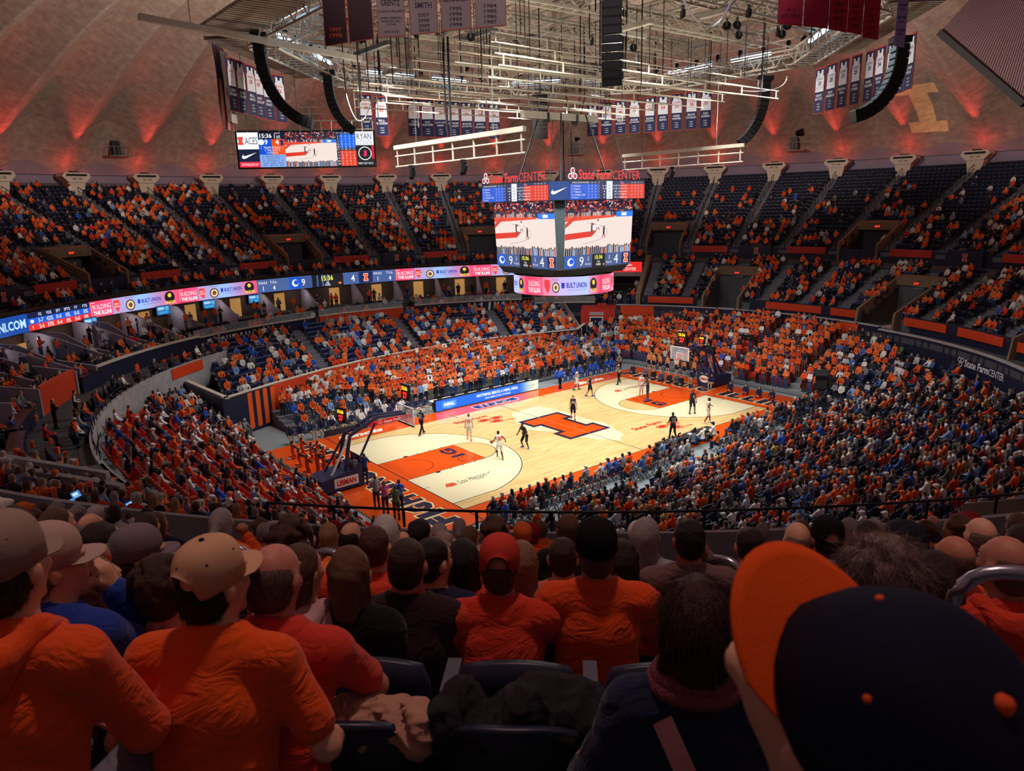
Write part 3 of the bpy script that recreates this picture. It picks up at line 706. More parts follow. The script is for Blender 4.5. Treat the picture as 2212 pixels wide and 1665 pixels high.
club(76.4, 55.3, 3.9, 5.05, False, 'ILLINI', (66.5, 58.3), 0.9)
club(52.8, 41.0, 3.4, 4.55, False, None, None, 0)
MB().ring([(34.0, 0), (34.0, 3.6), (34.3, 3.6), (34.3, 0)], 36, 120, 1.5).build('lower_wall', NAVYM, cl)
MB().prism([P(119.6, 34.0, 0), P(119.6, 39.8, 0), P(119.6, 39.8, 5.0), P(119.6, 34.0, 4.95)], P(209.6, 0.3)).build('return_wall', NAVYM, cl)
CLF = MB()
CLF.ring([(33.9, 3.0), (34.2, 4.3), (35.6, 4.3), (35.6, 4.75), (36.6, 4.75), (36.6, 5.15), (40.5, 5.15), (40.5, 3.0)], 31.8, 119.6, 1.2)
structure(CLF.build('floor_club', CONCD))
MB().ring([(40.5, 4.9), (40.5, 9.0), (40.8, 9.0), (40.8, 4.9)], 31.8, 158, 1.2).build('club_back_wall', mat('club_brown', (70, 52, 40), 0.7, vary=0.2), cl)
MB().ring([(36.8, 7.3), (36.8, 7.5), (40.6, 7.5), (40.6, 7.3)], 31.8, 52, 1.2).build('club_soffit', WALLG, cl)
MB().ring([(40.3, 7.3), (40.3, 8.8), (40.5, 8.8), (40.5, 7.3)], 31.8, 52, 1.2).build('balcony_front', BLACKM, cl)
p = Print(); p.rect(-41.5, 7.4, -33.5, 8.7, (225, 40, 36), 0, 10); p.text('State Farm', -38.8, 7.85, 0.42, WHITE, 1, 3.6, 'c', 0.03); p.text('CENTER', -35.6, 7.84, 0.38, WHITE, 1, 2.2)
for i in range(11):
    t = math.radians(20 + 14 * i); p.line([(-37.2 + 0.5 * math.cos(t), 8.12 + 0.1 * math.sin(t)), (-37.2 + 2.2 * math.cos(t), 8.12 + 0.5 * math.sin(t))], 0.05, WHITE, 1)
p.build('sign_panel', SCR, ring_map(40.28), cl)
# the red pillar block with the letter between the club and the student end
pb = structure(empty('wall_letter_block'))
MB().ring([(30.0, 0), (30.0, 4.25), (34.2, 4.25), (34.2, 0)], 36.2, 43.5, 0.8).build('red_block', ORANGED, pb)
p = Print(); xL = P(40.2, 29.97, 2.45); ux = P(-49.8, 1); block_i(p, 0, 0, 1.9, NAVY, WHITE, 1); p.rect(-0.75, 1.25, 0.75, 1.55, (225, 225, 225), 1)
for i in range(9): p.rect(-0.68 + i * 0.155, 1.29, -0.60 + i * 0.155, 1.51, (40, 40, 40), 2)
p.rect(-0.2, -1.6, 0.2, -1.35, (250, 60, 60), 2)
p.build('letter_logo', PRT, plane_map(xL, (ux.x, ux.y, 0), (0, 0, 1)), pb)
MB().prism([P(36.4, 29.9, 0), P(36.4, 26.5, 0), P(36.4, 26.5, 1.6), P(36.4, 29.9, 3.6)], P(126.4, 0.15)).build('sloped_wall', ORANGEM, pb)
q = MB(); a = u_row(21, 0); b = u_row(21, 1); q.prism([(a.x, a.y, 1.0), (b.x, b.y, 3.0), (b.x, b.y, 4.6), (a.x, a.y, 2.9)], (0.15, 0.1, 0)); q.build('sloped_parapet', CREAM, pb)

# suite dividers, lit rooms and screens under the ribbon board
su = structure(empty('wall_suite_dividers'))
for i in range(10):
    az = 92.8 + 7.3 * i
    if az > 158: break
    t = P(az + 90, 0.18); zf = 5.1 if az < 119 else 4.6; r0 = 36.6 if az < 119 else 33.6
    MB().prism([P(az, 40.4, zf - 1), P(az, 40.4, 7.4), P(az, 39.0, 7.3), P(az, r0 + 0.6, zf + 1.0), P(az, r0, zf + 0.9), P(az, r0, zf - 1)], t).build('divider', WALLG, su)
for i in range(5):
    az = 55 + 7.3 * i; t = P(az + 90, 0.18)
    MB().prism([P(az, 40.4, 4.5), P(az, 40.4, 7.4), P(az, 39.2, 7.3), P(az, 37.2, 6.0), P(az, 37.0, 4.5)], t).build('divider', WALLG, su)
LIT = mat('lit_room', (150, 110, 60), 0.8, emit=(255, 190, 110), strength=0.30)
for i in range(9):
    az = 58.5 + 7.3 * i + (0 if i < 5 else 2.0)
    MB().ring([(40.42, 5.2), (40.42, 7.1), (40.46, 7.1), (40.46, 5.2)], az - 1.2, az + 0.5, 0.5).build('lit_doorway', LIT, su)
MB().ring([(40.30, 5.0), (40.30, 6.6), (40.46, 6.6), (40.46, 5.0)], 133.5, 138.5, 0.5).build('lit_bar_wall', LIT, su)
for n, (u, v) in enumerate(((195, 697), (352, 670), (452, 657), (550, 645))):
    q = atr(u, v, 40.1); az = math.degrees(math.atan2(q[1], q[0]))
    t = empty('wall_screen', P(az, 40.05, q[2]), math.radians(az), 'lit television on the suite back wall, %s counted from the bar' % ordn(n + 1), 'screen', 'suite televisions')
    MB().box((0.05, 0, 0), (0.06, 1.5, 0.9)).build('screen_case', BLACK, t)
    p = Print(); p.rect(-0.7, -0.4, 0.7, 0.4, (30, 110, 180), 0); p.rect(-0.6, 0.05, 0.1, 0.3, (150, 200, 235), 1); p.rect(-0.5, -0.3, 0.5, -0.1, (60, 150, 200), 1); p.rect(0.2, 0.0, 0.6, 0.32, (90, 170, 210), 1)
    p.build('screen_picture', SCR, plane_map((0.01, 0, 0), (0, -1, 0), (0, 0, 1)), t)
# loge terraces on the left: floor steps, dividing walls, counters
lg = structure(empty('floor_loge'))
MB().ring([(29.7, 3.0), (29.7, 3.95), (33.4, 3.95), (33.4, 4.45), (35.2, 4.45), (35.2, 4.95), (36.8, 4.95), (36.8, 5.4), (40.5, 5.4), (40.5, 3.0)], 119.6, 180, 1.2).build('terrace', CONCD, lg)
lw = structure(empty('wall_loge'))
MB().ring([(33.3, 3.0), (33.3, 5.2), (33.5, 5.2), (33.5, 3.0)], 119.8, 141.5, 1.0).build('loge_front', NAVYM, lw)
MB().ring([(33.2, 5.2), (33.2, 5.32), (33.6, 5.32), (33.6, 5.2)], 119.8, 141.5, 1.0).build('loge_coping', CREAM, lw)
MB().ring([(33.22, 3.2), (33.22, 4.1), (33.29, 4.1), (33.29, 3.2)], 119.8, 128, 1.0).build('orange_fascia', ORANGEM, lw)
MB().ring([(33.3, 3.95), (33.3, 5.75), (33.5, 5.75), (33.5, 3.95)], 146.5, 155.5, 1.0).build('orange_curved_front', ORANGEM, lw)
for az, r0, z in ((126.8, 33.4, 5.9), (134.1, 33.4, 5.9), (141.6, 33.2, 6.0), (146.3, 33.2, 6.2), (156, 33.2, 6.3), (164, 33.4, 6.6), (172, 34, 7.0)):
    MB().prism([P(az, 40.4, 4.0), P(az, 40.4, 7.2), P(az, 38.5, 7.0), P(az, 36.5, z), P(az, r0, z - 0.6), P(az, r0, 4.0)], P(az + 90, 0.2)).build('loge_divider', WALLG, lw)
structure(MB().ring([(29.5, 2.0), (29.5, 4.35), (29.75, 4.35), (29.75, 2.0)], 122, 205, 1.2).build('wall_loge_edge', CONC))
MB().ring([(29.44, 3.5), (29.44, 4.3), (29.5, 4.3), (29.5, 3.5)], 128, 136, 1.0).build('orange_fascia', ORANGEM, lw)
rail_ring(29.6, 4.35, 123, 180, lw, 0, 0.5, 'loge_rail')
for a0, a1, r, z in ((141, 146, 33.0, 4.0), (150, 158, 35.6, 5.0), (160, 168, 33.0, 4.0), (169, 178, 32.6, 4.0)):
    t = empty('bar_counter', label='dark curved bar counter on the loge terrace, the one about %d degrees round from the ribbon end' % a0, cat='counter', group='loge counters')
    MB().ring([(r, z), (r, z + 1.02), (r + 0.12, z + 1.02), (r + 0.12, z)], a0, a1, 1.0).build('counter_front', NAVYM, t)
    MB().ring([(r - 0.1, z + 1.02), (r - 0.1, z + 1.08), (r + 0.6, z + 1.08), (r + 0.6, z + 1.02)], a0, a1, 1.0).build('counter_top', mat('counter_wood', (40, 30, 30), 0.35), t)
    t['label'] = {141: 'dark bar counter with stools at the end of the navy loge front', 150: 'dark curved counter behind the orange curved front', 160: 'dark curved bar with glass rack and orange menus beside the man in blue', 169: 'long dark counter nearest the grey parapet walls'}[a0]
# near-left grey walls that step down beside the loge tables
for (u0, v0, z0_), (u1, v1, z1_) in (((0, 985, 7.6), (228, 1022, 6.9)), ((0, 1006, 8.0), (258, 1050, 7.3))):
    a, b = atz(u0, v0, z0_), atz(u1, v1, z1_); d = b - a; n = np.cross([0, 0, 1], d); n = n / np.linalg.norm(n) * 0.25
    MB().prism([(a[0], a[1], z0_ - 1.0), (b[0], b[1], z1_ - 0.8), tuple(b), tuple(a)], n).build('grey_parapet', CONC, lw)

# ------------------------------------------------------------------ the court
court = structure(empty('floor_court'))
def wood():
    m, nt, b = nodes_of('maple_boards'); N, L = nt.nodes, nt.links
    tc = N.new('ShaderNodeTexCoord'); br = N.new('ShaderNodeTexBrick'); br.offset = 0.37; br.inputs['Brick Width'].default_value = 1.1; br.inputs['Row Height'].default_value = 0.075
    br.inputs['Scale'].default_value = 1.0; br.inputs['Mortar Size'].default_value = 0.001; br.inputs['Color1'].default_value = rgb(226, 198, 140); br.inputs['Color2'].default_value = rgb(208, 174, 112); br.inputs['Mortar'].default_value = rgb(190, 150, 90)
    nz = N.new('ShaderNodeTexNoise'); nz.inputs['Scale'].default_value = 1.0; nz.inputs['Detail'].default_value = 4; mp = N.new('ShaderNodeMapping'); mp.inputs['Scale'].default_value = (0.5, 7, 1)
    L.new(tc.outputs['Object'], br.inputs[0]); L.new(tc.outputs['Object'], mp.inputs[0]); L.new(mp.outputs[0], nz.inputs[0])
    mr = N.new('ShaderNodeMapRange'); mr.inputs[1].default_value = 0.3; mr.inputs[2].default_value = 0.7; mr.inputs[3].default_value = 0.86; mr.inputs[4].default_value = 1.12
    mx = N.new('ShaderNodeMix'); mx.data_type = 'RGBA'; mx.blend_type = 'MULTIPLY'; mx.inputs[0].default_value = 1
    L.new(nz.outputs[0], mr.inputs[0]); L.new(br.outputs[0], mx.inputs[6]); L.new(mr.outputs[0], mx.inputs[7]); L.new(mx.outputs[2], b.inputs['Base Color'])
    b.inputs['Roughness'].default_value = 0.17
    return m
WOOD = wood(); BX, BY = 14.325, 7.62
MB().box((0, 0, -0.03), (37.2, 18.9, 0.08)).build('wood_floor', WOOD, court)
STAIN = (226, 216, 178); OR = (216, 78, 14); DK = (26, 34, 62)
p = Print()
p.rect(-18.6, -9.45, -BX, 9.45, OR, 0); p.rect(BX, -9.45, 18.6, 9.45, OR, 0); p.rect(-BX, BY, BX, 9.45, OR, 0); p.rect(-BX, -9.45, BX, -BY, OR, 0)
def threept(s):
    pts = []; R3 = 6.75; xr = BX - 1.6; ang = math.asin(6.604 / R3); pts.append((s * BX, -6.604))
    for i in range(33): t = -ang + 2 * ang * i / 32; pts.append((s * (xr - R3 * math.cos(t)), R3 * math.sin(t)))
    pts.append((s * BX, 6.604)); return pts
for s in (-1, 1):
    A = threept(s); n = len(A)
    p.add(A + [(s * BX, y) for _x, y in A], [(i, i + 1, n + i + 1, n + i) for i in range(n - 1)], STAIN, 1)
    FT = BX - 5.79; p.disc(s * FT, 0, 1.83, (222, 184, 120), 2, n=40); p.rect(min(s * FT, s * BX), -1.83, max(s * FT, s * BX), 1.83, OR, 3)
    p.line(A, 0.05, DK, 4)
    p.ringed(s * FT, 0, 1.83, 0.05, DK, 4, 40, a0=90 if s > 0 else -90, a1=270 if s > 0 else 90)
    p.line([(s * BX, 1.83), (s * FT, 1.83), (s * FT, -1.83), (s * BX, -1.83)], 0.05, (60, 40, 44), 5)
    p.ringed(s * (BX - 1.6), 0, 1.22, 0.05, (90, 36, 24), 5, 24, a0=90 if s > 0 else -90, a1=270 if s > 0 else 90)
    for d, w in ((2.13, 0.3), (3.05, 0.05), (3.96, 0.05), (4.9, 0.05)):
        for q in (-1, 1): p.rect(s * (BX - d) - w / 2, q * 1.83, s * (BX - d) + w / 2, q * 2.03, DK, 5)
    for q in (-1, 1): p.rect(s * BX - (0 if s > 0 else 0), q * 3.65 - 0.02, s * (BX - 0.4), q * 3.65 + 0.02, DK, 5) if s < 0 else p.rect(s * (BX - 0.4), q * 3.65 - 0.02, s * BX, q * 3.65 + 0.02, DK, 5)
    p.line([(s * BX, -9.4), (s * BX, 9.4)], 0.06, DK, 6)
    # lane lettering: a solid numeral-like 1G over the outlined B
    g = -s * PI / 2
    p.text('1G', s * (FT + 1.0), -s * 0.52, 1.0, DK, 6, 1.9, 'c', 0.06, ang=g)
    for e in (0.0,): p.text('B', s * (FT + 1.0), s * 1.0, 1.0, (96, 36, 24), 6, 0.95, 'c', 0.05, ang=g); p.text('B', s * (FT + 1.0), s * 1.0, 0.86, OR, 7, 0.84, 'c', 0.03, ang=g)
    # baseline words FIGHTING ILLINI, readable from the end
    words = 'FIGHTING ILLINI'; L0 = 17.4; x = s * (BX + 1.62); yy = s * L0 / 2
    wd = [{'I': 0.55, ' ': 0.8}.get(ch, 1.0) for ch in words]; tot = sum(wd); q = 0
    for ch, ww in zip(words, wd):
        c = (q + ww / 2) / tot; q += ww
        if ch == ' ': continue
        y0 = -s * (-L0 / 2 + c * L0); w_ = L0 * ww / tot * 0.86
        p.text(ch, x, y0, 1.75, (236, 206, 150), 2, w_ + 0.16, 'c', 0.10, ang=g); p.text(ch, x, y0, 1.52, DK, 3, w_ - 0.04, 'c', 0.075, ang=g)
    # signature and badge on the stained floor, one in each end
    sx, sy = (-12.8, -4.2) if s < 0 else (10.3, 4.25)
    p.poly([(sx - 0.45, sy - 0.15), (sx - 0.1, sy - 0.3), (sx + 0.35, sy - 0.2), (sx + 0.3, sy + 0.2), (sx - 0.2, sy + 0.3)], (206, 90, 50), 5); p.text('I', sx, sy, 0.25, (150, 40, 30), 6)
    p.text('Lou Henson', sx + 1.5, sy + 0.05, 0.6, (40, 50, 46), 5, 2.0, 'c', -0.005, 0.5)
    p.line([(sx + 2.4, sy + 0.1), (sx + 2.7, sy + 0.02), (sx + 2.95, sy + 0.25)], 0.04, (40, 50, 46), 5); p.text('COURT', sx + 1.9, sy - 0.35, 0.12, (60, 60, 60), 5)
p.line([(-BX, -BY), (BX, -BY)], 0.05, DK, 5); p.line([(-BX, BY), (BX, BY)], 0.05, (190, 60, 20), 5); p.line([(0, -BY), (0, BY)], 0.05, DK, 3)
# state outline in light stain under the block letter (north towards the far side, leaning with the half-way line)
ILL = [(-1.0, 5.2), (1.35, 5.35), (1.75, 4.2), (1.8, 1.5), (1.75, -0.6), (1.95, -1.6), (1.6, -2.7), (1.25, -3.6), (1.0, -4.5), (0.3, -4.9), (-0.05, -5.4), (-0.4, -4.7), (-0.9, -4.1), (-1.2, -3.1), (-1.85, -2.3), (-1.9, -1.5), (-1.55, -0.9), (-2.1, -0.2), (-2.6, 0.7), (-2.75, 1.6), (-2.3, 2.4), (-2.25, 3.1), (-1.7, 3.7), (-1.45, 4.6)]
ILL = [(x * 1.12 + 0.45, y * 0.99) for x, y in ILL]
p.add(ILL + [(0.3, 0)], [(i, (i + 1) % len(ILL), len(ILL)) for i in range(len(ILL))], STAIN, 1)
block_i(p, 0.05, 0.07, 5.1, OR, DK, 4, 0.0, 0.66)
p.ringed(0, 0, 1.83, 0.04, (240, 120, 60), 6, 40, a0=50, a1=130); p.ringed(0, 0, 1.83, 0.04, (240, 120, 60), 6, 40, a0=230, a1=310); p.line([(0, -3.0), (0, 3.0)], 0.05, (240, 130, 70), 6)
for sx, sy in ((-4.1, 5.3), (4.3, -4.85)):                        # naming-rights marks on the floor
    p.text('State Farm', sx, sy + 0.65, 0.55, (190, 40, 30), 4, 3.0, 'c', 0.03)
    for dx, dy in ((0.0, 0.0), (1.15, -0.05), (0.62, -0.75)):
        p.ringed(sx + dx + 0.6, sy - 0.25 + dy, 0.55, 0.09, (190, 40, 30), 4, 18, 0.36); p.disc(sx + dx + 0.6, sy - 0.25 + dy, 0.38, (190, 40, 30), 4, 0.23)
    p.text('CENTER', sx + 1.9, sy - 1.35, 0.3, (190, 60, 40), 4, 1.5)
p.text('ILLINOIS', 0.3, 8.45, 0.75, DK, 3, 4.4, 'c', 0.08); p.text('ILLINOIS', 0.3, 8.45, 0.9, (240, 230, 220), 2, 4.6, 'c', 0.12)
for x in (-12.0, 11.0): p.text('Illinois', x, 8.5, 0.85, (240, 235, 225), 3, 3.6, 'c', 0.05, 0.3)
for x in (-4.5, 4.5): p.line([(x - 0.02, 7.0), (x - 0.02, 8.3)], 0.05, DK, 4)
p.build('court_marking', PRTC, lambda a, b, l: np.stack([a, b, 0.0125 + l * 0.0015], -1), court)
# ------------------------------------------------------------------ picture that the screens show: the same game from the low camera
def game_picture(p, x0, y0, x1, y1, lay=0, dots=220):
    W, Hh = x1 - x0, y1 - y0; X = lambda a: x0 + a * W; Y = lambda b: y0 + b * Hh; r = random.Random(3)
    p.rect(x0, y0, x1, y1, (232, 214, 206), lay); p.rect(x0, Y(0.70), x1, y1, (40, 34, 52), lay + 1)
    for _ in range(dots):
        a, b = r.random(), 0.72 + 0.28 * r.random(); c = r.choice([(210, 60, 34), (230, 80, 40), (60, 50, 70), (90, 80, 100), (190, 170, 170), (150, 40, 40)]); s = 0.012
        p.rect(X(max(0, a - s)), Y(b - s), X(min(1, a + s)), Y(min(1, b + s * 1.6)), c, lay + 2)
    for i in range(26): a = 0.04 + i * 0.027; p.rect(X(a), Y(0.70), X(a + 0.016), Y(0.78), r.choice([(220, 215, 205), (190, 180, 170), (40, 50, 90), (60, 60, 80)]), lay + 2)
    p.poly([(X(0), Y(0.62)), (X(0.72), Y(0.68)), (X(0.72), Y(0.72)), (X(0), Y(0.72))], (225, 70, 40), lay + 2)
    p.rect(X(0.74), Y(0.68), X(1), Y(0.78), (40, 120, 230), lay + 3); p.rect(X(0.82), Y(0.70), X(0.90), Y(0.76), (220, 235, 250), lay + 4)
    p.poly([(X(0), Y(0.40)), (X(0.46), Y(0.44)), (X(0.38), Y(0.33)), (X(0), Y(0.29))][::-1], (215, 50, 36), lay + 2)
    p.poly([(X(0), Y(0.50)), (X(0.16), Y(0.68)), (X(0.10), Y(0.69)), (X(0), Y(0.58))], (205, 60, 50), lay + 3)
    pts = [(X(0.62 - 0.45 * (1 - math.cos(t)) * 0.5 if False else 0.20 + 0.42 * math.cos(t)), Y(0.40 + 0.19 * math.sin(t))) for t in np.linspace(-1.45, 1.3, 16)]
    p.line(pts, 0.004 * W, (150, 130, 150), lay + 3)
    for a, b, h, c in ((0.38, 0.43, 0.16, (60, 40, 50)), (0.40, 0.45, 0.13, (225, 225, 230)), (0.47, 0.50, 0.15, (235, 225, 225)), (0.56, 0.36, 0.17, (28, 28, 40))):
        p.rect(X(a - 0.012), Y(b), X(a + 0.012), Y(b + h * 0.75), c, lay + 4); p.disc(X(a), Y(b + h * 0.85), 0.013 * W, (130, 80, 60), lay + 4, n=8)
        p.poly([(X(a - 0.012), Y(b)), (X(a - 0.03), Y(b - h * 0.35)), (X(a - 0.018), Y(b - h * 0.35)), (X(a + 0.002), Y(b))], (130, 80, 70), lay + 4); p.poly([(X(a), Y(b)), (X(a + 0.016), Y(b - h * 0.35)), (X(a + 0.028), Y(b - h * 0.35)), (X(a + 0.012), Y(b))], (130, 80, 70), lay + 4)
    for i in range(34):
        a = (i + 0.5) / 34; hh = 0.05 + 0.05 * r.random(); c = r.choice([(30, 40, 70), (50, 70, 110), (60, 50, 60), (110, 150, 190), (190, 80, 50)])
        p.rect(X(a - 0.012), y0, X(a + 0.012), Y(0.05 + hh), c, lay + 4); p.disc(X(a), Y(0.06 + hh), 0.011 * W, (50, 36, 36), lay + 5, n=7)
def swoosh(p, x, y, w, col, lay):
    top = [(-0.5, -0.06), (-0.46, -0.16), (-0.36, -0.17), (-0.2, -0.12), (0.5, 0.2)]; bot = [(0.5, 0.2), (-0.18, -0.19), (-0.36, -0.27), (-0.47, -0.24), (-0.52, -0.16)]
    pts = [(x + a * w, y + b * w) for a, b in [(0.5, 0.2), (-0.17, 0.0), (-0.33, -0.035), (-0.40, 0.01), (-0.36, 0.10), (-0.46, 0.0), (-0.5, -0.10), (-0.46, -0.19), (-0.36, -0.22), (-0.2, -0.17)]]
    n = len(pts); p.add(pts, [(0, 1, 9), (1, 2, 8, 9), (2, 7, 8), (2, 3, 6, 7), (3, 4, 5, 6)], col, lay)
def stats_table(p, x0, y0, x1, y1, lay=1):
    W, H = x1 - x0, y1 - y0; p.rect(x0, y0, x1, y1, (16, 30, 80), lay - 1)
    p.rect(x0, y0, x0 + W * 0.36, y0 + H * 0.84, (18, 84, 205), lay); p.rect(x0 + W * 0.66, y0, x1, y0 + H * 0.84, (215, 52, 30), lay); p.rect(x0 + W * 0.47, y0, x0 + W * 0.55, y0 + H, (225, 228, 232), lay)
    p.text('EASTERN ILLINOIS PANTHERS', x0 + W * 0.13, y0 + H * 0.92, H * 0.08, WHITE, lay + 1, W * 0.2); p.text('Illini', x0 + W * 0.68, y0 + H * 0.92, H * 0.12, (250, 140, 180), lay + 1)
    for i, (a, b) in enumerate((('2  K.Shelton', 'T.Shannon Jr'), ('3  L.Malone', 'J.Harmon'), ('11  T.Booker', 'L.Goode'), ('22  N.Dalton Gale', 'T.Rodgers'), ('40  K.Jacobi', 'C.Hawkins'))):
        y = y0 + H * (0.74 - 0.16 * i); p.text(a, x0 + W * 0.02, y, H * 0.10, WHITE, lay + 1, None, 'l'); p.text(b, x0 + W * 0.60, y, H * 0.10, WHITE, lay + 1, W * 0.15, 'l')
        for j in range(4):
            p.text('0', x0 + W * (0.235 + 0.045 * j), y, H * 0.09, WHITE, lay + 1); p.text('0' if (i + j) % 4 else '2', x0 + W * (0.82 + 0.045 * j), y, H * 0.09, WHITE, lay + 1)
        p.text(('FG%', '3PT%', 'REB', 'AST', 'TURN')[i], x0 + W * 0.51, y, H * 0.08, (60, 60, 70), lay + 1); p.text(('0-0 0%', '0-0 0%', '1', '1', '1')[i], x0 + W * 0.44, y, H * 0.08, WHITE, lay + 1, W * (0.05 if i < 2 else 0.01)); p.text('0-0 0%' if i < 2 else '1', x0 + W * 0.585, y, H * 0.08, WHITE, lay + 1, W * (0.05 if i < 2 else 0.01))
    for j, t in enumerate(('PTS', 'REB', 'AST', 'FLS')): p.text(t, x0 + W * (0.235 + 0.045 * j), y0 + H * 0.92, H * 0.06, WHITE, lay + 1); p.text(t, x0 + W * (0.82 + 0.045 * j), y0 + H * 0.92, H * 0.06, WHITE, lay + 1)
# ------------------------------------------------------------------ centre-hung scoreboard
jb = empty('scoreboard', (0.15, 0.05, 0), 0, 'big four-sided centre-hung video scoreboard over the court', 'scoreboard')
m = MB(); h, c = 4.28, 0.9
def octa(hh, cc): return [(-hh, -hh + cc), (-hh + cc, -hh), (hh - cc, -hh), (hh, -hh + cc), (hh, hh - cc), (hh - cc, hh), (-hh + cc, hh), (-hh, hh - cc)]
def loft(levels, name, mt):
    V = []; F = []
    for z, hh, cc in levels: V += [(x, y, z) for x, y in octa(hh, cc)]
    for i in range(len(levels) - 1):
        for j in range(8): F.append((i * 8 + j, i * 8 + (j + 1) % 8, (i + 1) * 8 + (j + 1) % 8, (i + 1) * 8 + j))
    F += [tuple(range(8))[::-1], tuple(range(len(levels) * 8 - 8, len(levels) * 8))]
    return mesh(name, V, F, mt, False, jb)
loft([(15.93, 4.28, 0.9), (17.08, 4.28, 0.9)], 'top_band', BLACKM)
loft([(11.6, 3.35, 0.35), (15.93, 3.58, 0.45)], 'screen_case', mat('scoreboard_grey', (78, 92, 98), 0.4))
loft([(11.2, 3.3, 0.9), (11.6, 3.4, 0.5)], 'under_ring', BLACKM)
MB().lathe([(3.2, 9.8), (3.45, 9.85), (3.45, 11.1), (3.2, 11.15)], n=48).build('lower_ring', BLACKM, jb)
def face(k):
    """frames of the four faces: origin, rightward, outward"""
    a = math.radians(-90 * k); R = lambda x, y: (x * math.cos(a) - y * math.sin(a), x * math.sin(a) + y * math.cos(a), 0)
    return R
for k in range(4):                                               # k = 0 looks to -y, then -x, +y, +x
    R = face(k)
    p = Print(); stats_table(p, -3.38, 0, 3.38, 1.1, 2); p.build('stats_screen', SCR, plane_map(Vector(R(0, -4.285)) + Vector((0, 0, 15.95)), R(1, 0), (0, 0, 1)), jb)
    p = Print(); p.rect(-0.62, 0, 0.62, 1.1, (14, 60, 130), 0); swoosh(p, 0.0, 0.55, 1.0, WHITE, 1); b = R(-3.83, -3.83); d = Vector(R(1, -1)).normalized()
    p.build('advert_screen', SCR, plane_map(Vector(b) + Vector((0, 0, 15.95)) + Vector(R(-1, -1)).normalized() * 0.004, d, (0, 0, 1)), jb)
    p = Print(); game_picture(p, -3.08, 0.83, 3.08, 4.25)
    p.rect(-3.08, 0, 3.08, 0.83, (70, 90, 140), 1)
    p.rect(-2.95, 0.08, -2.1, 0.76, (20, 90, 215), 2); p.disc(-2.52, 0.42, 0.3, WHITE, 3, 0.26); p.disc(-2.45, 0.45, 0.2, (20, 90, 215), 4, 0.16); p.text('9', -1.55, 0.42, 0.6, WHITE, 2); p.text('1', -0.95, 0.55, 0.28, WHITE, 2); p.text('FOULS', -0.95, 0.22, 0.13, WHITE, 2)
    p.rect(-0.6, 0.0, 0.62, 0.83, (24, 24, 26), 2); p.text('15:36', 0, 0.62, 0.26, (240, 245, 90), 3, bold=0.02); p.text('1st', 0, 0.34, 0.16, WHITE, 3); p.text('POSS', 0, 0.14, 0.14, WHITE, 3, bold=0.02); p.disc(0.48, 0.12, 0.07, (250, 130, 40), 3)
    p.text('1', 1.0, 0.55, 0.28, WHITE, 2); p.text('FOULS', 1.0, 0.22, 0.13, WHITE, 2); p.text('4', 1.65, 0.42, 0.6, WHITE, 2); p.rect(2.2, 0.06, 2.98, 0.78, (24, 34, 80), 2); block_i(p, 2.6, 0.42, 0.55, (240, 100, 40), WHITE, 3)
    tilt = (3.58 - 3.35) / 4.33; up = Vector(R(0, -tilt)) + Vector((0, 0, 1))
    p.build('video_screen', SCR, plane_map(Vector(R(0, -3.372)) + Vector((0, 0, 11.66)), R(1, 0), up), jb)
    b = Vector(R(-2.2, -2.2)); MB().bar((b.x, b.y, 17.0), (b.x * 0.5, b.y * 0.5, 21.4), 0.10, 6).build('hoist_cable', BLACK, jb)
    b = Vector(R(-3.5, -2.6)); MB().bar((b.x, b.y, 17.0), (b.x * 0.75, b.y * 0.75, 20.8), 0.06, 6).build('hoist_cable', BLACK, jb)
    if k > 1: continue                                          # letters standing on top of the two near bands
    p = Print(); p.text('State Farm', -1.1, 0.32, 0.62, (235, 30, 30), 1, 2.9, 'c', 0.03); p.text('CENTER', 1.75, 0.30, 0.55, (235, 40, 40), 1, 2.6, 'c', 0.0)
    for dx, dy in ((-0.2, 0.0), (0.2, 0.0), (0, 0.33)): p.disc(-3.05 + dx, 0.22 + dy, 0.19, (250, 240, 240), 1); p.disc(-3.05 + dx, 0.22 + dy, 0.12, (190, 20, 60), 2)
    p.build('sign_letters', print_mat('sign_light', emit=1.0), plane_map(Vector(R(0, -4.2)) + Vector((0, 0, 17.12)), R(1, 0), (0, 0, 1)), jb)
    m = MB(); a = Vector(R(0, -4.22)); m.box((a.x, a.y, 17.13), (7.0, 0.06, 0.05), math.radians(-90 * k)); m.build('sign_rail', BLACK, jb)
p = Print()
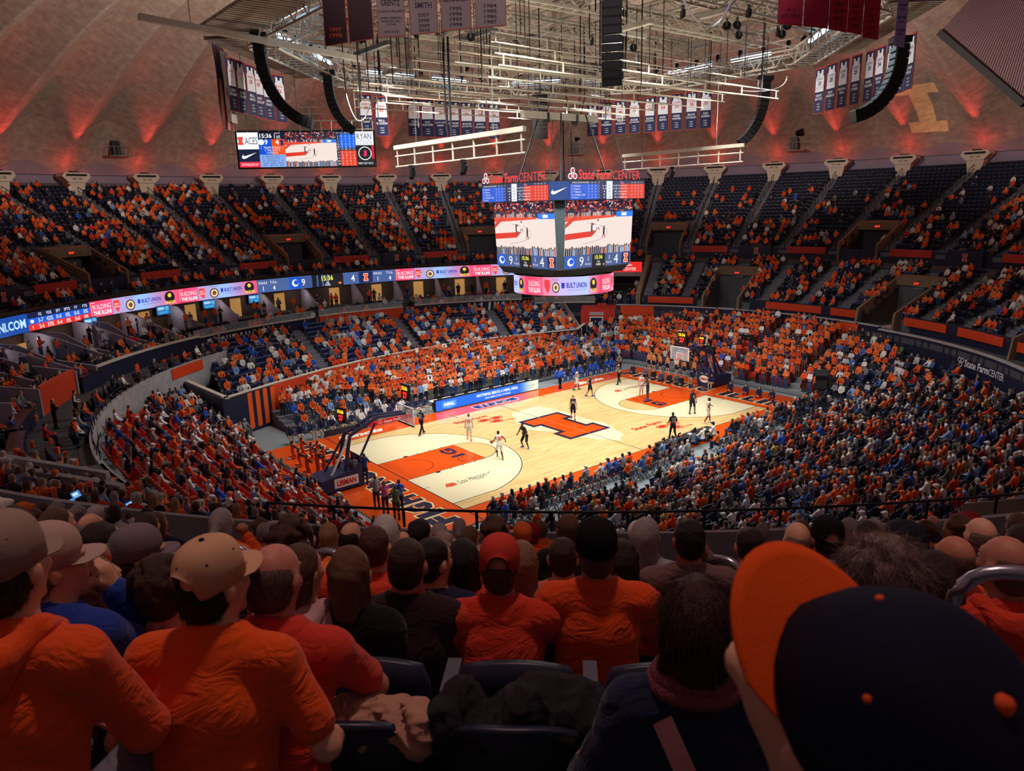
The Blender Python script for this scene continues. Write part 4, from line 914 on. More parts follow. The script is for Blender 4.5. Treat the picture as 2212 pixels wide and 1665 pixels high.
def ringtext(a):
    p.rect(a - 0.4, 0.02, a + 22, 1.23, (250, 60, 100), 0, 12, (235, 90, 130)); p.text('BUILDING', a + 11, 0.78, 0.36, WHITE, 2, 15); p.text('THE ILLINI', a + 11, 0.36, 0.32, WHITE, 2, 16, 'c', 0.03)
    p.rect(a + 22, 0.02, a + 40, 1.23, (240, 130, 160), 0, 10, (210, 170, 220)); p.poly([(a + 24, 1.05), (a + 30, 1.05), (a + 31, 0.6), (a + 28, 0.12), (a + 24, 0.6)], (230, 60, 70), 1); p.disc(a + 37, 0.55, 4.2, (90, 80, 90), 1, 0.36); p.disc(a + 37, 0.55, 3.0, (240, 215, 160), 2, 0.26); p.disc(a + 37, 0.55, 1.6, (120, 80, 60), 3, 0.14); p.text('NEW LOCAL', a + 37, 1.05, 0.09, (90, 60, 120), 2, 7)
    p.rect(a + 40, 0.02, a + 74, 1.23, (200, 180, 235), 0, 16, (180, 200, 250)); p.rect(a + 43, 0.5, a + 46.5, 0.85, (40, 60, 180), 1); p.text('BUILT UNION', a + 60, 0.68, 0.36, (40, 50, 170), 2, 23, 'c', 0.03); p.text('BUILDING THE FUTURE TOGETHER', a + 60, 0.38, 0.07, (70, 60, 160), 2, 20)
    p.rect(a + 74, 0.02, a + 89.6, 1.23, (210, 160, 210), 0, 8, (250, 70, 110)); p.disc(a + 80, 0.68, 4.6, (25, 22, 24), 1, 0.42); p.disc(a + 80, 0.8, 1.8, (240, 205, 70), 2, 0.17); p.text('UNION', a + 80, 0.28, 0.26, (240, 205, 70), 2, 8, 'c', 0.03)
for k in range(4): ringtext(-178 + 90 * k)
def jring(a, b, l):
    t = np.radians(np.asarray(a)); rr = 3.46 + np.asarray(l) * 0.006
    return np.stack([rr * np.cos(t), rr * np.sin(t), 9.86 + b], -1)
p.build('ring_screen', SCR, jring, jb)
bm = empty('hoist_beam', label='pale steel hoist beam with winches right above the scoreboard', cat='beam')
MB().box((0, 0, 21.3), (6.6, 0.4, 0.45)).build('beam', STEEL, bm)
for x in (-1.3, 1.3): MB().box((x, 0, 21.2), (0.16, 0.5, 0.6)).build('cable_clamp', BLACK, bm)
# ------------------------------------------------------------------ video board on the left
a, b = atz(518, 327, 18.45), atz(812, 334, 19.15)
# board stands square to the camera's side of the court, hung from the ring truss
ctr = np.array([-14.2, 10.6]); 
vb = empty('video_board', label='wide hanging video board with team fouls and live game picture, left of the ring', cat='video board')
d0, d1 = ray(518, 290), ray(812, 298)
def at_depth(u, v, D): return CAM + D * (FWD + (u - 1106) / FPX * RIGHT - (v - 832.5) / FPX * UP)
vl, vr_ = at_depth(519, 362, 52.0), at_depth(811, 369, 53.6); vt = at_depth(519, 288, 52.0)
ux = Vector(vr_ - vl); ux.z = 0; VW = ux.length; ux.normalize(); VH = float(vt[2] - vl[2]); o = Vector(vl)
nx = ux.cross(Vector((0, 0, 1))); back = -nx
cm = o + ux * VW / 2 + Vector((0, 0, VH / 2)) + back * 0.2
MB().box(cm, (VW + 0.24, 0.35, VH + 0.2), math.atan2(ux.y, ux.x)).build('board_case', BLACKM, vb)
p = Print(); H = VH; W = VW
p.rect(0, H * 0.52, W * 0.15, H, (238, 238, 240), 0); block_i(p, W * 0.022, H * 0.76, H * 0.2, (225, 70, 60), (225, 70, 60), 1); p.line([(W * 0.04, H * 0.62), (W * 0.04, H * 0.9)], 0.03, (120, 120, 120), 1); p.text('ACES', W * 0.098, H * 0.76, H * 0.2, (30, 60, 70), 1, W * 0.09)
p.rect(0, H * 0.16, W * 0.15, H * 0.52, (26, 34, 58), 0); swoosh(p, W * 0.075, H * 0.34, W * 0.11, WHITE, 1); p.rect(0, 0, W * 0.15, H * 0.16, (225, 40, 70), 0); p.text('FIGHTINGILLINI.COM', W * 0.075, H * 0.08, H * 0.07, WHITE, 1, W * 0.12)
p.rect(W * 0.15, H * 0.8, W * 0.34, H, (20, 26, 50), 0); p.text('15:36', W * 0.205, H * 0.9, H * 0.13, WHITE, 1, bold=0.02); p.text('1st', W * 0.29, H * 0.88, H * 0.12, WHITE, 1); p.text('PERIOD', W * 0.29, H * 0.97, H * 0.035, WHITE, 1)
p.rect(W * 0.15, H * 0.36, W * 0.245, H * 0.8, (20, 80, 200), 0); p.rect(W * 0.245, H * 0.36, W * 0.34, H * 0.8, (225, 80, 30), 0); p.text('9', W * 0.205, H * 0.72, H * 0.15, WHITE, 1, bold=0.02); p.disc(W * 0.17, H * 0.72, 0.2, WHITE, 1); p.text('4', W * 0.285, H * 0.72, H * 0.15, WHITE, 1, bold=0.02); block_i(p, W * 0.32, H * 0.70, H * 0.13, (24, 40, 110), (24, 40, 110), 1)
p.text('1  TEAM FOULS  1', W * 0.245, H * 0.56, H * 0.07, WHITE, 1, W * 0.16); p.text('4  TIME OUTS  4', W * 0.245, H * 0.48, H * 0.055, WHITE, 1, W * 0.11); p.text('POSSESSION', W * 0.245, H * 0.41, H * 0.045, WHITE, 1, W * 0.08)
p.rect(W * 0.15, 0, W * 0.34, H * 0.36, (130, 165, 225), 0)
for i, t in enumerate(('0  REBOUNDS  5', '2  ASSISTS  1', '0  STEALS  0', '42%  FG%  33%', '0%  3PT%  0%')): p.text(t, W * 0.245, H * (0.31 - 0.065 * i), H * 0.045, (24, 40, 110), 1, W * 0.15)
game_picture(p, W * 0.34, 0, W * 0.72, H, 0, 160)
p.rect(W * 0.72, 0, W * 0.865, H, (16, 24, 60), 0); p.rect(W * 0.745, H * 0.53, W * 0.865, H * 0.93, (24, 100, 225), 1); p.rect(W * 0.745, 0, W * 0.865, H * 0.45, (220, 60, 30), 1)
for j, t in enumerate(('PLY', 'PTS', 'REB', 'AST', 'FLS')):
    x = W * (0.733 + 0.029 * j); p.text(t, x, H * 0.96, H * 0.035, WHITE, 2); p.text(t, x, H * 0.49, H * 0.035, WHITE, 2)
    for i in range(5): p.text(('2', '3', '11', '22', '40')[i] if j == 0 else str((i * j) % 3), x, H * (0.87 - 0.078 * i), H * 0.05, WHITE, 2); p.text(('0', '4', '10', '20', '33')[i] if j == 0 else str((i + j) % 3), x, H * (0.40 - 0.085 * i), H * 0.05, WHITE, 2)
p.rect(W * 0.865, H * 0.6, W, H, (236, 236, 238), 0); p.text('RYAN', W * 0.93, H * 0.86, H * 0.16, (40, 70, 110), 1, W * 0.11); p.text('DALLAS', W * 0.93, H * 0.73, H * 0.11, (170, 180, 190), 1, W * 0.11); p.text('REAL ESTATE', W * 0.93, H * 0.64, H * 0.05, (150, 160, 170), 1, W * 0.11)
p.rect(W * 0.865, 0, W, H * 0.6, (20, 20, 28), 0); p.rect(W * 0.98, H * 0.2, W, H * 0.6, (200, 20, 60), 1); p.ringed(W * 0.93, H * 0.36, H * 0.2, 0.06, WHITE, 1); p.text('JJ', W * 0.93, H * 0.36, H * 0.17, (235, 40, 110), 2, bold=0.06); p.text('EVERY DAY GUYS', W * 0.93, H * 0.07, H * 0.06, WHITE, 1, W * 0.11)
p.build('board_picture', SCR, plane_map(o + nx * 0.02, ux, (0, 0, 1), 0.006), vb)
m = MB(); e = o + ux * (VW + 0.35)
for z in (0.2, 0.9, 1.6): m.bar(o - ux * 0.15 + Vector((0, 0, z)), o - ux * 0.75 + Vector((0, 0, z)), 0.06)
m.bar(o - ux * 0.75 + Vector((0, 0, 0)), o - ux * 0.75 + Vector((0, 0, 2.6)), 0.07); m.bar(o - ux * 0.35, o - ux * 0.35 + Vector((0, 0, 2.6)), 0.05); m.build('end_ladder', STEEL, vb)
m = MB()
for t in np.linspace(0.0, 1.0, 14): q = o + ux * VW * t + Vector((0, 0, VH)); m.bar(q, q + Vector((0, 0, 0.75)) + back * (0.5 if int(t * 13) % 2 else 0), 0.05)
m.bar(o + Vector((0, 0, VH + 0.75)), o + ux * VW + Vector((0, 0, VH + 0.75)), 0.09); m.bar(o + Vector((0, 0, VH + 0.2)) + back * 0.5, o + ux * VW + Vector((0, 0, VH + 0.2)) + back * 0.5, 0.09)
m.bar(o + Vector((0, 0, VH + 1.7)) + back * 0.3, o + ux * VW * 0.75 + Vector((0, 0, VH + 1.7)) + back * 0.3, 0.05); m.bar(o + Vector((0, 0, VH + 1.25)) + back * 0.3, o + ux * VW * 0.75 + Vector((0, 0, VH + 1.25)) + back * 0.3, 0.05)
for t in np.linspace(0, 0.75, 8): q = o + ux * VW * t + back * 0.3; m.bar(q + Vector((0, 0, VH + 0.7)), q + Vector((0, 0, VH + 1.7)), 0.05)
m.build('hanging_truss', STEEL, vb)
for t in (0.08, 0.45, 0.88): q = o + ux * VW * t + Vector((0, 0, VH + 0.7)); MB().bar(q, q + Vector((0, 0, 5.2)), 0.035).build('hanger', STEELD, vb)

# ------------------------------------------------------------------ octagonal ring truss with catwalk, lamps, banners
ring = empty('ring_truss', label='pale octagonal catwalk truss hung under the dome round the court', cat='truss')
VR = [P(22.5 + 45 * k, RING_R, RING_Z) for k in range(8)]
def truss(a, b, d, h, parts, n=None, w=0.9, chord=0.11):
    a, b = Vector(a), Vector(b); L = (b - a).length; n = n or max(4, int(L / 0.8)); u = (b - a).normalized(); s = u.cross(Vector((0, 0, 1))).normalized() * w / 2
    for q in (-1, 1):
        for zz in (0, h): parts['chord'].bar(a + s * q + Vector((0, 0, zz)), b + s * q + Vector((0, 0, zz)), chord)
        for i in range(n):
            x0, x1 = a + (b - a) * (i / n) + s * q, a + (b - a) * ((i + 1) / n) + s * q
            lo, hi = (0, h) if i % 2 == 0 else (h, 0); parts['web'].bar(x0 + Vector((0, 0, lo)), x1 + Vector((0, 0, hi)), chord * 0.55)
    for i in range(n + 1): x0 = a + (b - a) * (i / n); parts['web'].bar(x0 - s, x0 + s, chord * 0.5)
for k in range(8):
    pr = {'chord': MB(), 'web': MB()}; a, b = VR[k], VR[(k + 1) % 8]; truss(a, b, 0, 1.0, pr, None, 1.6)
    pr['chord'].build('truss_chord', STEEL, ring); w_ = pr['web'].build('truss_web', STEEL, ring); w_['kind'] = 'stuff'
    # deck of corrugated sheet outside the ring, seen from below
    mid_ = (a + b) / 2; n_ = Vector((mid_.x, mid_.y, 0)).normalized(); u = (b - a).normalized(); L = (b - a).length; m = MB(); N_ = 34
    for i in range(N_): 
        x = a + u * (L * (i + 0.5) / N_) + n_ * 2.0; m.box((x.x, x.y, RING_Z + 0.62), (L / N_ * 0.62, 3.0, 0.08), math.atan2(u.y, u.x))
    m.box((mid_.x + n_.x * 2.0, mid_.y + n_.y * 2.0, RING_Z + 0.74), (L, 3.0, 0.06), math.atan2(u.y, u.x))
    d_ = m.build('deck', mat('deck_sheet', (176, 168, 150), 0.6), ring); d_['kind'] = 'stuff'
    m = MB()
    for zz in (1.5, 2.0): m.bar(a + n_ * 0.5 + Vector((0, 0, zz)), b + n_ * 0.5 + Vector((0, 0, zz)), 0.05)
    for i in range(9): x = a + u * L * i / 8 + n_ * 0.5; m.bar(x + Vector((0, 0, 1.0)), x + Vector((0, 0, 2.0)), 0.05)
    m.build('guard_rail', STEEL, ring)
    # white light fittings standing in the truss
    for t in ((0.18, 0.42), (0.55, 0.85)):
        x0, x1 = a + (b - a) * t[0] - n_ * 0.2, a + (b - a) * t[1] - n_ * 0.2
        MB().bar(x0 + Vector((0, 0, 1.12)), x1 + Vector((0, 0, 1.12)), 0.2).build('light_strip', mat('truss_light', (240, 245, 255), 0.5, emit=(170, 215, 255), strength=5), ring)
    for i in range(7):
        x = a + (b - a) * ((i + 0.5) / 7) - n_ * 0.45; f = empty('stage_lamp', (x.x, x.y, RING_Z + 1.15), math.atan2(u.y, u.x), 'small black stage lamp, %s on the %s side of the ring truss' % (ordn(i + 1), ordn(k + 1)), 'lamp', 'stage lamps on the ring truss')
        MB().bar((0, 0, 0.0), (0, 0, 0.25), 0.06).build('clamp', BLACK, f); MB().lathe([(0.10, 0), (0.17, 0.35), (0.17, 0.4)], (0, 0, 0.2), 10, (0.2, -0.5, 0.6)).build('lamp_body', BLACK, f)
    for i in (0, 4): x = a + (b - a) * (i / 8); MB().bar(x + Vector((0, 0, 1.0)), x + Vector((0, 0, 11.5)), 0.035).build('hanger', STEELD, ring)
# ------------------------------------------------------------------ rigging grid in the middle
gr = empty('rigging_grid', label='square grid of pale catwalks and pipes over the middle of the court', cat='rigging')
for i, y in enumerate(np.linspace(-15, 15, 7)):
    pr = {'chord': MB(), 'web': MB()}; truss((-15, y, 26.3), (15, y, 26.3), 0, 0.8, pr, 26, 0.7, 0.12); pr['chord'].build('grid_chord', STEEL, gr); pr['web'].build('grid_web', STEEL, gr)['kind'] = 'stuff'
for i, x in enumerate(np.linspace(-15, 15, 7)):
    pr = {'chord': MB(), 'web': MB()}; truss((x, -15, 27.3), (x, 15, 27.3), 0, 0.8, pr, 26, 0.7, 0.12); pr['chord'].build('grid_chord', STEEL, gr); pr['web'].build('grid_web', STEEL, gr)['kind'] = 'stuff'
r_ = random.Random(5)
for i in range(34):
    x, y = r_.uniform(-13, 13), r_.uniform(-13, 13); L = r_.uniform(2, 5); q = r_.random() < 0.5
    MB().box((x, y, r_.uniform(25.4, 28.6)), (L if q else 0.35, 0.35 if q else L, 0.25)).build('cross_beam', STEEL if r_.random() < 0.6 else STEELD, gr)
for i in range(16):
    a = P(22.5 * i, 18.2, 26.0); b = P(22.5 * i + 10, 12.5, 27.6); MB().bar(a, b, 0.10).build('tie_beam', STEEL, gr)
for i in range(40):
    x, y = r_.uniform(-14, 14), r_.uniform(-14, 14); MB().bar((x, y, r_.uniform(21.5, 25)), (x, y, 28), 0.05).build('hanging_cable', BLACK, gr)
for i in range(18):
    x, y = r_.uniform(-13, 13), r_.uniform(-13, 13); o_ = empty('pulley_block', (x, y, r_.uniform(25.6, 26.2)), r_.random() * 3, 'small dark pulley block under the rigging grid, %s of eighteen' % ordn(i + 1), 'pulley', 'pulley blocks under the grid')
    MB().lathe([(0.05, -0.06), (0.26, -0.05), (0.26, 0.05), (0.05, 0.06)], (0, 0, 0), 12, (0, 1, 0)).build('wheel', BLACK, o_); MB().box((0, 0, 0.2), (0.1, 0.16, 0.5)).build('bracket', STEELD, o_)
# pipe battens along the court, low under the grid
for i in range(20):
    y = -7.5 + i * 0.95; z = 22.4 + 0.75 * (i % 3); x0, x1 = -11 + 0.5 * (i % 4), 13.5 - 0.7 * (i % 5)
    o_ = empty('pipe_batten', label='pale double pipe batten hung over the court, %s counted from the near side' % ordn(i + 1), cat='batten', group='pipe battens under the grid')
    MB().bar((x0, y, z), (x1, y, z), 0.08, 6).build('lower_pipe', STEEL, o_); MB().bar((x0, y, z + 0.5), (x1, y, z + 0.5), 0.06, 6).build('upper_pipe', STEEL, o_)
    for x in np.linspace(x0 + 0.3, x1 - 0.3, 7): MB().bar((x, y, z), (x, y, z + 0.5), 0.06).build('strut', STEEL, o_)
    for x in (x0 + 2, (x0 + x1) / 2, x1 - 2): MB().bar((x, y, z + 0.5), (x, y, 27), 0.03).build('hanger', BLACK, o_)
for nm, x, z, y0, y1, txt in (('L', -11.2, 19.0, -9.6, 2.6, 'left'), ('R', 11.0, 19.1, -6.6, 4.6, 'right')):
    o_ = empty('light_truss', label='long pale lighting truss hung low on the %s of the scoreboard' % txt, cat='truss')
    MB().box((x, (y0 + y1) / 2, z + 0.25), (0.22, y1 - y0, 0.24)).build('box_beam', STEEL, o_)
    for zz in (-0.25, -0.85): MB().bar((x, y0, z + zz), (x, y1, z + zz), 0.09, 6).build('pipe', STEEL, o_)
    for t in np.linspace(0.02, 0.98, 7): y = y0 + (y1 - y0) * t; MB().bar((x, y, z + 0.2), (x, y, z - 0.85), 0.07).build('drop_strut', STEEL, o_)
    for t in (0.2, 0.8): y = y0 + (y1 - y0) * t; MB().bar((x, y, z + 0.4), (x, y, 27), 0.03).build('hanger', STEELD, o_)
    for t in ((0.15, 0.58) if nm == 'L' else (0.45,)):
        y = y0 + (y1 - y0) * (1 - t); f = empty('moving_head_lamp', (x, y, z - 0.85), 0.6, 'black moving head lamp under the %s lighting truss, %s one' % (txt, 'far' if t < 0.3 else 'near'), 'lamp')
        MB().box((0, 0, -0.10), (0.34, 0.26, 0.2)).build('lamp_base', BLACK, f); 
        for s in (-1, 1): MB().box((0.2 * s, 0, -0.42), (0.06, 0.14, 0.5)).build('yoke_arm', BLACK, f)
        MB().lathe([(0.10, -0.3), (0.17, -0.1), (0.17, 0.2), (0.14, 0.26)], (0, 0, -0.55), 12, (0.2, 0.4, -0.8)).build('lamp_head', BLACK, f)
# long pale beam out to the left edge of the dome
o_ = empty('long_beam', label='long pale beam reaching from the ring truss out to the left', cat='beam')
a, b = at_depth(300, 36, 36), at_depth(780, 128, 44); MB().bar(a, b, 0.30, 4).build('beam', STEEL, o_)
for t in (0.2, 0.7): q = Vector(a) * (1 - t) + Vector(b) * t; MB().bar(q, q + Vector((0, 0, 8)), 0.03).build('hanger', STEELD, o_)
# ------------------------------------------------------------------ line arrays
def line_array(top, n, curve, facing, size, label, lit=False):
    g = empty('line_array', top, facing, label, 'loudspeaker')
    MB().box((0, 0, 0.25), (size * 0.9, size * 0.7, 0.3)).build('fly_frame', BLACK, g)
    for s in (-0.3, 0.3): MB().bar((0, s * size, 0.4), (0, s * size, 3.0), 0.04).build('chain', BLACK, g)
    x = z = 0.0; ang = 0.0; hb = 0.33
    body = mat('array_light_tint', (120, 150, 165), 0.5) if lit else BLACK  # pale blue-grey paints the coloured light onto the array backs
    for i in range(n):
        ang = curve * (i / max(n - 1, 1)) ** 1.5; R = Matrix.Rotation(ang, 3, 'Y')
        c = Vector((x, 0, z)) + R @ Vector((0, 0, -hb / 2)); c_ = MB()
        c_.prism([c + R @ Vector(q) for q in ((-0.28, -size / 2, hb * 0.40), (0.30, -size / 2, hb * 0.46), (0.30, -size / 2, -hb * 0.46), (-0.28, -size / 2, -hb * 0.40))], R @ Vector((0, size, 0)))
        b_ = c_.build('speaker_box', BLACK, g)
        gm = MB(); gm.box(c + R @ Vector((0.315, 0, 0)), (0.03, size * 0.92, hb * 0.74), M=R); gm.build('grille', mat('grille_grey', (38, 40, 44), 0.6), b_)
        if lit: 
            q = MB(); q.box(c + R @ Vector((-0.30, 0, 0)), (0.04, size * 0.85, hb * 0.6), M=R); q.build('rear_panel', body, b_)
        st_ = R @ Vector((0, 0, -hb)); x += st_.x; z += st_.z
    return g
def arr(u0, v0, u1, v1, D, n, curve, face_, size, label, lit=False):
    top = at_depth(u0, v0, D); line_array(tuple(top), n, curve, face_, size, label, lit)
arr(560, 88, 0, 0, 41.5, 17, 1.30, math.radians(150), 1.0, 'curved black line array loudspeaker hung before the left banners')
arr(1322, 2, 0, 0, 31.0, 10, 0.35, math.radians(-140), 0.85, 'straight black line array hung near the middle, cut by the top of the picture')
arr(1652, 178, 0, 0, 53.0, 14, 0.9, math.radians(-45), 1.2, 'curved black line array right of the rigging grid')
arr(1944, 98, 0, 0, 37.0, 13, 1.35, math.radians(-45), 1.0, 'curved line array with pale lit backs before the right banners', True)
arr(708, 165, 0, 0, 52.0, 13, 1.0, math.radians(150), 1.1, 'curved line array with pale lit backs above the video board', True)
arr(1166, 205, 0, 0, 64.0, 11, 0.15, math.radians(-130), 1.3, 'small straight line array behind the battens')
for u, v in ((250, 320), (1722, 310), (1243, 320)):                # speaker clusters on little balconies at the dome's foot
    q = atr(u, v, 61.0); az = math.degrees(math.atan2(q[1], q[0])); f = empty('speaker_balcony', P(az, 60.6, q[2]), math.radians(az), 'dark loudspeaker cluster on a railed bracket at the dome foot, the one at the %s' % ('left' if u < 400 else 'right' if u > 1500 else 'middle'), 'loudspeaker')
    MB().box((0, 0, -0.9), (1.4, 2.4, 0.12)).build('platform', STEELD, f); MB().box((0.1, 0.25, 0.0), (0.8, 0.9, 1.5)).build('lower_cabinet', BLACK, f); MB().box((-0.1, -0.4, 1.5), (0.7, 0.9, 1.0), M=Matrix.Rotation(0.5, 3, 'Y')).build('upper_cabinet', BLACK, f)
    m = MB(); [m.bar((-0.7, y, -0.9), (-0.7, y, 0.1), 0.05) for y in np.linspace(-1.2, 1.2, 6)]; m.bar((-0.7, -1.2, 0.1), (-0.7, 1.2, 0.1), 0.06); m.build('guard_rail', STEELD, f)
# ------------------------------------------------------------------ hanging cables with slack
def cable(pts, r, label, m=BLACK, name='slack_cable', group=None):
    P_ = [Vector(q) for q in pts]; out = []
    for i in range(17):
        t = i / 16; out.append((1 - t) ** 2 * P_[0] + 2 * t * (1 - t) * P_[1] + t * t * P_[2])
    tag(MB().tube(out, r, 5).build(name, m), label, 'cable', group)
PALE = mat('pale_cable', (225, 225, 225), 0.5)
cable([at_depth(1472, -10, 33), at_depth(1530, 125, 34), at_depth(1585, -10, 35)], 0.05, 'white slack cable loop near the top of the hall', PALE)
cable([at_depth(742, 180, 50), at_depth(775, 330, 50), at_depth(806, 205, 51)], 0.035, 'white slack cable loop before the two jersey banners', PALE)
cable([at_depth(967, 80, 40), at_depth(970, 180, 40), at_depth(975, 300, 40)], 0.06, 'straight black cable drop left of the seven jersey banners')
cable([at_depth(958, 82, 40), at_depth(958, 180, 40), at_depth(966, 285, 40)], 0.05, 'thinner black cable drop beside the straight one')
cable([at_depth(1160, 210, 56), at_depth(1170, 300, 56), at_depth(1188, 215, 56)], 0.04, 'black cable loop over the scoreboard hoist')
cable([at_depth(1225, 215, 56), at_depth(1240, 330, 56), at_depth(1262, 215, 56)], 0.04, 'black cable loop right over the scoreboard middle')
cable([at_depth(1700, 165, 50), at_depth(1695, 205, 50), at_depth(1600, 195, 51)], 0.03, 'pale cable sagging beside the right line array', PALE)
# ------------------------------------------------------------------ banners
def banner(name, o, ux, w, h, label, group, draw, bg, edge=(200, 60, 40), pole=True, slope=0.0, th=0.02):
    g = empty(name, o, math.atan2(ux.y, ux.x), label, 'banner', group)
    MB().prism([(0, 0, 0), (w, 0, slope), (w, 0, -h + slope), (0, 0, -h)], (0, th, 0)).build('cloth', mat('banner_back_%d_%d_%d' % bg, bg, 0.8), g)
    p = Print(); p.poly([(0, -h), (w, -h + slope), (w, slope), (0, 0)], edge, 0)
    e = 0.03 * max(w, 0.8); p.poly([(e, -h + e), (w - e, -h + slope + e), (w - e, slope - e), (e, -e)], bg, 1)
    draw(p, w, h, slope); p.build('banner_print', PRT, lambda a, b, l: np.stack([a, -0.012 - np.asarray(l) * 0.004, b], -1), g)
    if pole: MB().bar((-0.03, 0, 0.02), (w + 0.03, 0, slope + 0.02), 0.05, 6).build('pole', ORANGED, g)
    return g
def jersey(num, nm, yrs, orange_num=True):
    def draw(p, w, h, s):
        c = w / 2; sy = s / 2; jt, jb_ = -0.05 * h + sy, -0.52 * h + sy
        J = [(0.20, 1), (0.36, 1), (0.42, 0.86), (0.58, 0.86), (0.64, 1), (0.80, 1), (0.80, 0.78), (0.90, 0.66), (0.92, 0), (0.08, 0), (0.10, 0.66), (0.20, 0.78)]
        pts = [(w * a, jb_ + (jt - jb_) * b) for a, b in J]; p.add(pts, [(0, 1, 2, 11), (2, 3, 6, 11), (3, 4, 5, 6), (11, 6, 7, 10), (10, 7, 8, 9)], (228, 230, 236), 2)
        col = (205, 80, 40) if orange_num else (40, 50, 90)
        p.text('ILLINOIS', c, jb_ + (jt - jb_) * 0.60, 0.05 * h, col, 3, w * 0.55, 'c', 0.02); p.text(num, c, jb_ + (jt - jb_) * 0.40, 0.09 * h, col, 3, None, 'c', 0.04)
        for i, t in enumerate(nm.split('|')): p.text(t, c, -(0.60 + 0.075 * i) * h + sy, 0.055 * h, (225, 228, 235), 3, w * min(0.8, 0.1 * len(t) + 0.1), 'c', 0.02)
        for i, t in enumerate(yrs): p.text(t, c, -(0.79 + 0.06 * i) * h + sy, 0.032 * h, (215, 220, 230), 3, w * 0.3)
    return draw
def jersey_row(us, vt0, vt1, vb, D0, D1, wpx, data, group, place, onum=True, hz=None):
    n = len(us)
    for i, (u, (num, nm, yrs)) in enumerate(zip(us, data)):
        t = i / max(n - 1, 1); D = D0 + (D1 - D0) * t; v = vt0 + (vt1 - vt0) * t; w0 = wpx[0] + (wpx[1] - wpx[0]) * t
        a = Vector(at_depth(u, v, D)); b = Vector(at_depth(u + w0, v, D + (D1 - D0) / max(n, 1) * 0.8)); d = b - a; d.z = 0; hh = (vb[0] + (vb[1] - vb[0]) * t - v) * D / FPX
        banner('jersey_banner', a, d.normalized(), d.length, hh, 'navy banner with white jersey %s, %s' % (num, place if n < 3 and i == 0 else (place.replace('one of', 'right one of') if n < 3 else place + ', %s from its left' % ordn(i + 1))), group, jersey(num, nm, yrs, onum), (28, 36, 74))
Y4 = ['1987', '1988', '1989']
jersey_row([486, 506, 527, 543, 562, 588], 122, 160, (232, 258), 40, 46, (18, 24), [('1', 'DIKE|EDDLEMAN', Y4), ('1', 'CHUCK|CARNEY', Y4), ('18', 'BILL|HAPAC', Y4), ('47', 'ANDY|PHILLIP', Y4), ('20', 'GENE|VANCE', Y4), ('26', 'KEN|MENKE', Y4)], 'jersey banners on the left of the ring', 'left row')
jersey_row([773, 807], 204, 209, (286, 290), 53.5, 54.0, (30, 29), [('40', 'JOHNNY RED|KERR', Y4), ('33', 'BILL|ERICKSON', Y4)], 'pair of jersey banners above the video board', 'one of the pair above the video board')
jersey_row([878, 907, 935, 964, 993, 1022, 1053], 214, 224, (291, 297), 66, 67, (29, 27), [('11', 'DON|SUNDERLAGE', Y4), ('37', 'ROD|FLETCHER', Y4), ('22', 'JOHN RED|KERR', Y4), ('30', 'GOVONER|VAUGHN', Y4), ('30', 'MANNIE|JACKSON', Y4), ('23', 'JERRY|COLANGELO', Y4), ('50', 'DAVE|DOWNEY', Y4)], 'jersey banners at the back of the ring, left set', 'back left set')
jersey_row([1268, 1298, 1328, 1358, 1392, 1420, 1450, 1482, 1513], 226, 196, (292, 274), 66, 62, (25, 26), [('25', 'SKIP|THOREN', Y4), ('40', 'DON|FREEMAN', Y4), ('44', 'NICK|WEATHERSPOON', Y4), ('13', 'EDDIE|JOHNSON', Y4), ('33', 'EDDIE|JOHNSON', Y4), ('24', 'MARK|SMITH', Y4), ('22', 'DEREK|HARPER', Y4), ('25', 'BRUCE|DOUGLAS', Y4), ('33', 'KEN|NORMAN', Y4)], 'jersey banners at the back of the ring, right set', 'back right set')
jersey_row([1763, 1788, 1814, 1842, 1872, 1894, 1919, 1945, 1962], 150, 78, (242, 190), 50, 40, (21, 18), [('33', 'KENNY|BATTLE', Y4), ('25', 'NICK|ANDERSON', Y4), ('13', 'KENDALL|GILL', Y4), ('25', 'DEON|THOMAS', Y4), ('30', 'FRANK|WILLIAMS', Y4), ('34', 'BRIAN|COOK', Y4), ('5', 'DERON|WILLIAMS', Y4), ('11', 'DEE|BROWN', Y4), ('4', 'LUTHER|HEAD', Y4)], 'jersey banners on the right of the ring', 'right row', False)
def plain(lines, col):
    def draw(p, w, h, s):
        for (t, y, hh, ww) in lines: p.text(t, w / 2, -y + s / 2, hh, col, 2, ww * w, 'c', 0.02)
    return draw
def big(u0, u1, v0, v1, D, bg, edge, lines, col, label, group, H=3.6):
    a, b = Vector(at_depth(u0, v0, D)), Vector(at_depth(u1, v1, D)); top = Vector((0, 0, H)); d = b - a; sl = d.z; d.z = 0
    banner('championship_banner', a + top, d.normalized(), d.length, H, label, group, plain(lines, col), bg, edge, slope=sl)
G1 = 'big banners hung above the left of the rigging grid'; MAU = (60, 26, 40); LAV = (150, 132, 136)
big(703, 752, 100, 92, 27, MAU, (180, 70, 40), [('1997', 2.1, 0.14, 0.5), ('1998', 2.3, 0.15, 0.55)], (210, 80, 50), 'dark maroon banner with the year 1998', G1, 2.6)
big(755, 808, 92, 84, 27, MAU, (180, 70, 40), [], (210, 80, 50), 'dark maroon banner without visible writing', G1, 2.6)
big(818, 877, 82, 78, 27, LAV, (180, 80, 60), [('THERESA', 1.28, 0.14, 0.8), ('GRENTZ', 1.46, 0.2, 0.7), ('COACH 1995-2007', 1.74, 0.09, 0.9), ('NAISMITH MEMORIAL', 1.96, 0.07, 0.8), ('BASKETBALL HALL', 2.07, 0.07, 0.7), ('OF FAME', 2.18, 0.07, 0.35), ('CLASS OF 2022', 2.42, 0.08, 0.55)], (50, 36, 60), 'grey banner with COACH 1995-2007 and class of 2022', G1, 2.6)
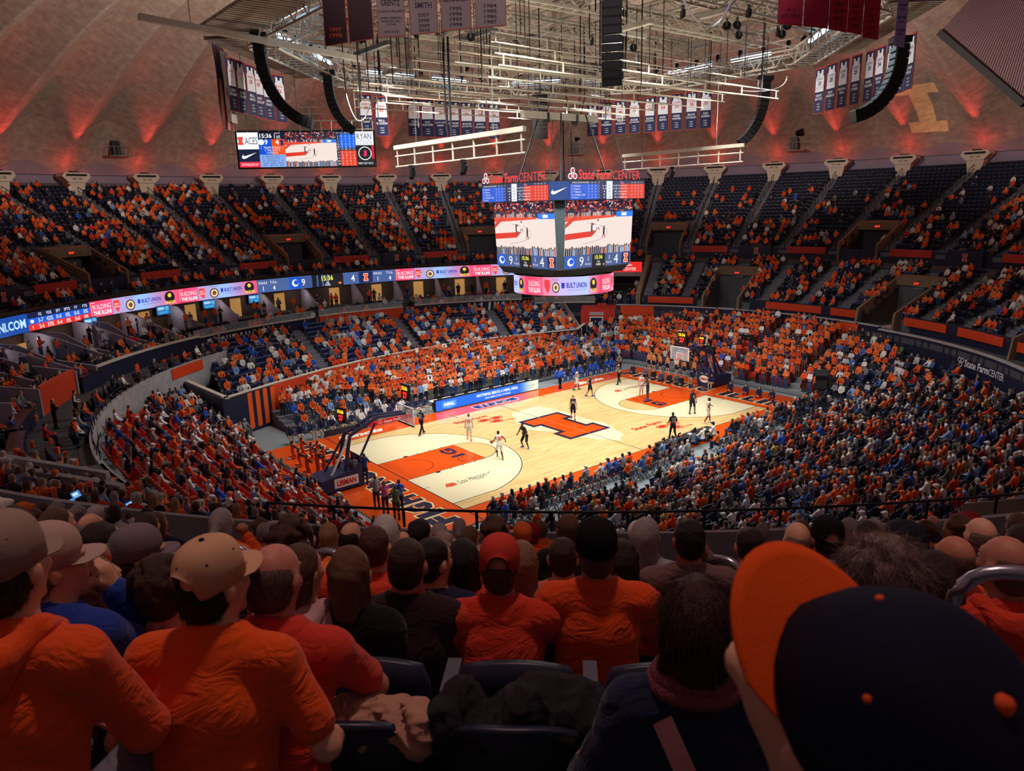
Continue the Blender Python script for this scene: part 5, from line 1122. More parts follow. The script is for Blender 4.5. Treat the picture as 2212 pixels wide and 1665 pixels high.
big(887, 947, 76, 71, 27, LAV, (180, 80, 60), [('JENNA', 1.42, 0.16, 0.6), ('SMITH', 1.64, 0.2, 0.6), ('2007', 1.96, 0.12, 0.4), ('2008', 2.14, 0.12, 0.4), ('2009', 2.32, 0.12, 0.4), ('2010', 2.48, 0.12, 0.4)], (50, 36, 60), 'grey banner with the years 2007 to 2010, second of the four grey ones', G1, 2.6)
big(954, 1019, 68, 62, 27, LAV, (180, 80, 60), [('ASHLEY', 1.36, 0.14, 0.6), ('BERGGREN', 1.56, 0.18, 0.8), ('1995', 1.88, 0.12, 0.4), ('1996', 2.06, 0.12, 0.4), ('1997', 2.24, 0.12, 0.4), ('1998', 2.42, 0.12, 0.4)], (50, 36, 60), 'grey banner with the years 1995 to 1998, third of the four grey ones', G1, 2.6)
big(1027, 1094, 62, 56, 27, LAV, (180, 80, 60), [('KENDRA', 1.36, 0.14, 0.6), ('GANTT', 1.56, 0.18, 0.6), ('1984', 1.88, 0.12, 0.4), ('1985', 2.06, 0.12, 0.4), ('1986', 2.24, 0.12, 0.4), ('1987', 2.42, 0.12, 0.4)], (50, 36, 60), 'grey banner with the years 1984 to 1987, rightmost of the grey ones', G1, 2.6)
G2 = 'big red banners hung above the right of the rigging grid'; PK = (190, 36, 72); RD = (186, 34, 52); TX = (110, 16, 40)
big(1679, 1732, 51, 57, 27, PK, (170, 40, 40), [('18-5', 1.0, 0.12, 0.4), ('BIG TEN', 1.2, 0.14, 0.7)], TX, 'red banner with 18-5 BIG TEN', G2, 1.5)
big(1735, 1788, 56, 62, 27, PK, (170, 40, 40), [], TX, 'red banner without visible writing', G2, 1.5)
big(1789, 1828, 63, 70, 27, RD, (170, 40, 40), [('2001', 0.62, 0.14, 0.5), ('2004', 0.84, 0.14, 0.55), ('2005', 1.07, 0.14, 0.55), ('2022', 1.30, 0.14, 0.55)], TX, 'red banner with the years 2004, 2005 and 2022, middle of the five red ones', G2, 1.5)
big(1829, 1861, 68, 76, 27, RD, (170, 40, 40), [('1951', 0.6, 0.13, 0.5), ('1952', 0.8, 0.13, 0.5), ('1963', 1.02, 0.13, 0.5), ('1984', 1.24, 0.13, 0.5)], TX, 'red banner with the years 1951 to 1984, fourth of the red ones', G2, 1.5)
big(1862, 1896, 80, 86, 27, RD, (170, 40, 40), [('1917', 0.52, 0.12, 0.5), ('1924', 0.74, 0.12, 0.5), ('1935', 0.95, 0.12, 0.5), ('1937', 1.15, 0.12, 0.5), ('1942', 1.35, 0.12, 0.5)], TX, 'red banner with the years 1917 to 1942, rightmost of the red ones', G2, 1.5)
big(1931, 1953, 99, 103, 27, (170, 150, 205), (150, 140, 190), [('DOUG MILLS', 0.5, 0.09, 0.8), ('1937-47', 0.64, 0.07, 0.5), ('HARRY COMBES', 0.92, 0.09, 0.8), ('1948-67', 1.06, 0.07, 0.5), ('LOU HENSON', 1.34, 0.09, 0.8), ('1976-96', 1.46, 0.07, 0.5)], (60, 50, 110), 'narrow lavender banner with three coaches in front of the lit line array', G2, 1.9)
# flags
fl = empty('national_flag', label='striped national flag with a starred blue canton hanging at the left of the ring', cat='flag')
a, b = Vector(at_depth(457, 92, 40)), Vector(at_depth(484, 112, 41.5)); d = (b - a); sl = d.z; d.z = 0; ux = d.normalized(); w = d.length; h = 4.4
V = []; F = []; C = []; NX, NY = 26, 18
p = Print()
def wave(a_, b_, l): 
    a_, b_ = np.asarray(a_), np.asarray(b_); q = 0.05 * np.sin(a_ * 18 + b_ * 1.5) * np.clip(-b_ / 2, 0.2, 1)
    sk = a_ + (-b_) * 0.06; n = np.array([-ux.y, ux.x, 0]); return np.array(a) + np.outer(sk, np.array(ux)) + np.outer(b_ + a_ / w * sl * 0.3, [0, 0, 1]) + np.outer(q - np.asarray(l) * 0.004, n)
for i in range(13): p.rect(w * i / 13, -h, w * (i + 1) / 13, 0, (170, 40, 50) if i % 2 == 0 else (190, 180, 180), 0, 1, None, 14)
p.rect(0, -h * 0.40, w * 7 / 13, 0, (50, 54, 100), 1, 2, None, 8)
for i in range(5):
    for j in range(8): p.disc(w * 7 / 13 * (i + 0.5) / 5, -h * 0.40 * (j + 0.5) / 8, 0.022, (210, 210, 220), 2, 0.04, 5)
p.build('flag_cloth', PRT, wave, fl); MB().bar(a - Vector(ux) * 0.05, a + Vector(ux) * w, 0.05, 6).build('pole', STEEL, fl)
fl = empty('state_flag', label='white state flag with a dark emblem behind the national flag', cat='flag')
a, b = Vector(at_depth(473, 108, 40.6)), Vector(at_depth(492, 122, 41.5)); d = b - a; sl = d.z; d.z = 0; ux = d.normalized(); w = d.length; h = 3.7; p = Print(); p.rect(0, -h, w, 0, (196, 188, 184), 0, 4, None, 12); p.disc(w * 0.5, -h * 0.6, w * 0.28, (120, 90, 80), 1, h * 0.14); p.disc(w * 0.5, -h * 0.58, w * 0.15, (180, 160, 120), 2, h * 0.08); p.text('ILLINOIS', w * 0.5, -h * 0.85, 0.12, (60, 50, 90), 1, w * 0.8)
p.build('flag_cloth', PRT, wave, fl); MB().bar(a, a + Vector(ux) * w, 0.05, 6).build('pole', STEEL, fl)
# grey curtain wall at the dome's right flank
q0, q1, q2, q3 = (at_depth(2030, 70, 62), at_depth(2212, 225, 58), at_depth(2260, 20, 58), at_depth(2120, -30, 62))
cu = empty('dome_curtain', label='dark mauve curtain hung across the right flank of the dome', cat='curtain')
V = []; F = []; N_ = 80
for i in range(N_ + 1):
    t = i / N_; lo = Vector(q0) * (1 - t) + Vector(q1) * t; hi = Vector(q3) * (1 - t) + Vector(q2) * t; n = Vector(FWD) * (0.04 * (1 if i % 2 else -1)); V += [lo + n, hi + n]
F = [(2 * i, 2 * i + 2, 2 * i + 3, 2 * i + 1) for i in range(N_)]
mesh('curtain_cloth', V, F, mat('mauve_cloth', (96, 74, 80), 0.9), False, cu); MB().bar(q0, q1, 0.5, 4).build('curtain_hem', BLACKM, cu)
# the orange letter light thrown on the dome at the right, by a gobo projector
# ------------------------------------------------------------------ basket stands
PADN = mat('navy_pad', (28, 36, 78), 0.5); REDR = mat('rim_orange', (230, 70, 30), 0.4, metal=0.3)
BOARD = mat('backboard_glass', (210, 225, 235), 0.05, alpha=0.28, spec=0.6); WHITEP = mat('white_paint', (235, 235, 235), 0.4)
def shot_clock(parent_loc, ax, label, s=1.0):
    g = empty('shot_clock', parent_loc, ax, label, 'clock')
    MB().box((0, 0, 0), (0.14, 0.86 * s, 1.0 * s)).build('clock_case', BLACK, g)
    for sg in (-1, 1):
        p = Print(); p.text('15:36', 0, 0.25 * s, 0.26 * s, (255, 190, 40), 1, 0.66 * s, 'c', 0.04); p.text('27', 0, -0.19 * s, 0.42 * s, (255, 40, 36), 1, 0.5 * s, 'c', 0.05)
        p.build('clock_digits', MATS['exit_light'], plane_map((0.075 * sg, 0, 0), (0, sg, 0), (0, 0, 1)), g)
    return g
def hoop(s):
    nm = 'left' if s < 0 else 'right'
    g = empty('basket_stand', (s * BX, 0, 0.02), 0 if s > 0 else PI, 'navy padded basket stand at the %s' % ('near left end, seen from behind' if s < 0 else 'far right end, facing the camera'), 'basketball hoop')
    # local +x points away from the court
    xb = -1.22                                                    # board plane
    m = MB(); m.box((3.6, 0, 0.62), (2.2, 1.7, 1.1)); 
    m = MB(); m.prism([(2.35, -0.85, 0.1), (4.9, -0.85, 0.1), (4.9, -0.85, 0.85), (2.95, -0.85, 1.1), (2.35, -0.85, 1.35)], (0, 1.7, 0)); m.build('base', PADN, g)
    MB().prism([(2.2, -0.6, 0.05), (2.35, -0.6, 0.05), (2.35, -0.6, 1.75), (2.2, -0.6, 1.7)], (0, 1.2, 0)).build('front_pad', PADN, g)
    p = Print()
    p.disc(0, -0.15, 0.5, (240, 235, 90), 0, 0.32, 20); p.disc(0, -0.15, 0.46, (240, 240, 240), 1, 0.28, 20); p.text('LIBMAN', 0, -0.15, 0.24, (200, 40, 40), 2, 0.86, 'c', 0.04); p.text('MAKES CLEAN', 0, 0.34, 0.1, WHITE, 1, 0.7); p.poly([(-0.2, 0.18), (-0.05, 0.18), (-0.15, 0.36)], (60, 150, 60), 1)
    p.build('pad_print', PRT, plane_map((2.19, 0, 0.85), (0, -1, 0), (0, 0, 1)), g)
    p = Print(); p.text('LIBMAN', 0, 0, 0.34, (200, 40, 40), 1, 1.2, 'c', 0.04); p.rect(-0.75, -0.28, 0.75, 0.28, (230, 225, 225), 0); p.build('side_print', PRT, plane_map((3.4, 0.86, 0.55), (-1, 0, 0), (0, 0, 1)), g)
    for y in (-0.32, 0.32):
        MB().bar((3.3, y * 1.6, 0.8), (2.75, y, 3.0), 0.16, 4).build('lower_arm', PADN, g)
        m = MB(); m.bar((2.75, y, 3.0), (0.9, y * 0.9, 3.75), 0.16, 4); m.bar((0.9, y * 0.9, 3.75), (xb + 0.15, y * 0.7, 3.6), 0.14, 4); m.build('upper_arm', PADN, g)
        MB().bar((4.2, y * 1.4, 0.8), (2.75, y, 3.0), 0.10, 4).build('back_stay', WHITEP if y > 0 else PADN, g)
    for t in np.linspace(0.05, 0.95, 5): MB().bar((2.75 - 1.85 * t, -0.32, 3.0 + 0.75 * t), (2.75 - 1.85 * t, 0.32, 3.0 + 0.75 * t), 0.08).build('cross_brace', PADN, g)
    MB().bar((2.3, 0, 1.0), (0.9, 0, 3.3), 0.10, 4).build('front_strut', PADN, g)
    b = MB().box((xb, 0, 3.42), (0.03, 1.76, 1.02)).build('backboard', BOARD, g)
    fr = MB(); [fr.box((xb, y, 3.42), (0.07, 0.06, 1.13)) for y in (-0.9, 0.9)]; [fr.box((xb, 0, z), (0.07, 1.86, 0.06)) for z in (2.88, 3.96)]; fr.build('board_frame', WHITEP, b)
    sq = MB(); [sq.box((xb - 0.02, y, 3.27), (0.012, 0.05, 0.46)) for y in (-0.3, 0.3)]; [sq.box((xb - 0.02, 0, z), (0.012, 0.61, 0.05)) for z in (3.06, 3.48)]; sq.build('target_square', WHITEP, b)
    MB().box((xb, 0, 2.86), (0.12, 1.84, 0.1)).build('board_padding', BLACK, b)
    rim_ = MB().tube([(xb - 0.38 + 0.23 * math.cos(t), 0.23 * math.sin(t), 3.05) for t in np.linspace(0, 2 * PI, 24)[:-1]], 0.012, 6, True); rim_.box((xb - 0.1, 0, 3.03), (0.16, 0.12, 0.08)); R_ = rim_.build('rim', REDR, g)
    n = MB()
    for i in range(12):
        t0 = 2 * PI * i / 12
        for q in (1, -1):
            pts = [(xb - 0.38 + (0.23 - 0.09 * f) * math.cos(t0 + q * f * 0.9), (0.23 - 0.09 * f) * math.sin(t0 + q * f * 0.9), 3.04 - 0.42 * f) for f in (0, 0.33, 0.66, 1)]; n.tube(pts, 0.006, 3)
    n.build('net', WHITEP, R_)
    return g
hoop(-1); hoop(1)
shot_clock(atd(860, 853, 1) * 0 + (-13.2, 0, 4.75) if False else (-13.0, 0, 4.85), 0, 'red and yellow shot clock above the edge-on left backboard')
shot_clock((-17.2, 0.2, 4.2), 0.2, 'red and yellow shot clock on the arm of the left basket stand', 0.85)
shot_clock((13.4, 0, 4.75), 0, 'red and yellow shot clock above the right backboard')
shot_clock((17.4, 1.0, 3.9), 0, 'small shot clock on the arm of the right basket stand', 0.7)
# ------------------------------------------------------------------ LED board at the scorers' table
sb = empty('scorers_board', label='long blue LED advertising board before the scorers table on the far side', cat='advert board')
x0, x1, y0 = -4.9, 5.75, 9.45
MB().box(((x0 + x1) / 2, y0 + 0.14, 0.50), (x1 - x0 + 0.1, 0.24, 0.95)).build('board_case', BLACKM, sb)
p = Print(); W = x1 - x0; p.rect(0, 0, W * 0.80, 0.84, (28, 104, 232), 0, 1); p.rect(W * 0.80, 0, W * 0.92, 0.84, (28, 104, 232), 0, 6, (225, 230, 200)); p.rect(W * 0.92, 0, W, 0.84, (225, 230, 200), 0)
p.poly([(0.6, 0.2), (1.3, 0.06), (1.95, 0.2), (1.95, 0.66), (0.6, 0.66)], (80, 150, 245), 1); p.text('NEAL', 1.27, 0.42, 0.26, WHITE, 2, 1.0, 'c', 0.05, 0.15)
p.text('NOTHING BEATS A NEAL DEAL', W * 0.58, 0.54, 0.24, WHITE, 1, 4.4, 'c', 0.04); p.text('100% EMPLOYEE OWNED', W * 0.58, 0.22, 0.15, WHITE, 1, 2.7, 'c', 0.01)
p.text('COOPER', W * 0.92, 0.45, 0.13, (40, 60, 110), 1, 0.9); p.text('TIRES', W * 0.92, 0.24, 0.12, (40, 60, 110), 1, 0.6); p.ringed(W * 0.92, 0.64, 0.16, 0.03, (60, 80, 130), 1, 12, 0.08)
p.build('led_picture', print_mat('led_board', emit=1.35), plane_map((x0, y0, 0.07), (1, 0, 0), (0, 0, 1), 0.003), sb)
tb = empty('scorers_table', label='long pale scorers table with monitors behind the blue LED board', cat='table')
MB().box(((x0 + x1) / 2, 10.15, 0.74), (W, 0.75, 0.05)).build('table_top', mat('table_white', (200, 200, 196), 0.5), tb)
for x in np.linspace(x0 + 0.3, x1 - 0.3, 6): MB().box((x, 10.15, 0.36), (0.06, 0.6, 0.72)).build('leg', BLACK, tb)
for i, x in enumerate(np.linspace(x0 + 0.8, x1 - 0.8, 8)):
    g = empty('monitor', (x, 10.1, 0.765), 0.1 * (i % 3 - 1), 'small black monitor on the scorers table, %s from its left end' % ordn(i + 1), 'monitor', 'monitors on the scorers table')
    MB().box((0, 0, 0.19), (0.42, 0.03, 0.26)).build('screen', BLACK, g); MB().box((0, 0.05, 0.03), (0.2, 0.16, 0.06)).build('foot', BLACK, g)
rs = empty('courtside_banner', label='low red sponsor banner by the bench behind the left backboard', cat='banner')
MB().box((-9.0, 9.5, 0.22), (3.6, 0.08, 0.36)).build('banner_body', mat('sponsor_red', (205, 24, 34), 0.5), rs)
p = Print(); p.text('State Farm', 0.2, 0, 0.2, WHITE, 1, 1.5, 'c', 0.03); [p.ringed(-0.85 + dx, dy, 0.1, 0.03, WHITE, 1, 10) for dx, dy in ((-0.1, 0), (0.1, 0), (0, 0.13))]; p.build('banner_print', PRT, plane_map((-9.0, 9.45, 0.22), (1, 0, 0), (0, 0, 1)), rs)
rs = empty('courtside_banner', label='low navy sponsor banner by the bench left of the red one', cat='banner')
MB().box((-12.6, 9.5, 0.22), (3.4, 0.08, 0.36)).build('banner_body', NAVYM, rs); MB().box((-12.6, 9.5, 0.42), (3.4, 0.1, 0.03)).build('banner_rail', BLACK, rs)
# press tables before the near touchline in the middle
pt = empty('press_table', label='black-skirted press table with laptops and papers on the near touchline', cat='table')
MB().box((2.6, -9.0, 0.74), (5.4, 0.7, 0.05)).build('table_top', BLACKM, pt); MB().box((2.6, -8.66, 0.40), (5.4, 0.03, 0.70)).build('table_skirt', NAVYM, pt)
for x in (0.1, 2.6, 5.1): MB().box((x, -9.0, 0.36), (0.06, 0.6, 0.72)).build('leg', BLACK, pt)
for i, (x, k) in enumerate(((0.5, 0), (1.3, 1), (2.1, 0), (3.0, 1), (3.7, 0), (4.5, 1))):
    if k: MB(); tag(MB().box((x, -9.0, 0.775), (0.32, 0.24, 0.02), 0.2).build('paper_stack', mat('paper', (225, 232, 238), 0.7)), 'white papers on the press table, %s' % ('near its left end', 'x', 'x', 'x', 'x')[0] if i == 1 else 'white papers on the press table, %s' % ('in its middle' if i == 3 else 'near its right end'), 'paper')
    else:
        g = empty('laptop', (x, -9.0, 0.765), 0.15, 'open black laptop on the press table, %s' % ('first from the left' if i == 0 else 'second from the left' if i == 2 else 'third from the left'), 'laptop')
        MB().box((0, -0.02, 0.01), (0.36, 0.25, 0.02)).build('keyboard', BLACK, g); MB().box((0, 0.13, 0.13), (0.36, 0.02, 0.24)).build('screen', BLACK, g)
# tall loudspeaker stack on the floor at the right end
st = empty('loudspeaker_stack', tuple(atz(1772, 862, 0)), 0.5, 'tall black loudspeaker stack on the floor past the right end', 'loudspeaker')
for z in (0.45, 1.3): c = MB().box((0, 0, z), (0.8, 0.95, 0.82)).build('cabinet', BLACK, st); MB().box((-0.41, 0, z), (0.02, 0.85, 0.7)).build('grille', mat('grille_black', (30, 32, 36), 0.7), c)
MB().prism([(-0.4, -0.47, 1.72), (0.4, -0.47, 1.72), (0.4, -0.47, 2.35), (0.1, -0.47, 2.4), (-0.4, -0.47, 2.0)], (0, 0.95, 0)).build('top_cabinet', BLACK, st)
# basketball in play
BALLM = mat('basketball_leather', (190, 84, 40), 0.6, bump=0.2, scale=300)
def ball(loc, label):
    g = empty('basketball', loc, 0.4, label, 'ball'); bm_ = MB().lathe([(0.12 * math.sin(t), -0.12 * math.cos(t)) for t in np.linspace(0.02, PI - 0.02, 12)], n=18); bm_.build('ball', BALLM, g, True)
    for ax in ((0, 0, 1), (1, 0, 0)):
        x, y = quat_frame(ax); MB().tube([x * (0.1205 * math.cos(t)) + y * (0.1205 * math.sin(t)) for t in np.linspace(0, 2 * PI, 24)[:-1]], 0.003, 4, True).build('seam', BLACK, g)
ball(tuple(atz(1062, 954, 1.05)), 'orange basketball under the hand of the player in white with number 20')

# ------------------------------------------------------------------ seats
def seat_parts(parent, m_shell=NAVYS, open_=False, wide=0.47, arm=True, detail=True):
    """tip-up seat; local +y is the way its sitter faces, origin on the tread under the seat"""
    n = 9; V = []; F = []
    for side in (0, 1):
        for j in range(6):
            z = 0.43 + 0.44 * j / 5; lean = -0.10 - 0.13 * (j / 5)
            for i in range(n):
                x = (i / (n - 1) - 0.5) * wide * (1 - 0.10 * max(0, j - 3.5) / 1.5); c = -0.05 * (1 - (2 * i / (n - 1) - 1) ** 2)
                corner = 0.05 * abs(2 * i / (n - 1) - 1) ** 3 if j == 5 else 0
                V.append((x, lean + c * 1.0 - 0.12 + (0.0 if side else 0.03), z - corner))
    m = 6 * n
    for j in range(5):
        for i in range(n - 1):
            a = j * n + i; F += [(a, a + 1, a + n + 1, a + n), (m + a, m + a + n, m + a + n + 1, m + a + 1)]
    for i in range(n - 1): F += [(5 * n + i, 5 * n + i + 1, m + 5 * n + i + 1, m + 5 * n + i), (i, m + i, m + i + 1, i + 1)]
    for j in range(5): F += [(j * n, (j + 1) * n, m + (j + 1) * n, m + j * n), (j * n + n - 1, m + j * n + n - 1, m + (j + 1) * n + n - 1, (j + 1) * n + n - 1)]
    b = mesh('seat_back', V, F, m_shell, True, parent)
    V = []; F = []; n = 9
    for side in (0, 1):
        for j in range(5):
            t = j / 4
            for i in range(n):
                x = (i / (n - 1) - 0.5) * wide * 0.94 * (1 - 0.12 * (t > 0.9)); q = (2 * i / (n - 1) - 1) ** 2
                if open_: V.append((x, -0.12 + 0.46 * t, 0.43 + 0.02 * q - 0.04 * side + 0.02 * t))
                else: V.append((x, -0.06 + 0.10 * math.sin(t * 1.4) - 0.03 * side + 0.01 * q, 0.42 + 0.40 * t - 0.03 * q * (t > 0.9)))
    m = 5 * n
    for j in range(4):
        for i in range(n - 1): a = j * n + i; F += [(a, a + 1, a + n + 1, a + n), (m + a, m + a + n, m + a + n + 1, m + a + 1)]
    for i in range(n - 1): F += [(4 * n + i, 4 * n + i + 1, m + 4 * n + i + 1, m + 4 * n + i), (i, m + i, m + i + 1, i + 1)]
    for j in range(4): F += [(j * n, (j + 1) * n, m + (j + 1) * n, m + j * n), (j * n + n - 1, m + j * n + n - 1, m + (j + 1) * n + n - 1, (j + 1) * n + n - 1)]
    mesh('seat_pan', V, F, m_shell, True, parent)
    if arm:
        a = MB(); a.box((wide / 2 + 0.035, 0.10, 0.64), (0.055, 0.36, 0.035)); a.build('armrest', mat('armrest_grey', (92, 94, 108), 0.45), parent)
        MB().prism([(wide / 2 + 0.02, -0.1, 0.02), (wide / 2 + 0.02, 0.04, 0.02), (wide / 2 + 0.02, 0.12, 0.62), (wide / 2 + 0.02, -0.12, 0.62)], (0.03, 0, 0)).build('support', BLACK, parent)
def low_seat(name, col_attr=True):
    """the same seat with few faces, for the far rows"""
    m = MB(); m.mi = 0
    m.prism([(-0.23, -0.22, 0.42), (0.23, -0.22, 0.42), (0.22, -0.34, 0.84), (0.16, -0.345, 0.88), (-0.16, -0.345, 0.88), (-0.22, -0.34, 0.84)], (0, 0.045, 0))
    m.prism([(-0.22, -0.10, 0.42), (0.22, -0.10, 0.42), (0.21, 0.02, 0.80), (-0.21, 0.02, 0.80)], (0, 0.04, 0)); m.box((0.255, -0.05, 0.45), (0.04, 0.3, 0.36))
    m.mi = 1; m.box((0.0, -0.26, 0.83), (0.05, 0.03, 0.03))
    return m
# ------------------------------------------------------------------ bodies: smooth unions of limbs turned into one surface
def wrinkle(m, sc, st, dist):
    nt = m.node_tree; N, L = nt.nodes, nt.links; b = N['Principled BSDF']; tc = N.new('ShaderNodeTexCoord'); nz = N.new('ShaderNodeTexNoise'); nz.inputs['Scale'].default_value = sc; nz.inputs['Detail'].default_value = 3; nz.inputs['Distortion'].default_value = 1.6
    mp = N.new('ShaderNodeMapping'); mp.inputs['Scale'].default_value = (0.8, 0.8, 1.6); rp = N.new('ShaderNodeMath'); rp.operation = 'ABSOLUTE'; sb = N.new('ShaderNodeMath'); sb.operation = 'SUBTRACT'; sb.inputs[1].default_value = 0.5
    L.new(tc.outputs['Object'], mp.inputs[0]); L.new(mp.outputs[0], nz.inputs[0]); L.new(nz.outputs[0], sb.inputs[0]); L.new(sb.outputs[0], rp.inputs[0])
    bp = N.new('ShaderNodeBump'); bp.inputs['Strength'].default_value = st; bp.inputs['Distance'].default_value = dist; L.new(rp.outputs[0], bp.inputs['Height'])
    old = b.inputs['Normal'].links
    if old: L.new(old[0].from_socket, bp.inputs['Normal'])
    L.new(bp.outputs[0], b.inputs['Normal'])
SKINM = attr_mat('skin', 'skin_rgb', 0.55, spec=0.35, vary=0.08, scale=30)
CLOTH = attr_mat('cloth', 'shirt_rgb', 0.9, bump=0.10, scale=220, vary=0.07, spec=0.15, sheen=0.15)
PANTS = attr_mat('trouser_cloth', 'pants_rgb', 0.9, bump=0.2, scale=180, vary=0.10, spec=0.15)
HAIRM = attr_mat('hair_strands', 'hair_rgb', 0.5, bump=0.8, scale=40, stretch=(6, 6, 0.7), vary=0.35, spec=0.35)
wrinkle(CLOTH, 6.5, 0.55, 0.05); wrinkle(PANTS, 9.0, 0.7, 0.04)
SHOEM = attr_mat('shoe', 'shoe_rgb', 0.6)
CAPM = attr_mat('cap_cloth', 'hair_rgb', 0.85, bump=0.12, scale=260, vary=0.05, spec=0.15)
REG = ['skin', 'shirt', 'pants', 'hair', 'shoe']; REGM = [SKINM, CLOTH, PANTS, HAIRM, SHOEM]
def v3(*a): return np.array(a, float)
def cap(reg, a, b, ra, rb=None, k=0.03): return ('c', reg, np.asarray(a, float), np.asarray(b, float), ra, ra if rb is None else rb, k)
def ell(reg, c, r, R=None, k=0.03): return ('e', reg, np.asarray(c, float), np.asarray(r, float), R, None, k)
def prim_d(pr, Pn):
    if pr[0] == 'c':
        _, _, a, b, ra, rb, _ = pr; ab = b - a; t = np.clip(((Pn - a) @ ab) / max(ab @ ab, 1e-9), 0, 1); return np.linalg.norm(Pn - a - t[..., None] * ab, axis=-1) - (ra + (rb - ra) * t)
    _, _, c, r, R, _, _ = pr; q = Pn - c
    if R is not None: q = q @ R
    k0 = np.linalg.norm(q / r, axis=-1); k1 = np.linalg.norm(q / (r * r), axis=-1)
    return np.where(k1 < 1e-6, -r.min(), k0 * (k0 - 1) / np.maximum(k1, 1e-6))
def prim_box(pr):
    if pr[0] == 'c': r = max(pr[4], pr[5]); return np.minimum(pr[2], pr[3]) - r, np.maximum(pr[2], pr[3]) + r
    r = pr[3] if pr[4] is None else np.full(3, pr[3].max()); return pr[2] - r, pr[2] + r
def blob(prims, vox, noise=None, cut=None):
    lo = np.min([prim_box(q)[0] for q in prims], 0) - 2 * vox; hi = np.max([prim_box(q)[1] for q in prims], 0) + 2 * vox
    n = np.ceil((hi - lo) / vox).astype(int) + 1; ax = [lo[i] + vox * np.arange(n[i]) for i in range(3)]
    D = np.full(n, 0.5)
    for q in prims:
        a, b = prim_box(q); mg = q[6] + 2 * vox; i0 = np.maximum(np.floor((a - mg - lo) / vox).astype(int), 0); i1 = np.minimum(np.ceil((b + mg - lo) / vox).astype(int) + 1, n)
        sl = tuple(slice(x, y) for x, y in zip(i0, i1)); G = np.stack(np.meshgrid(*[ax[i][sl[i]] for i in range(3)], indexing='ij'), -1)
        d = prim_d(q, G); o = D[sl]; k = q[6]
        if k > 0: h = np.maximum(k - np.abs(d - o), 0) / k; D[sl] = np.minimum(d, o) - h * h * k * 0.25
        else: D[sl] = np.minimum(d, o)
    if noise is not None or cut is not None:
        G = np.stack(np.meshgrid(*ax, indexing='ij'), -1)
        if noise is not None: D = D + noise(G)
        if cut is not None: D = np.maximum(D, cut(G))
    s = D < 0; c = np.zeros(n - 1, int)
    for dx in (0, 1):
        for dy in (0, 1):
            for dz in (0, 1): c += s[dx:n[0] - 1 + dx, dy:n[1] - 1 + dy, dz:n[2] - 1 + dz]
    act = (c > 0) & (c < 8); I = np.argwhere(act); idx = np.full(n - 1, -1); idx[act] = np.arange(len(I))
    S = np.zeros((len(I), 3)); W = np.zeros(len(I))
    cor = [(x, y, z) for x in (0, 1) for y in (0, 1) for z in (0, 1)]
    for p0 in cor:
        for axis in range(3):
            if p0[axis]: continue
            p1 = list(p0); p1[axis] = 1; A = I + p0; B = I + p1; da = D[A[:, 0], A[:, 1], A[:, 2]]; db = D[B[:, 0], B[:, 1], B[:, 2]]; x = (da < 0) != (db < 0); t = np.where(x, da / np.where(np.abs(da - db) < 1e-9, 1e-9, da - db), 0)
            pt = A.astype(float); pt[:, axis] += t; S += pt * x[:, None]; W += x
    V = lo + vox * S / W[:, None]; F = []
    for axis in range(3):
        u, w_ = (axis + 1) % 3, (axis + 2) % 3; m = list(n); m[axis] -= 1
        sa = [slice(0, n[i]) for i in range(3)]; sb_ = [slice(0, n[i]) for i in range(3)]; sa[axis] = slice(0, n[axis] - 1); sb_[axis] = slice(1, n[axis])
        ed = s[tuple(sa)] != s[tuple(sb_)]; E = np.argwhere(ed); E = E[(E[:, u] > 0) & (E[:, w_] > 0) & (E[:, u] < n[u] - 1) & (E[:, w_] < n[w_] - 1)]
        inside = s[E[:, 0], E[:, 1], E[:, 2]]; q = []
        for du, dw in ((-1, -1), (0, -1), (0, 0), (-1, 0)):
            J = E.copy(); J[:, u] += du; J[:, w_] += dw; q.append(idx[J[:, 0], J[:, 1], J[:, 2]])
        Q = np.stack(q, -1); Q[~inside] = Q[~inside][:, ::-1]; F.append(Q)
    return V, np.concatenate(F)
def blob_mesh(name, prims, vox, mats, noise=None, cut=None):
    V, F = blob(prims, vox, noise, cut); me = bpy.data.meshes.new(name)
    me.vertices.add(len(V)); me.vertices.foreach_set('co', V.astype(np.float32).ravel()); me.loops.add(F.size); me.loops.foreach_set('vertex_index', F.astype(np.int32).ravel())
    me.polygons.add(len(F)); me.polygons.foreach_set('loop_start', np.arange(0, F.size, 4, dtype=np.int32)); me.polygons.foreach_set('use_smooth', np.ones(len(F), bool))
    if len(mats) > 1:
        C = V[F].mean(1); best = np.full(len(C), 9.0); mi = np.zeros(len(C), np.int32)
        for q in prims: d = prim_d(q, C) - (0.004 if q[1] == 'hair' else 0); w_ = d < best; best[w_] = d[w_]; mi[w_] = REG.index(q[1])
        me.polygons.foreach_set('material_index', mi)
    for x in mats: me.materials.append(x)
    me.update(calc_edges=True); me.validate()
    return me
def rotx(a): c, s = math.cos(a), math.sin(a); return np.array([[1, 0, 0], [0, c, -s], [0, s, c]])
def roty(a): c, s = math.cos(a), math.sin(a); return np.array([[c, 0, s], [0, 1, 0], [-s, 0, c]])
def rotz(a): c, s = math.cos(a), math.sin(a); return np.array([[c, -s, 0], [s, c, 0], [0, 0, 1.0]])
def fold(seed, amp, f=34):
    r = np.random.default_rng(seed); A = r.normal(size=(4, 3)) * f * np.array([0.7, 0.7, 1.2]); ph = r.uniform(0, 6.28, 4)
    def fn(G):
        o = 0
        for i in range(4): o = o + np.sin(G @ A[i] + ph[i] + 1.3 * np.sin(G @ A[(i + 1) % 4] * 0.4))
        return amp * o / 4
    return fn
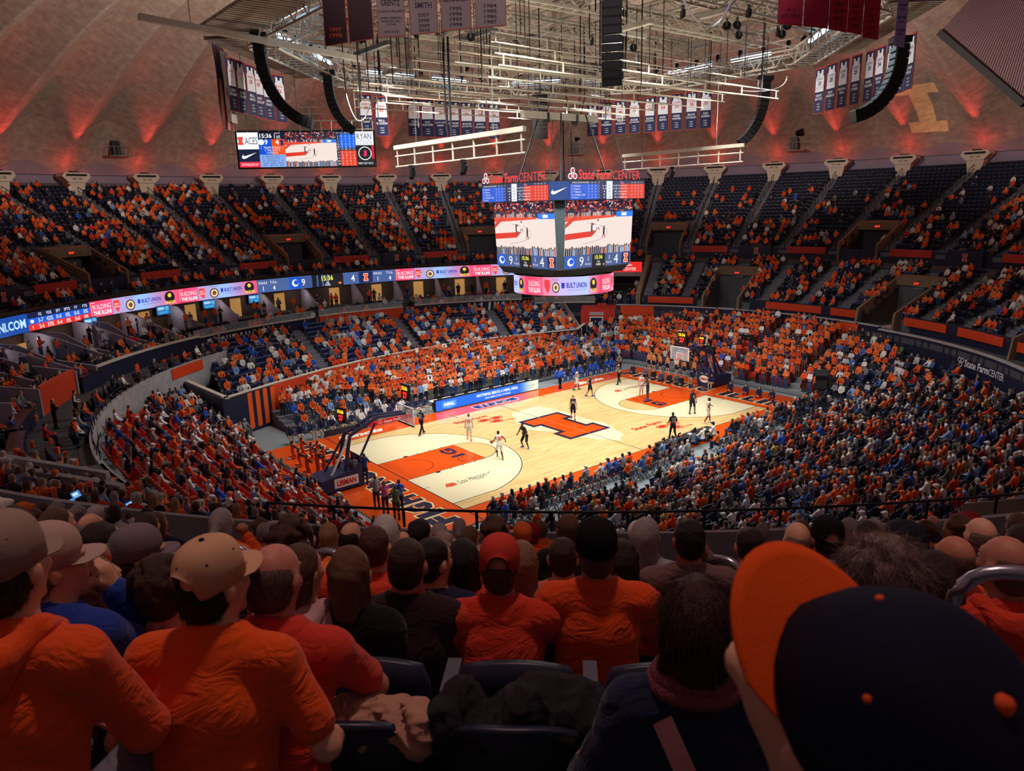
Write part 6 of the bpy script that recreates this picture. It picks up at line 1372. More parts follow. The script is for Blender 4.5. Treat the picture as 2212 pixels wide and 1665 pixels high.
class Fig:
    """one figure: joints for a pose, then limbs, clothes, hair as primitives. Faces +y, origin on the ground."""
    def __init__(s, sit=True, girth=1.0, lean=0.05, yaw=0.0, pitch=0.0, arms='lap', legs=None, shoulder=1.0, torso=1.0, turn=0.0, joints=None, roll=0.0):
        s.g = girth * 0.93; sw = 0.168 * shoulder; s.sit = sit
        P0 = v3(0, 0, 0.53) if sit else v3(0, 0, 0.95); s.sp = rotx(-lean) @ v3(0, 0, 1); T = rotz(turn)
        s.P = P0; s.C = P0 + s.sp * 0.33 * torso; s.N = P0 + s.sp * 0.55 * torso; s.R = T @ rotx(-lean)
        s.H = s.N + s.sp * 0.09 + v3(0, 0.02, 0.065); s.yaw, s.pitch, s.roll = yaw, pitch, roll
        X = T @ v3(1, 0, 0); s.S = [s.N - s.sp * 0.06 * torso - X * sw, s.N - s.sp * 0.06 * torso + X * sw]
        s.hip = [P0 + v3(-0.095, 0, -0.02), P0 + v3(0.095, 0, -0.02)]
        if sit: s.K = [v3(-0.13, 0.44, 0.53), v3(0.13, 0.44, 0.53)]; s.A = [v3(-0.12, 0.44, 0.09), v3(0.12, 0.44, 0.09)]
        else: s.K = [v3(-0.10, 0.02, 0.50), v3(0.10, 0.02, 0.50)]; s.A = [v3(-0.11, -0.02, 0.09), v3(0.11, -0.02, 0.09)]
        E, Wr = [], []
        for i, q in enumerate((-1, 1)):
            S = s.S[i]; Y = T @ v3(0, 1, 0)
            if arms == 'lap': e, w_ = S + X * q * 0.06 + Y * 0.10 + v3(0, 0, -0.27), S - X * q * 0.10 + Y * 0.30 + v3(0, 0, -0.40)
            elif arms == 'knee': e, w_ = S + X * q * 0.08 + Y * 0.16 + v3(0, 0, -0.24), S + X * q * -0.04 + Y * 0.38 + v3(0, 0, -0.32)
            elif arms == 'cross': e, w_ = S + X * q * 0.07 + Y * 0.10 + v3(0, 0, -0.27), S - X * q * 0.22 + Y * 0.24 + v3(0, 0, -0.22 - 0.05 * i)
            elif arms == 'down': e, w_ = S + X * q * 0.06 + Y * 0.0 + v3(0, 0, -0.29), S + X * q * 0.08 + Y * 0.06 + v3(0, 0, -0.54)
            elif arms == 'side': e, w_ = S + X * q * 0.12 + Y * -0.02 + v3(0, 0, -0.27), S + X * q * 0.10 + Y * 0.20 + v3(0, 0, -0.36)
            elif arms == 'clap': e, w_ = S + X * q * 0.08 + Y * 0.08 + v3(0, 0, -0.26), S - X * q * 0.12 + Y * 0.30 + v3(0, 0, -0.10)
            elif arms == 'chin': e, w_ = (S + X * q * 0.02 + Y * 0.22 + v3(0, 0, -0.20), S - X * q * 0.08 + Y * 0.20 + v3(0, 0, 0.05)) if i else (S + X * q * 0.06 + Y * 0.12 + v3(0, 0, -0.27), S - X * q * 0.10 + Y * 0.30 + v3(0, 0, -0.36))
            elif arms == 'camera': e, w_ = S + X * q * 0.08 + Y * 0.16 + v3(0, 0, -0.20), S - X * q * 0.10 + Y * 0.30 + v3(0, 0, 0.04)
            elif arms == 'run': e, w_ = S + X * q * 0.12 + Y * (-0.18 * q) + v3(0, 0, -0.22), S + X * q * 0.10 + Y * (0.12 - 0.20 * q) + v3(0, 0, -0.30)
            else: e, w_ = S + v3(0, 0, -0.28), S + v3(0, 0, -0.5)
            E.append(e); Wr.append(w_)
        s.E, s.W = E, Wr
        if joints:
            for k, v in joints.items(): setattr(s, k, [np.asarray(q, float) if q is not None else getattr(s, k)[i] for i, q in enumerate(v)])
    def hands(s, fine):
        o = []
        for i, q in enumerate((-1, 1)):
            d = s.W[i] - s.E[i]; d = d / np.linalg.norm(d); sd = np.cross(d, v3(0, 0, 1)); sd = sd / (np.linalg.norm(sd) + 1e-6) if np.linalg.norm(sd) > 1e-3 else v3(1, 0, 0)
            dn = np.cross(d, sd); c = s.W[i] + d * 0.05
            if not fine: o.append(ell('skin', s.W[i] + d * 0.06, (0.045, 0.045, 0.045), None, 0.03)); continue
            o.append(cap('skin', s.W[i], s.W[i] + d * 0.075, 0.028, 0.034, 0.03)); dn = dn if dn[2] < 0 else -dn
            for f in range(4):
                off = sd * (f - 1.5) * 0.021; L = (0.068, 0.08, 0.075, 0.058)[f]; a = s.W[i] + d * 0.085 + off; b = a + d * L * 0.5 + dn * 0.012; e = b + (d * 0.6 + dn * 0.8) * L * 0.5
                o += [cap('skin', a, b, 0.0105, 0.010, 0.008), cap('skin', b, e, 0.010, 0.0085, 0.006)]
            th = -q * sd; a = s.W[i] + d * 0.03 + th * 0.025; b = a + th * 0.03 + d * 0.035 + dn * 0.012; o += [cap('skin', a, b, 0.014, 0.012, 0.012), cap('skin', b, b + d * 0.03 + dn * 0.01, 0.012, 0.009, 0.006)]
        return o
    def rot(s): return rotz(s.yaw) @ rotx(-s.pitch) @ roty(s.roll)
    def head(s, fine=True):
        Rh = s.rot(); H = s.H; L = lambda x, y, z: H + Rh @ v3(x, y, z); s.Rh = Rh
        o = [ell('skin', L(0, -0.005, 0.025), (0.073, 0.092, 0.09), Rh, 0.03), ell('skin', L(0, 0.03, -0.045), (0.056, 0.066, 0.075), Rh, 0.03), cap('skin', s.N + v3(0, 0, -0.03), L(0, -0.01, -0.06), 0.058, 0.054, 0.035)]
        if fine:
            o += [cap('skin', L(0, 0.088, 0.015), L(0, 0.105, -0.028), 0.011, 0.016, 0.015), ell('skin', L(0, 0.083, 0.035), (0.05, 0.018, 0.012), Rh, 0.015), ell('skin', L(0, 0.085, -0.06), (0.024, 0.014, 0.008), Rh, 0.008), ell('skin', L(0, 0.086, -0.073), (0.020, 0.013, 0.008), Rh, 0.008), ell('skin', L(0, 0.075, -0.105), (0.028, 0.024, 0.02), Rh, 0.02), ell('skin', L(-0.035, 0.07, -0.02), (0.025, 0.02, 0.022), Rh, 0.02), ell('skin', L(0.035, 0.07, -0.02), (0.025, 0.02, 0.022), Rh, 0.02)]
            for q in (-1, 1): o.append(ell('skin', L(q * 0.078, -0.008, -0.005), (0.012, 0.024, 0.034), Rh, 0.008))
        else: o.append(cap('skin', L(0, 0.09, 0.01), L(0, 0.10, -0.025), 0.012, 0.016, 0.015))
        return o
    def hairp(s, style='short', vol=1.0):
        Rh = s.rot(); H = s.H; L = lambda x, y, z: H + Rh @ v3(x, y, z); o = []
        if style in ('none',): return o
        if style == 'bald': return [ell('hair', L(0, -0.040, 0.0), (0.081, 0.070, 0.085), Rh, 0.02), ell('hair', L(0, -0.05, -0.04), (0.070, 0.055, 0.05), Rh, 0.02)]
        if style == 'hat': return [ell('hair', L(0, -0.036, -0.012), (0.079, 0.076, 0.062), Rh, 0.02), ell('hair', L(0, -0.05, -0.055), (0.066, 0.052, 0.045), Rh, 0.02)]
        o = [ell('hair', L(0, -0.014, 0.036), (0.078 * vol, 0.092 * vol, 0.089 * vol), Rh, 0.012), ell('hair', L(0, -0.042, -0.015), (0.074 * vol, 0.062 * vol, 0.066), Rh, 0.012)]
        if style in ('curly', 'afro'):
            r = random.Random(int(abs(H[0] * 997 + H[2] * 331)) + 1); k = 1.0 if style == 'curly' else 1.15
            for _ in range(60):
                t, f = r.uniform(0, 6.28), r.uniform(-0.2, 1.5); o.append(ell('hair', L(0.085 * k * math.cos(t) * math.cos(f), -0.02 + 0.095 * k * math.sin(t) * math.cos(f) * (1 if math.sin(t) < 0 else 0.75), 0.04 + 0.09 * k * math.sin(f)), (0.022, 0.022, 0.022), None, 0.012))
        if style in ('long', 'bob', 'tail'):
            zl = {'long': -0.36, 'bob': -0.15, 'tail': -0.08}[style]; o += [cap('hair', L(0, -0.055, 0.02), s.N * 0 + L(0, -0.07, zl), 0.068, 0.05 if style == 'long' else 0.06, 0.02)]
            for q in (-1, 1): o.append(cap('hair', L(q * 0.05, -0.025, 0.03), L(q * 0.055, -0.05, zl * 0.8), 0.033, 0.035, 0.02))
            if style == 'tail': o += [cap('hair', L(0, -0.10, 0.05), L(0, -0.15, -0.02), 0.025, 0.03, 0.02), cap('hair', L(0, -0.15, -0.02), L(0, -0.14, -0.20), 0.032, 0.016, 0.02)]
        return o
    def torso(s, grow=0.0, reg='shirt'):
        g = s.g; R = s.R; w_ = (s.S[1] - s.S[0]); sw = np.linalg.norm(w_) / 2
        return [ell(reg, s.P + s.sp * 0.06, (0.165 * g + grow, 0.125 * g + grow, 0.13 + grow), R, 0.04), ell(reg, s.P + s.sp * 0.20, (0.15 * g + grow, 0.115 * g + grow, 0.16 + grow), R, 0.04), ell(reg, s.C + s.sp * 0.02, (0.165 * (0.4 + 0.6 * g) + grow, 0.118 * g + grow, 0.17 + grow), R, 0.04),
                cap(reg, s.S[0] + w_ * 0.10, s.S[1] - w_ * 0.10, 0.050 + grow, None, 0.04), cap(reg, s.N - s.sp * 0.01, s.S[0] + w_ * 0.06, 0.055 + grow, 0.048 + grow, 0.05), cap(reg, s.N - s.sp * 0.01, s.S[1] - w_ * 0.06, 0.055 + grow, 0.048 + grow, 0.05), cap(reg, s.N - s.sp * 0.05, s.N + s.sp * 0.012, 0.085 + grow, 0.06 + grow, 0.05)]
    def sleeves(s, long_=True, grow=0.0, reg='shirt'):
        o = []
        for i in (0, 1):
            o.append(cap(reg, s.S[i], s.E[i] if long_ else s.S[i] + (s.E[i] - s.S[i]) * 0.72, 0.050 + grow, (0.046 if long_ else 0.052) + grow, 0.05))
            if long_: o.append(cap(reg, s.E[i], s.E[i] + (s.W[i] - s.E[i]) * 0.95, 0.047 + grow, 0.036 + grow, 0.02))
        return o
    def arms(s, reg='skin'):
        o = []
        for i in (0, 1): o += [cap(reg, s.S[i], s.E[i], 0.05, 0.041, 0.03), cap(reg, s.E[i], s.W[i], 0.041, 0.027, 0.02)]
        return o
    def legs(s, short=False, grow=0.0, reg='pants'):
        o = [ell(reg, s.P + v3(0, 0.01, -0.02), (0.165 * s.g + grow, 0.135 * s.g + grow, 0.10 + grow), None, 0.05)]
        for i in (0, 1):
            k = s.hip[i] + (s.K[i] - s.hip[i]) * (0.85 if short else 1.0); o.append(cap(reg, s.hip[i], k, 0.088 * (0.5 + 0.5 * s.g) + grow, (0.075 if short else 0.062) + grow, 0.05))
            if not short: o.append(cap(reg, s.K[i], s.A[i] + v3(0, 0, 0.02), 0.060 + grow, 0.046 + grow, 0.03))
        return o
    def bare_legs(s):
        o = []
        for i in (0, 1): o += [cap('skin', s.hip[i], s.K[i], 0.08, 0.055, 0.03), cap('skin', s.K[i], s.K[i] + (s.A[i] - s.K[i]) * 0.35, 0.052, 0.055, 0.03), cap('skin', s.K[i] + (s.A[i] - s.K[i]) * 0.35, s.A[i], 0.055, 0.036, 0.03)]
        return o
    def feet(s, reg='shoe'):
        o = []
        for i in (0, 1):
            d = s.K[i] - s.hip[i]; d[2] = 0
            if np.linalg.norm(d) < 0.1 or getattr(s, 'toe', None): d = v3(0, 1, 0)
            d = (s.toe[i] if getattr(s, 'toe', None) else d / np.linalg.norm(d)); a = s.A[i] + v3(0, 0, -0.04) - d * 0.05; o.append(cap(reg, a, a + d * 0.19 + v3(0, 0, -0.005), 0.047, 0.04, 0.02))
        return o
def setcol(o, shirt=None, pants=None, hair=None, skin=None, shoe=(30, 30, 34)):
    for k, c in (('shirt_rgb', shirt), ('pants_rgb', pants), ('hair_rgb', hair), ('skin_rgb', skin), ('shoe_rgb', shoe)):
        if c is not None: o[k] = [lin(x) for x in c]
    for ch in o.children: setcol(ch, shirt, pants, hair, skin, shoe)
SK_L, SK_M, SK_D = (214, 160, 132), (170, 112, 84), (92, 58, 44)
def cap_mesh(fig, brim=True, back_open=True, parent=None, size=1.0, tilt=0.0, button=None, brim_col=None, flat=False, twist=0.0):
    """ball cap or flat cap over the head; crown, brim, button and eyelets are meshes of their own"""
    Rh = rotz(twist) @ fig.rot() @ rotx(-tilt); c = fig.H + fig.rot() @ v3(0, -0.012, 0.045)
    rx, ry, rz = 0.087 * size, 0.105 * size, 0.102 * size; n, K = 28, 9; V = []; F = []
    if flat: rz *= 0.85
    for side in (0, 1):
        for j in range(K):
            t = j / (K - 1) * PI / 2
            for i in range(n):
                a = 2 * PI * i / n; e = 0.003 * abs(math.sin(3 * a)) * math.cos(t)
                f = (1 - 0.035 * side) ; zb = -0.026 * (1 if math.sin(a) > -0.5 else 1.25) if j == 0 else 0
                z = math.sin(t) ** (0.9 if not flat else 0.7) * rz; q = math.cos(t) ** 0.68
                if back_open and math.sin(a) < 0 and abs(math.cos(a)) < 0.5: zo = 0.046 * (1 - (math.cos(a) / 0.5) ** 2) ** 0.5; z = max(z, zo - zb)
                V.append(c + Rh @ v3((rx + e) * q * math.cos(a) * f, (ry + e) * q * math.sin(a) * f + (0.02 * math.sin(t) * (1 if flat else 0)), z * f + zb))
    m = K * n
    for j in range(K - 1):
        for i in range(n): a, b = j * n + i, j * n + (i + 1) % n; F += [(a, b, b + n, a + n), (m + a, m + a + n, m + b + n, m + b)]
    for i in range(n): F.append((i, m + i, m + (i + 1) % n, (i + 1) % n))
    crown = mesh('cap_crown', V, F, CAPM, True, parent)
    if brim:
        V = []; F = []; na, nr_ = 19, 5
        for side in (0, 1):
            for i in range(na):
                a = -1.15 + 2.3 * i / (na - 1)
                for r in range(nr_):
                    q = r / (nr_ - 1); ex = 0.072 * (1 if not flat else 0.5) * q * (math.cos(a) ** 0.5)
                    x = math.sin(a) * (rx * 0.97 + ex * 0.12); y = math.cos(a) * (ry * 0.97) + ex; V.append(c + Rh @ v3(x, y, -0.022 - 0.10 * x * x / 0.01 * 0.1 - 0.10 * ex - (0.003 if side else 0)))
        m = na * nr_
        for i in range(na - 1):
            for r in range(nr_ - 1): a = i * nr_ + r; F += [(a, a + 1, a + nr_ + 1, a + nr_), (m + a, m + a + nr_, m + a + nr_ + 1, m + a + 1)]
        for i in range(na - 1): a = i * nr_ + nr_ - 1; F.append((a, m + a, m + a + nr_, a + nr_))
        b = mesh('cap_brim', V, F, CAPM, True, parent)
        if brim_col: b['hair_rgb'] = [lin(x) for x in brim_col]; b['fixed'] = 1
    if button:
        q = c + Rh @ v3(0, 0, rz); b = MB().lathe([(0.001, 0.006), (0.006, 0.005), (0.009, 0.0), (0.009, -0.004)], tuple(q), 10, tuple(Rh @ v3(0, 0, 1))).build('cap_button', CAPM, parent, True); b['hair_rgb'] = [lin(x) for x in button]; b['fixed'] = 1
        for k in range(6):
            a = PI / 6 + k * PI / 3; t = 0.62; d = v3(rx * math.cos(t) ** 0.68 * math.cos(a), ry * math.cos(t) ** 0.68 * math.sin(a), rz * math.sin(t) ** 0.9); nn = Rh @ (d / np.array([rx, ry, rz]) ** 2)
            e = MB().lathe([(0.001, 0.0025), (0.0036, 0.002), (0.0042, -0.003)], tuple(c + Rh @ d), 8, tuple(nn)).build('eyelet', CAPM, parent, True); e['hair_rgb'] = [lin(x) for x in button]; e['fixed'] = 1
    return crown
def recol(o, **k):
    def walk(x):
        if 'fixed' not in x: 
            for a, c in k.items():
                if c is not None: x[a] = [lin(v) for v in c]
        for ch in x.children: walk(ch)
    walk(o)
def strands(hm, fig, style, seed, col):
    """fine strands lying on the hair, so that its edge is soft"""
    me = hm.data; n = len(me.vertices); r = np.random.default_rng(seed); co = np.zeros(n * 3, np.float32); me.vertices.foreach_get('co', co); co = co.reshape(-1, 3); no = np.zeros(n * 3, np.float32); me.vertex_normals.foreach_get('vector', no); no = no.reshape(-1, 3)
    N_ = {'bald': 900, 'hat': 900, 'short': 1900, 'curly': 2200, 'afro': 2600}.get(style, 2400); i = r.integers(0, n, N_); P0, Nn = co[i], no[i]
    cen = fig.H + fig.Rh @ v3(0, -0.02, 0.06); down = P0 - cen; down[:, 2] -= 0.10 if style in ('long', 'bob', 'tail') else 0.03; T = down - (down * Nn).sum(1)[:, None] * Nn; T /= np.linalg.norm(T, axis=1)[:, None] + 1e-6
    K = 5; Ls = {'long': 0.075, 'bob': 0.06, 'tail': 0.055, 'curly': 0.034, 'afro': 0.04}.get(style, 0.024) * r.uniform(0.6, 1.3, N_)
    lift = {'curly': 0.55, 'afro': 0.9, 'short': 0.30, 'hat': 0.25}.get(style, 0.12); cv = r.normal(size=(N_, 3)) * ({'curly': 0.9, 'afro': 1.0}.get(style, 0.22)); pts = np.zeros((N_, K, 3), np.float32)
    for k in range(K):
        t = k / (K - 1); pts[:, k] = P0 + Nn * 0.0006 + (T * t + Nn * (lift * t * (1 - 0.5 * t)) + cv * t * t * 0.6) * Ls[:, None]
    hc = bpy.data.hair_curves.new('hair_strand'); hc.add_curves([K] * N_); hc.attributes['position'].data.foreach_set('vector', pts.ravel())
    ra = hc.attributes.new('radius', 'FLOAT', 'POINT'); ra.data.foreach_set('value', np.tile(np.linspace(0.0007, 0.0002, K).astype(np.float32), N_))
    hc.materials.append(HAIRM); o = bpy.data.objects.new('hair_strand', hc); COL.objects.link(o); o.parent = hm; o['kind'] = 'stuff'
def person(loc, facing, label, fig, shirt, pants=(40, 42, 60), hair=(50, 36, 28), skin=SK_L, shoe=(30, 30, 34), style='short', long_=True, vox=0.011, fine=True, hat=None, hat_col=None, scale=1.0, group=None, vol=1.0, vest=None, shorts=False, lower=True, seed=None, extra=None, hood=False, collar=True, tank=False, foldamp=0.0045):
    """a figure with body, clothes and hair as separate meshes. facing: azimuth it looks to"""
    seed = seed if seed is not None else int(abs(loc[0] * 131 + loc[1] * 733)) % 9999
    body = fig.head(fine) + fig.hands(fine) + fig.arms() + [ell('skin', q[2], q[3] * 0.86, q[4], 0.05) if q[0] == 'e' else cap('skin', q[2], q[3], q[4] * 0.8, q[5] * 0.8, 0.05) for q in fig.torso()]
    if lower and (shorts or not fig.sit): body += fig.bare_legs()
    me = blob_mesh('person', body, vox, [SKINM]); o = link('person', me); o.location = loc; o.rotation_euler = (0, 0, math.radians(facing) - PI / 2); o.scale = (scale,) * 3
    tag(o, label, 'person', group)
    nz = fold(seed, foldamp)
    tp = fig.torso(0.012) + ([] if tank else fig.sleeves(long_, 0.010))
    if vest: link('shirt', blob_mesh('shirt', fig.sleeves(long_, 0.010) + fig.torso(0.006), vox, [CLOTH], nz), o)
    Nn, spn = fig.N, fig.sp
    neck_cut = lambda G: 0.088 - np.linalg.norm((G - (Nn + spn * 0.075 + v3(0, 0.03, 0))), axis=-1)
    if vest:
        v = link('vest', blob_mesh('vest', [q for q in fig.torso(0.020)], vox, [CLOTH], fold(seed + 3, 0.004, 18), neck_cut), o); v['shirt_rgb'] = [lin(x) for x in vest]; v['fixed'] = 1
    else: link('shirt', blob_mesh('shirt', tp, vox, [CLOTH], nz, neck_cut), o)
    if collar:
        c = fig.N + fig.sp * 0.018; x, y = quat_frame(fig.sp); m = MB(); pts = [Vector(c) + x * (0.068 * math.cos(t)) + y * (0.066 * math.sin(t)) for t in np.linspace(0, 2 * PI, 20)[:-1]]; m.tube(pts, 0.013 if collar is True else collar, 6, True)
        k = m.build('collar', CLOTH, o, True)
    if hood:
        link('hood', blob_mesh('hood', [cap('shirt', fig.N + v3(-0.09, -0.02, 0.02), fig.N + v3(-0.05, -0.12, -0.02), 0.035, 0.04, 0.03), cap('shirt', fig.N + v3(0.09, -0.02, 0.02), fig.N + v3(0.05, -0.12, -0.02), 0.035, 0.04, 0.03), cap('shirt', fig.N + v3(-0.06, -0.12, 0.0), fig.N + v3(0.06, -0.12, 0.0), 0.042, 0.042, 0.03), cap('shirt', fig.N + v3(-0.04, -0.13, -0.05), fig.N + v3(0.04, -0.13, -0.05), 0.045, 0.045, 0.03), cap('shirt', fig.N + v3(-0.095, 0.0, 0.02), fig.N + v3(-0.07, 0.08, -0.03), 0.03, 0.025, 0.03), cap('shirt', fig.N + v3(0.095, 0.0, 0.02), fig.N + v3(0.07, 0.08, -0.03), 0.03, 0.025, 0.03)], vox, [CLOTH], fold(seed + 9, 0.004, 40)), o)
    if lower:
        link('trousers' if not shorts else 'shorts', blob_mesh('trousers', fig.legs(shorts, 0.008), max(vox * 1.3, 0.02), [PANTS], fold(seed + 1, 0.005)), o)
        link('shoes', blob_mesh('shoes', fig.feet(), max(vox, 0.02), [SHOEM]), o)
    if hat and style in ('short', 'curly', 'bald'): style = 'hat'
    if style != 'none':
        hm = link('hair', blob_mesh('hair', fig.hairp(style, vol), min(vox, 0.009), [HAIRM], fold(seed + 5, 0.004, 90), (lambda G: 1.0 * ((G - fig.H) @ fig.rot() @ v3(0, 0.80, 0.0) - 0.028 - np.maximum(0, ((G - fig.H) @ fig.rot() @ v3(0, 0, 1.0) - 0.03)) * 1.2)) if style not in ('bald', 'hat') else (lambda G: ((G - fig.H) @ fig.rot() @ v3(0, 0, 1.0) - 0.052))), o)
        if vox < 0.014: strands(hm, fig, style, seed, hair)
    if hat: cap_mesh(fig, parent=o, **hat)
    if fine:
        Rh = fig.rot()
        for q in (-1, 1):
            c = fig.H + Rh @ v3(q * 0.031, 0.080, 0.012); e = MB().lathe([(0.001, -0.011), (0.008, -0.007), (0.0115, 0), (0.008, 0.007), (0.001, 0.011)], tuple(c), 8, tuple(Rh @ v3(0, 1, 0))).build('eye', mat('eye_white', (225, 222, 218), 0.25), o, True)
            MB().lathe([(0.001, 0.0005), (0.005, 0.0), (0.0055, -0.002)], tuple(c + Rh @ v3(0, 0.0112, 0)), 8, tuple(Rh @ v3(0, 1, 0))).build('iris', mat('eye_dark', (40, 26, 20), 0.2), e, True)
    if extra: extra(o, fig)
    recol(o, shirt_rgb=shirt, pants_rgb=pants, hair_rgb=hair, skin_rgb=skin, shoe_rgb=shoe)
    if hat and hat_col:
        for ch in o.children:
            if ch.name.startswith('cap') and 'fixed' not in ch: ch['hair_rgb'] = [lin(x) for x in hat_col]
    return o
# ------------------------------------------------------------------ the people close to the camera, each on a row of the upper bowl
FG_POS = []
IN = math.degrees(math.atan2(37.97, 34.99))                       # towards the middle of the hall
OR1, OR2, OR3, REDO = (226, 84, 26), (214, 66, 30), (200, 60, 40), (205, 58, 44)
def at_head(u, v, depth, fig, facing, scale=1.0):
    h = at_depth(u, v, depth); a = math.radians(facing) - PI / 2; c, s = math.cos(a), math.sin(a); q = fig.H * scale
    return (h[0] - (q[0] * c - q[1] * s), h[1] - (q[0] * s + q[1] * c), h[2] - q[2])
def fg(u, v, depth, label, facing=None, scale=1.0, figk=None, **k):
    k.setdefault('vox', 0.0115 if depth < 2.5 else 0.0155); f = Fig(**(figk or {})); fc = IN if facing is None else facing; loc = at_head(u, v, depth, f, fc, scale); FG_POS.append(loc)
    return person(loc, fc, label, f, scale=scale, **k)
CAP = dict(brim=True, back_open=True)
fg(14, 1228, 1.78, 'person in an orange hooded sweatshirt and grey ball cap at the left edge', figk=dict(lean=0.16, girth=1.12, arms='lap', shoulder=1.12), shirt=(222, 80, 28), pants=(110, 112, 128), hair=(46, 32, 26), hat=dict(brim=True, button=(150, 120, 110)), hat_col=(150, 128, 116), hood=True, vox=0.011, collar=False, style='short', foldamp=0.006)
fg(463, 1260, 2.14, 'person in an orange T-shirt and cream ball cap with dark eyelets', figk=dict(lean=0.22, girth=1.22, yaw=-0.45, arms='side', shoulder=1.16), shirt=(226, 84, 26), pants=(150, 146, 150), hair=(28, 20, 18), long_=False, hat=dict(brim=True, button=(50, 40, 50), tilt=-0.1), hat_col=(205, 160, 128), style='curly', vol=1.0, collar=0.008, foldamp=0.006)
fg(112, 1222, 2.35, 'person in a blue sweater and pale cap looking to the right', figk=dict(lean=0.2, yaw=-0.75, girth=1.05, arms='chin'), shirt=(36, 62, 150), hair=(120, 90, 70), hat=dict(brim=True, button=None), hat_col=(176, 150, 140), style='short', collar=0.01)
fg(205, 1268, 2.75, 'person with long fair hair over an orange top beside the blue sweater', figk=dict(lean=0.1, yaw=-0.3), shirt=(206, 80, 40), hair=(124, 88, 60), style='long', collar=0.008)
fg(356, 1278, 2.55, 'person with short dark wavy hair in an orange polo shirt', figk=dict(lean=0.12, girth=0.95, shoulder=0.9, yaw=0.1), shirt=(205, 70, 40), hair=(62, 40, 30), style='curly', long_=False)
fg(594, 1252, 2.35, 'balding person in a coral polo shirt with hunched shoulders', figk=dict(lean=0.30, girth=1.2, shoulder=1.15, yaw=-0.15, pitch=0.25, arms='knee'), shirt=REDO, hair=(96, 72, 64), style='bald', skin=(196, 128, 112), long_=False, collar=0.014, pants=(150, 148, 158))
fg(222, 1182, 3.35, 'dark-haired person in an orange shirt with a hand at the cheek', figk=dict(lean=0.15, yaw=-0.7, girth=1.1, arms='chin'), shirt=(214, 82, 34), hair=(40, 28, 24))
fg(303, 1202, 3.15, 'person in a grey ball cap and glasses looking right', figk=dict(lean=0.12, yaw=-0.95), shirt=(206, 70, 34), hair=(50, 40, 36), hat=dict(brim=True), hat_col=(116, 104, 110))
fg(632, 1178, 3.55, 'person with frizzy brown hair in an orange T-shirt', figk=dict(lean=0.05, shoulder=1.05), shirt=(206, 70, 36), hair=(70, 44, 32), style='afro', long_=False)
fg(648, 1236, 2.95, 'brown-haired person in a pale hooded top behind the balding one', figk=dict(lean=0.1, girth=0.9, shoulder=0.9, yaw=-0.4), shirt=(190, 150, 150), hair=(84, 56, 42), style='tail', hood=True, collar=False)
fg(757, 1240, 2.95, 'person with long brown hair and a black top', figk=dict(lean=0.08, girth=0.9, shoulder=0.88), shirt=(26, 20, 24), hair=(104, 72, 52), style='long', collar=0.008)
fg(810, 1184, 3.75, 'short-haired person in a red-orange hooded sweatshirt', figk=dict(lean=0.1, girth=1.1), shirt=(208, 62, 40), hair=(84, 52, 42), hood=True, collar=False)
fg(881, 1222, 3.1, 'person in a dark quilted vest over orange sleeves', figk=dict(lean=0.12, girth=1.2, shoulder=1.15, yaw=-0.08), shirt=(206, 72, 34), vest=(46, 28, 36), hair=(60, 40, 32), collar=0.013, skin=(190, 120, 100))
fg(935, 1214, 3.45, 'dark-haired person in a navy top with glasses', figk=dict(lean=0.05, shoulder=0.9, yaw=-0.6, girth=0.9), shirt=(34, 36, 66), hair=(36, 26, 26), style='short')
fg(958, 1200, 4.2, 'person with white curly hair in an orange top', figk=dict(lean=0.05, shoulder=0.9), shirt=OR3, hair=(150, 130, 125), style='curly')
fg(1002, 1214, 3.6, 'person with long black hair in a red-orange top', figk=dict(lean=0.05, shoulder=0.95), shirt=(206, 60, 40), hair=(24, 18, 20), style='long', collar=0.008)
fg(1080, 1224, 3.15, 'person in a red-orange ball cap and matching jacket', figk=dict(lean=0.2, girth=1.2, shoulder=1.2, pitch=0.1, arms='knee'), shirt=(206, 58, 38), hair=(80, 50, 40), hat=dict(brim=True), hat_col=(196, 60, 48), collar=0.014, skin=(186, 118, 100), foldamp=0.006)
fg(1126, 1216, 3.7, 'person with long fair hair in a blush top right of the red cap', figk=dict(lean=0.05, shoulder=0.95), shirt=(170, 120, 110), hair=(140, 104, 84), style='long', collar=0.008)
fg(1216, 1206, 4.0, 'short-haired person in a salmon polo shirt', figk=dict(lean=0.05, girth=0.95), shirt=(196, 104, 84), hair=(58, 40, 34), style='short')
fg(1288, 1188, 3.15, 'person in a black flat cap and long orange shirt', figk=dict(lean=0.10, girth=1.22, shoulder=1.2), shirt=(220, 76, 28), hair=(90, 70, 62), hat=dict(brim=True, flat=True, back_open=False, size=1.03), hat_col=(10, 9, 12), skin=(190, 120, 98), pants=(130, 124, 134), foldamp=0.006)
fg(1342, 1214, 3.6, 'person with dark shoulder-length hair in an orange T-shirt', figk=dict(lean=0.08, shoulder=0.92), shirt=(214, 74, 36), hair=(36, 24, 26), style='bob', long_=False)
fg(1488, 1168, 3.75, 'dark-haired person in a taupe blazer leaning on one fist', figk=dict(lean=0.05, girth=1.12, shoulder=1.2, arms='chin', yaw=0.1), shirt=(108, 84, 80), hair=(32, 20, 20), skin=(176, 112, 92), collar=0.014)
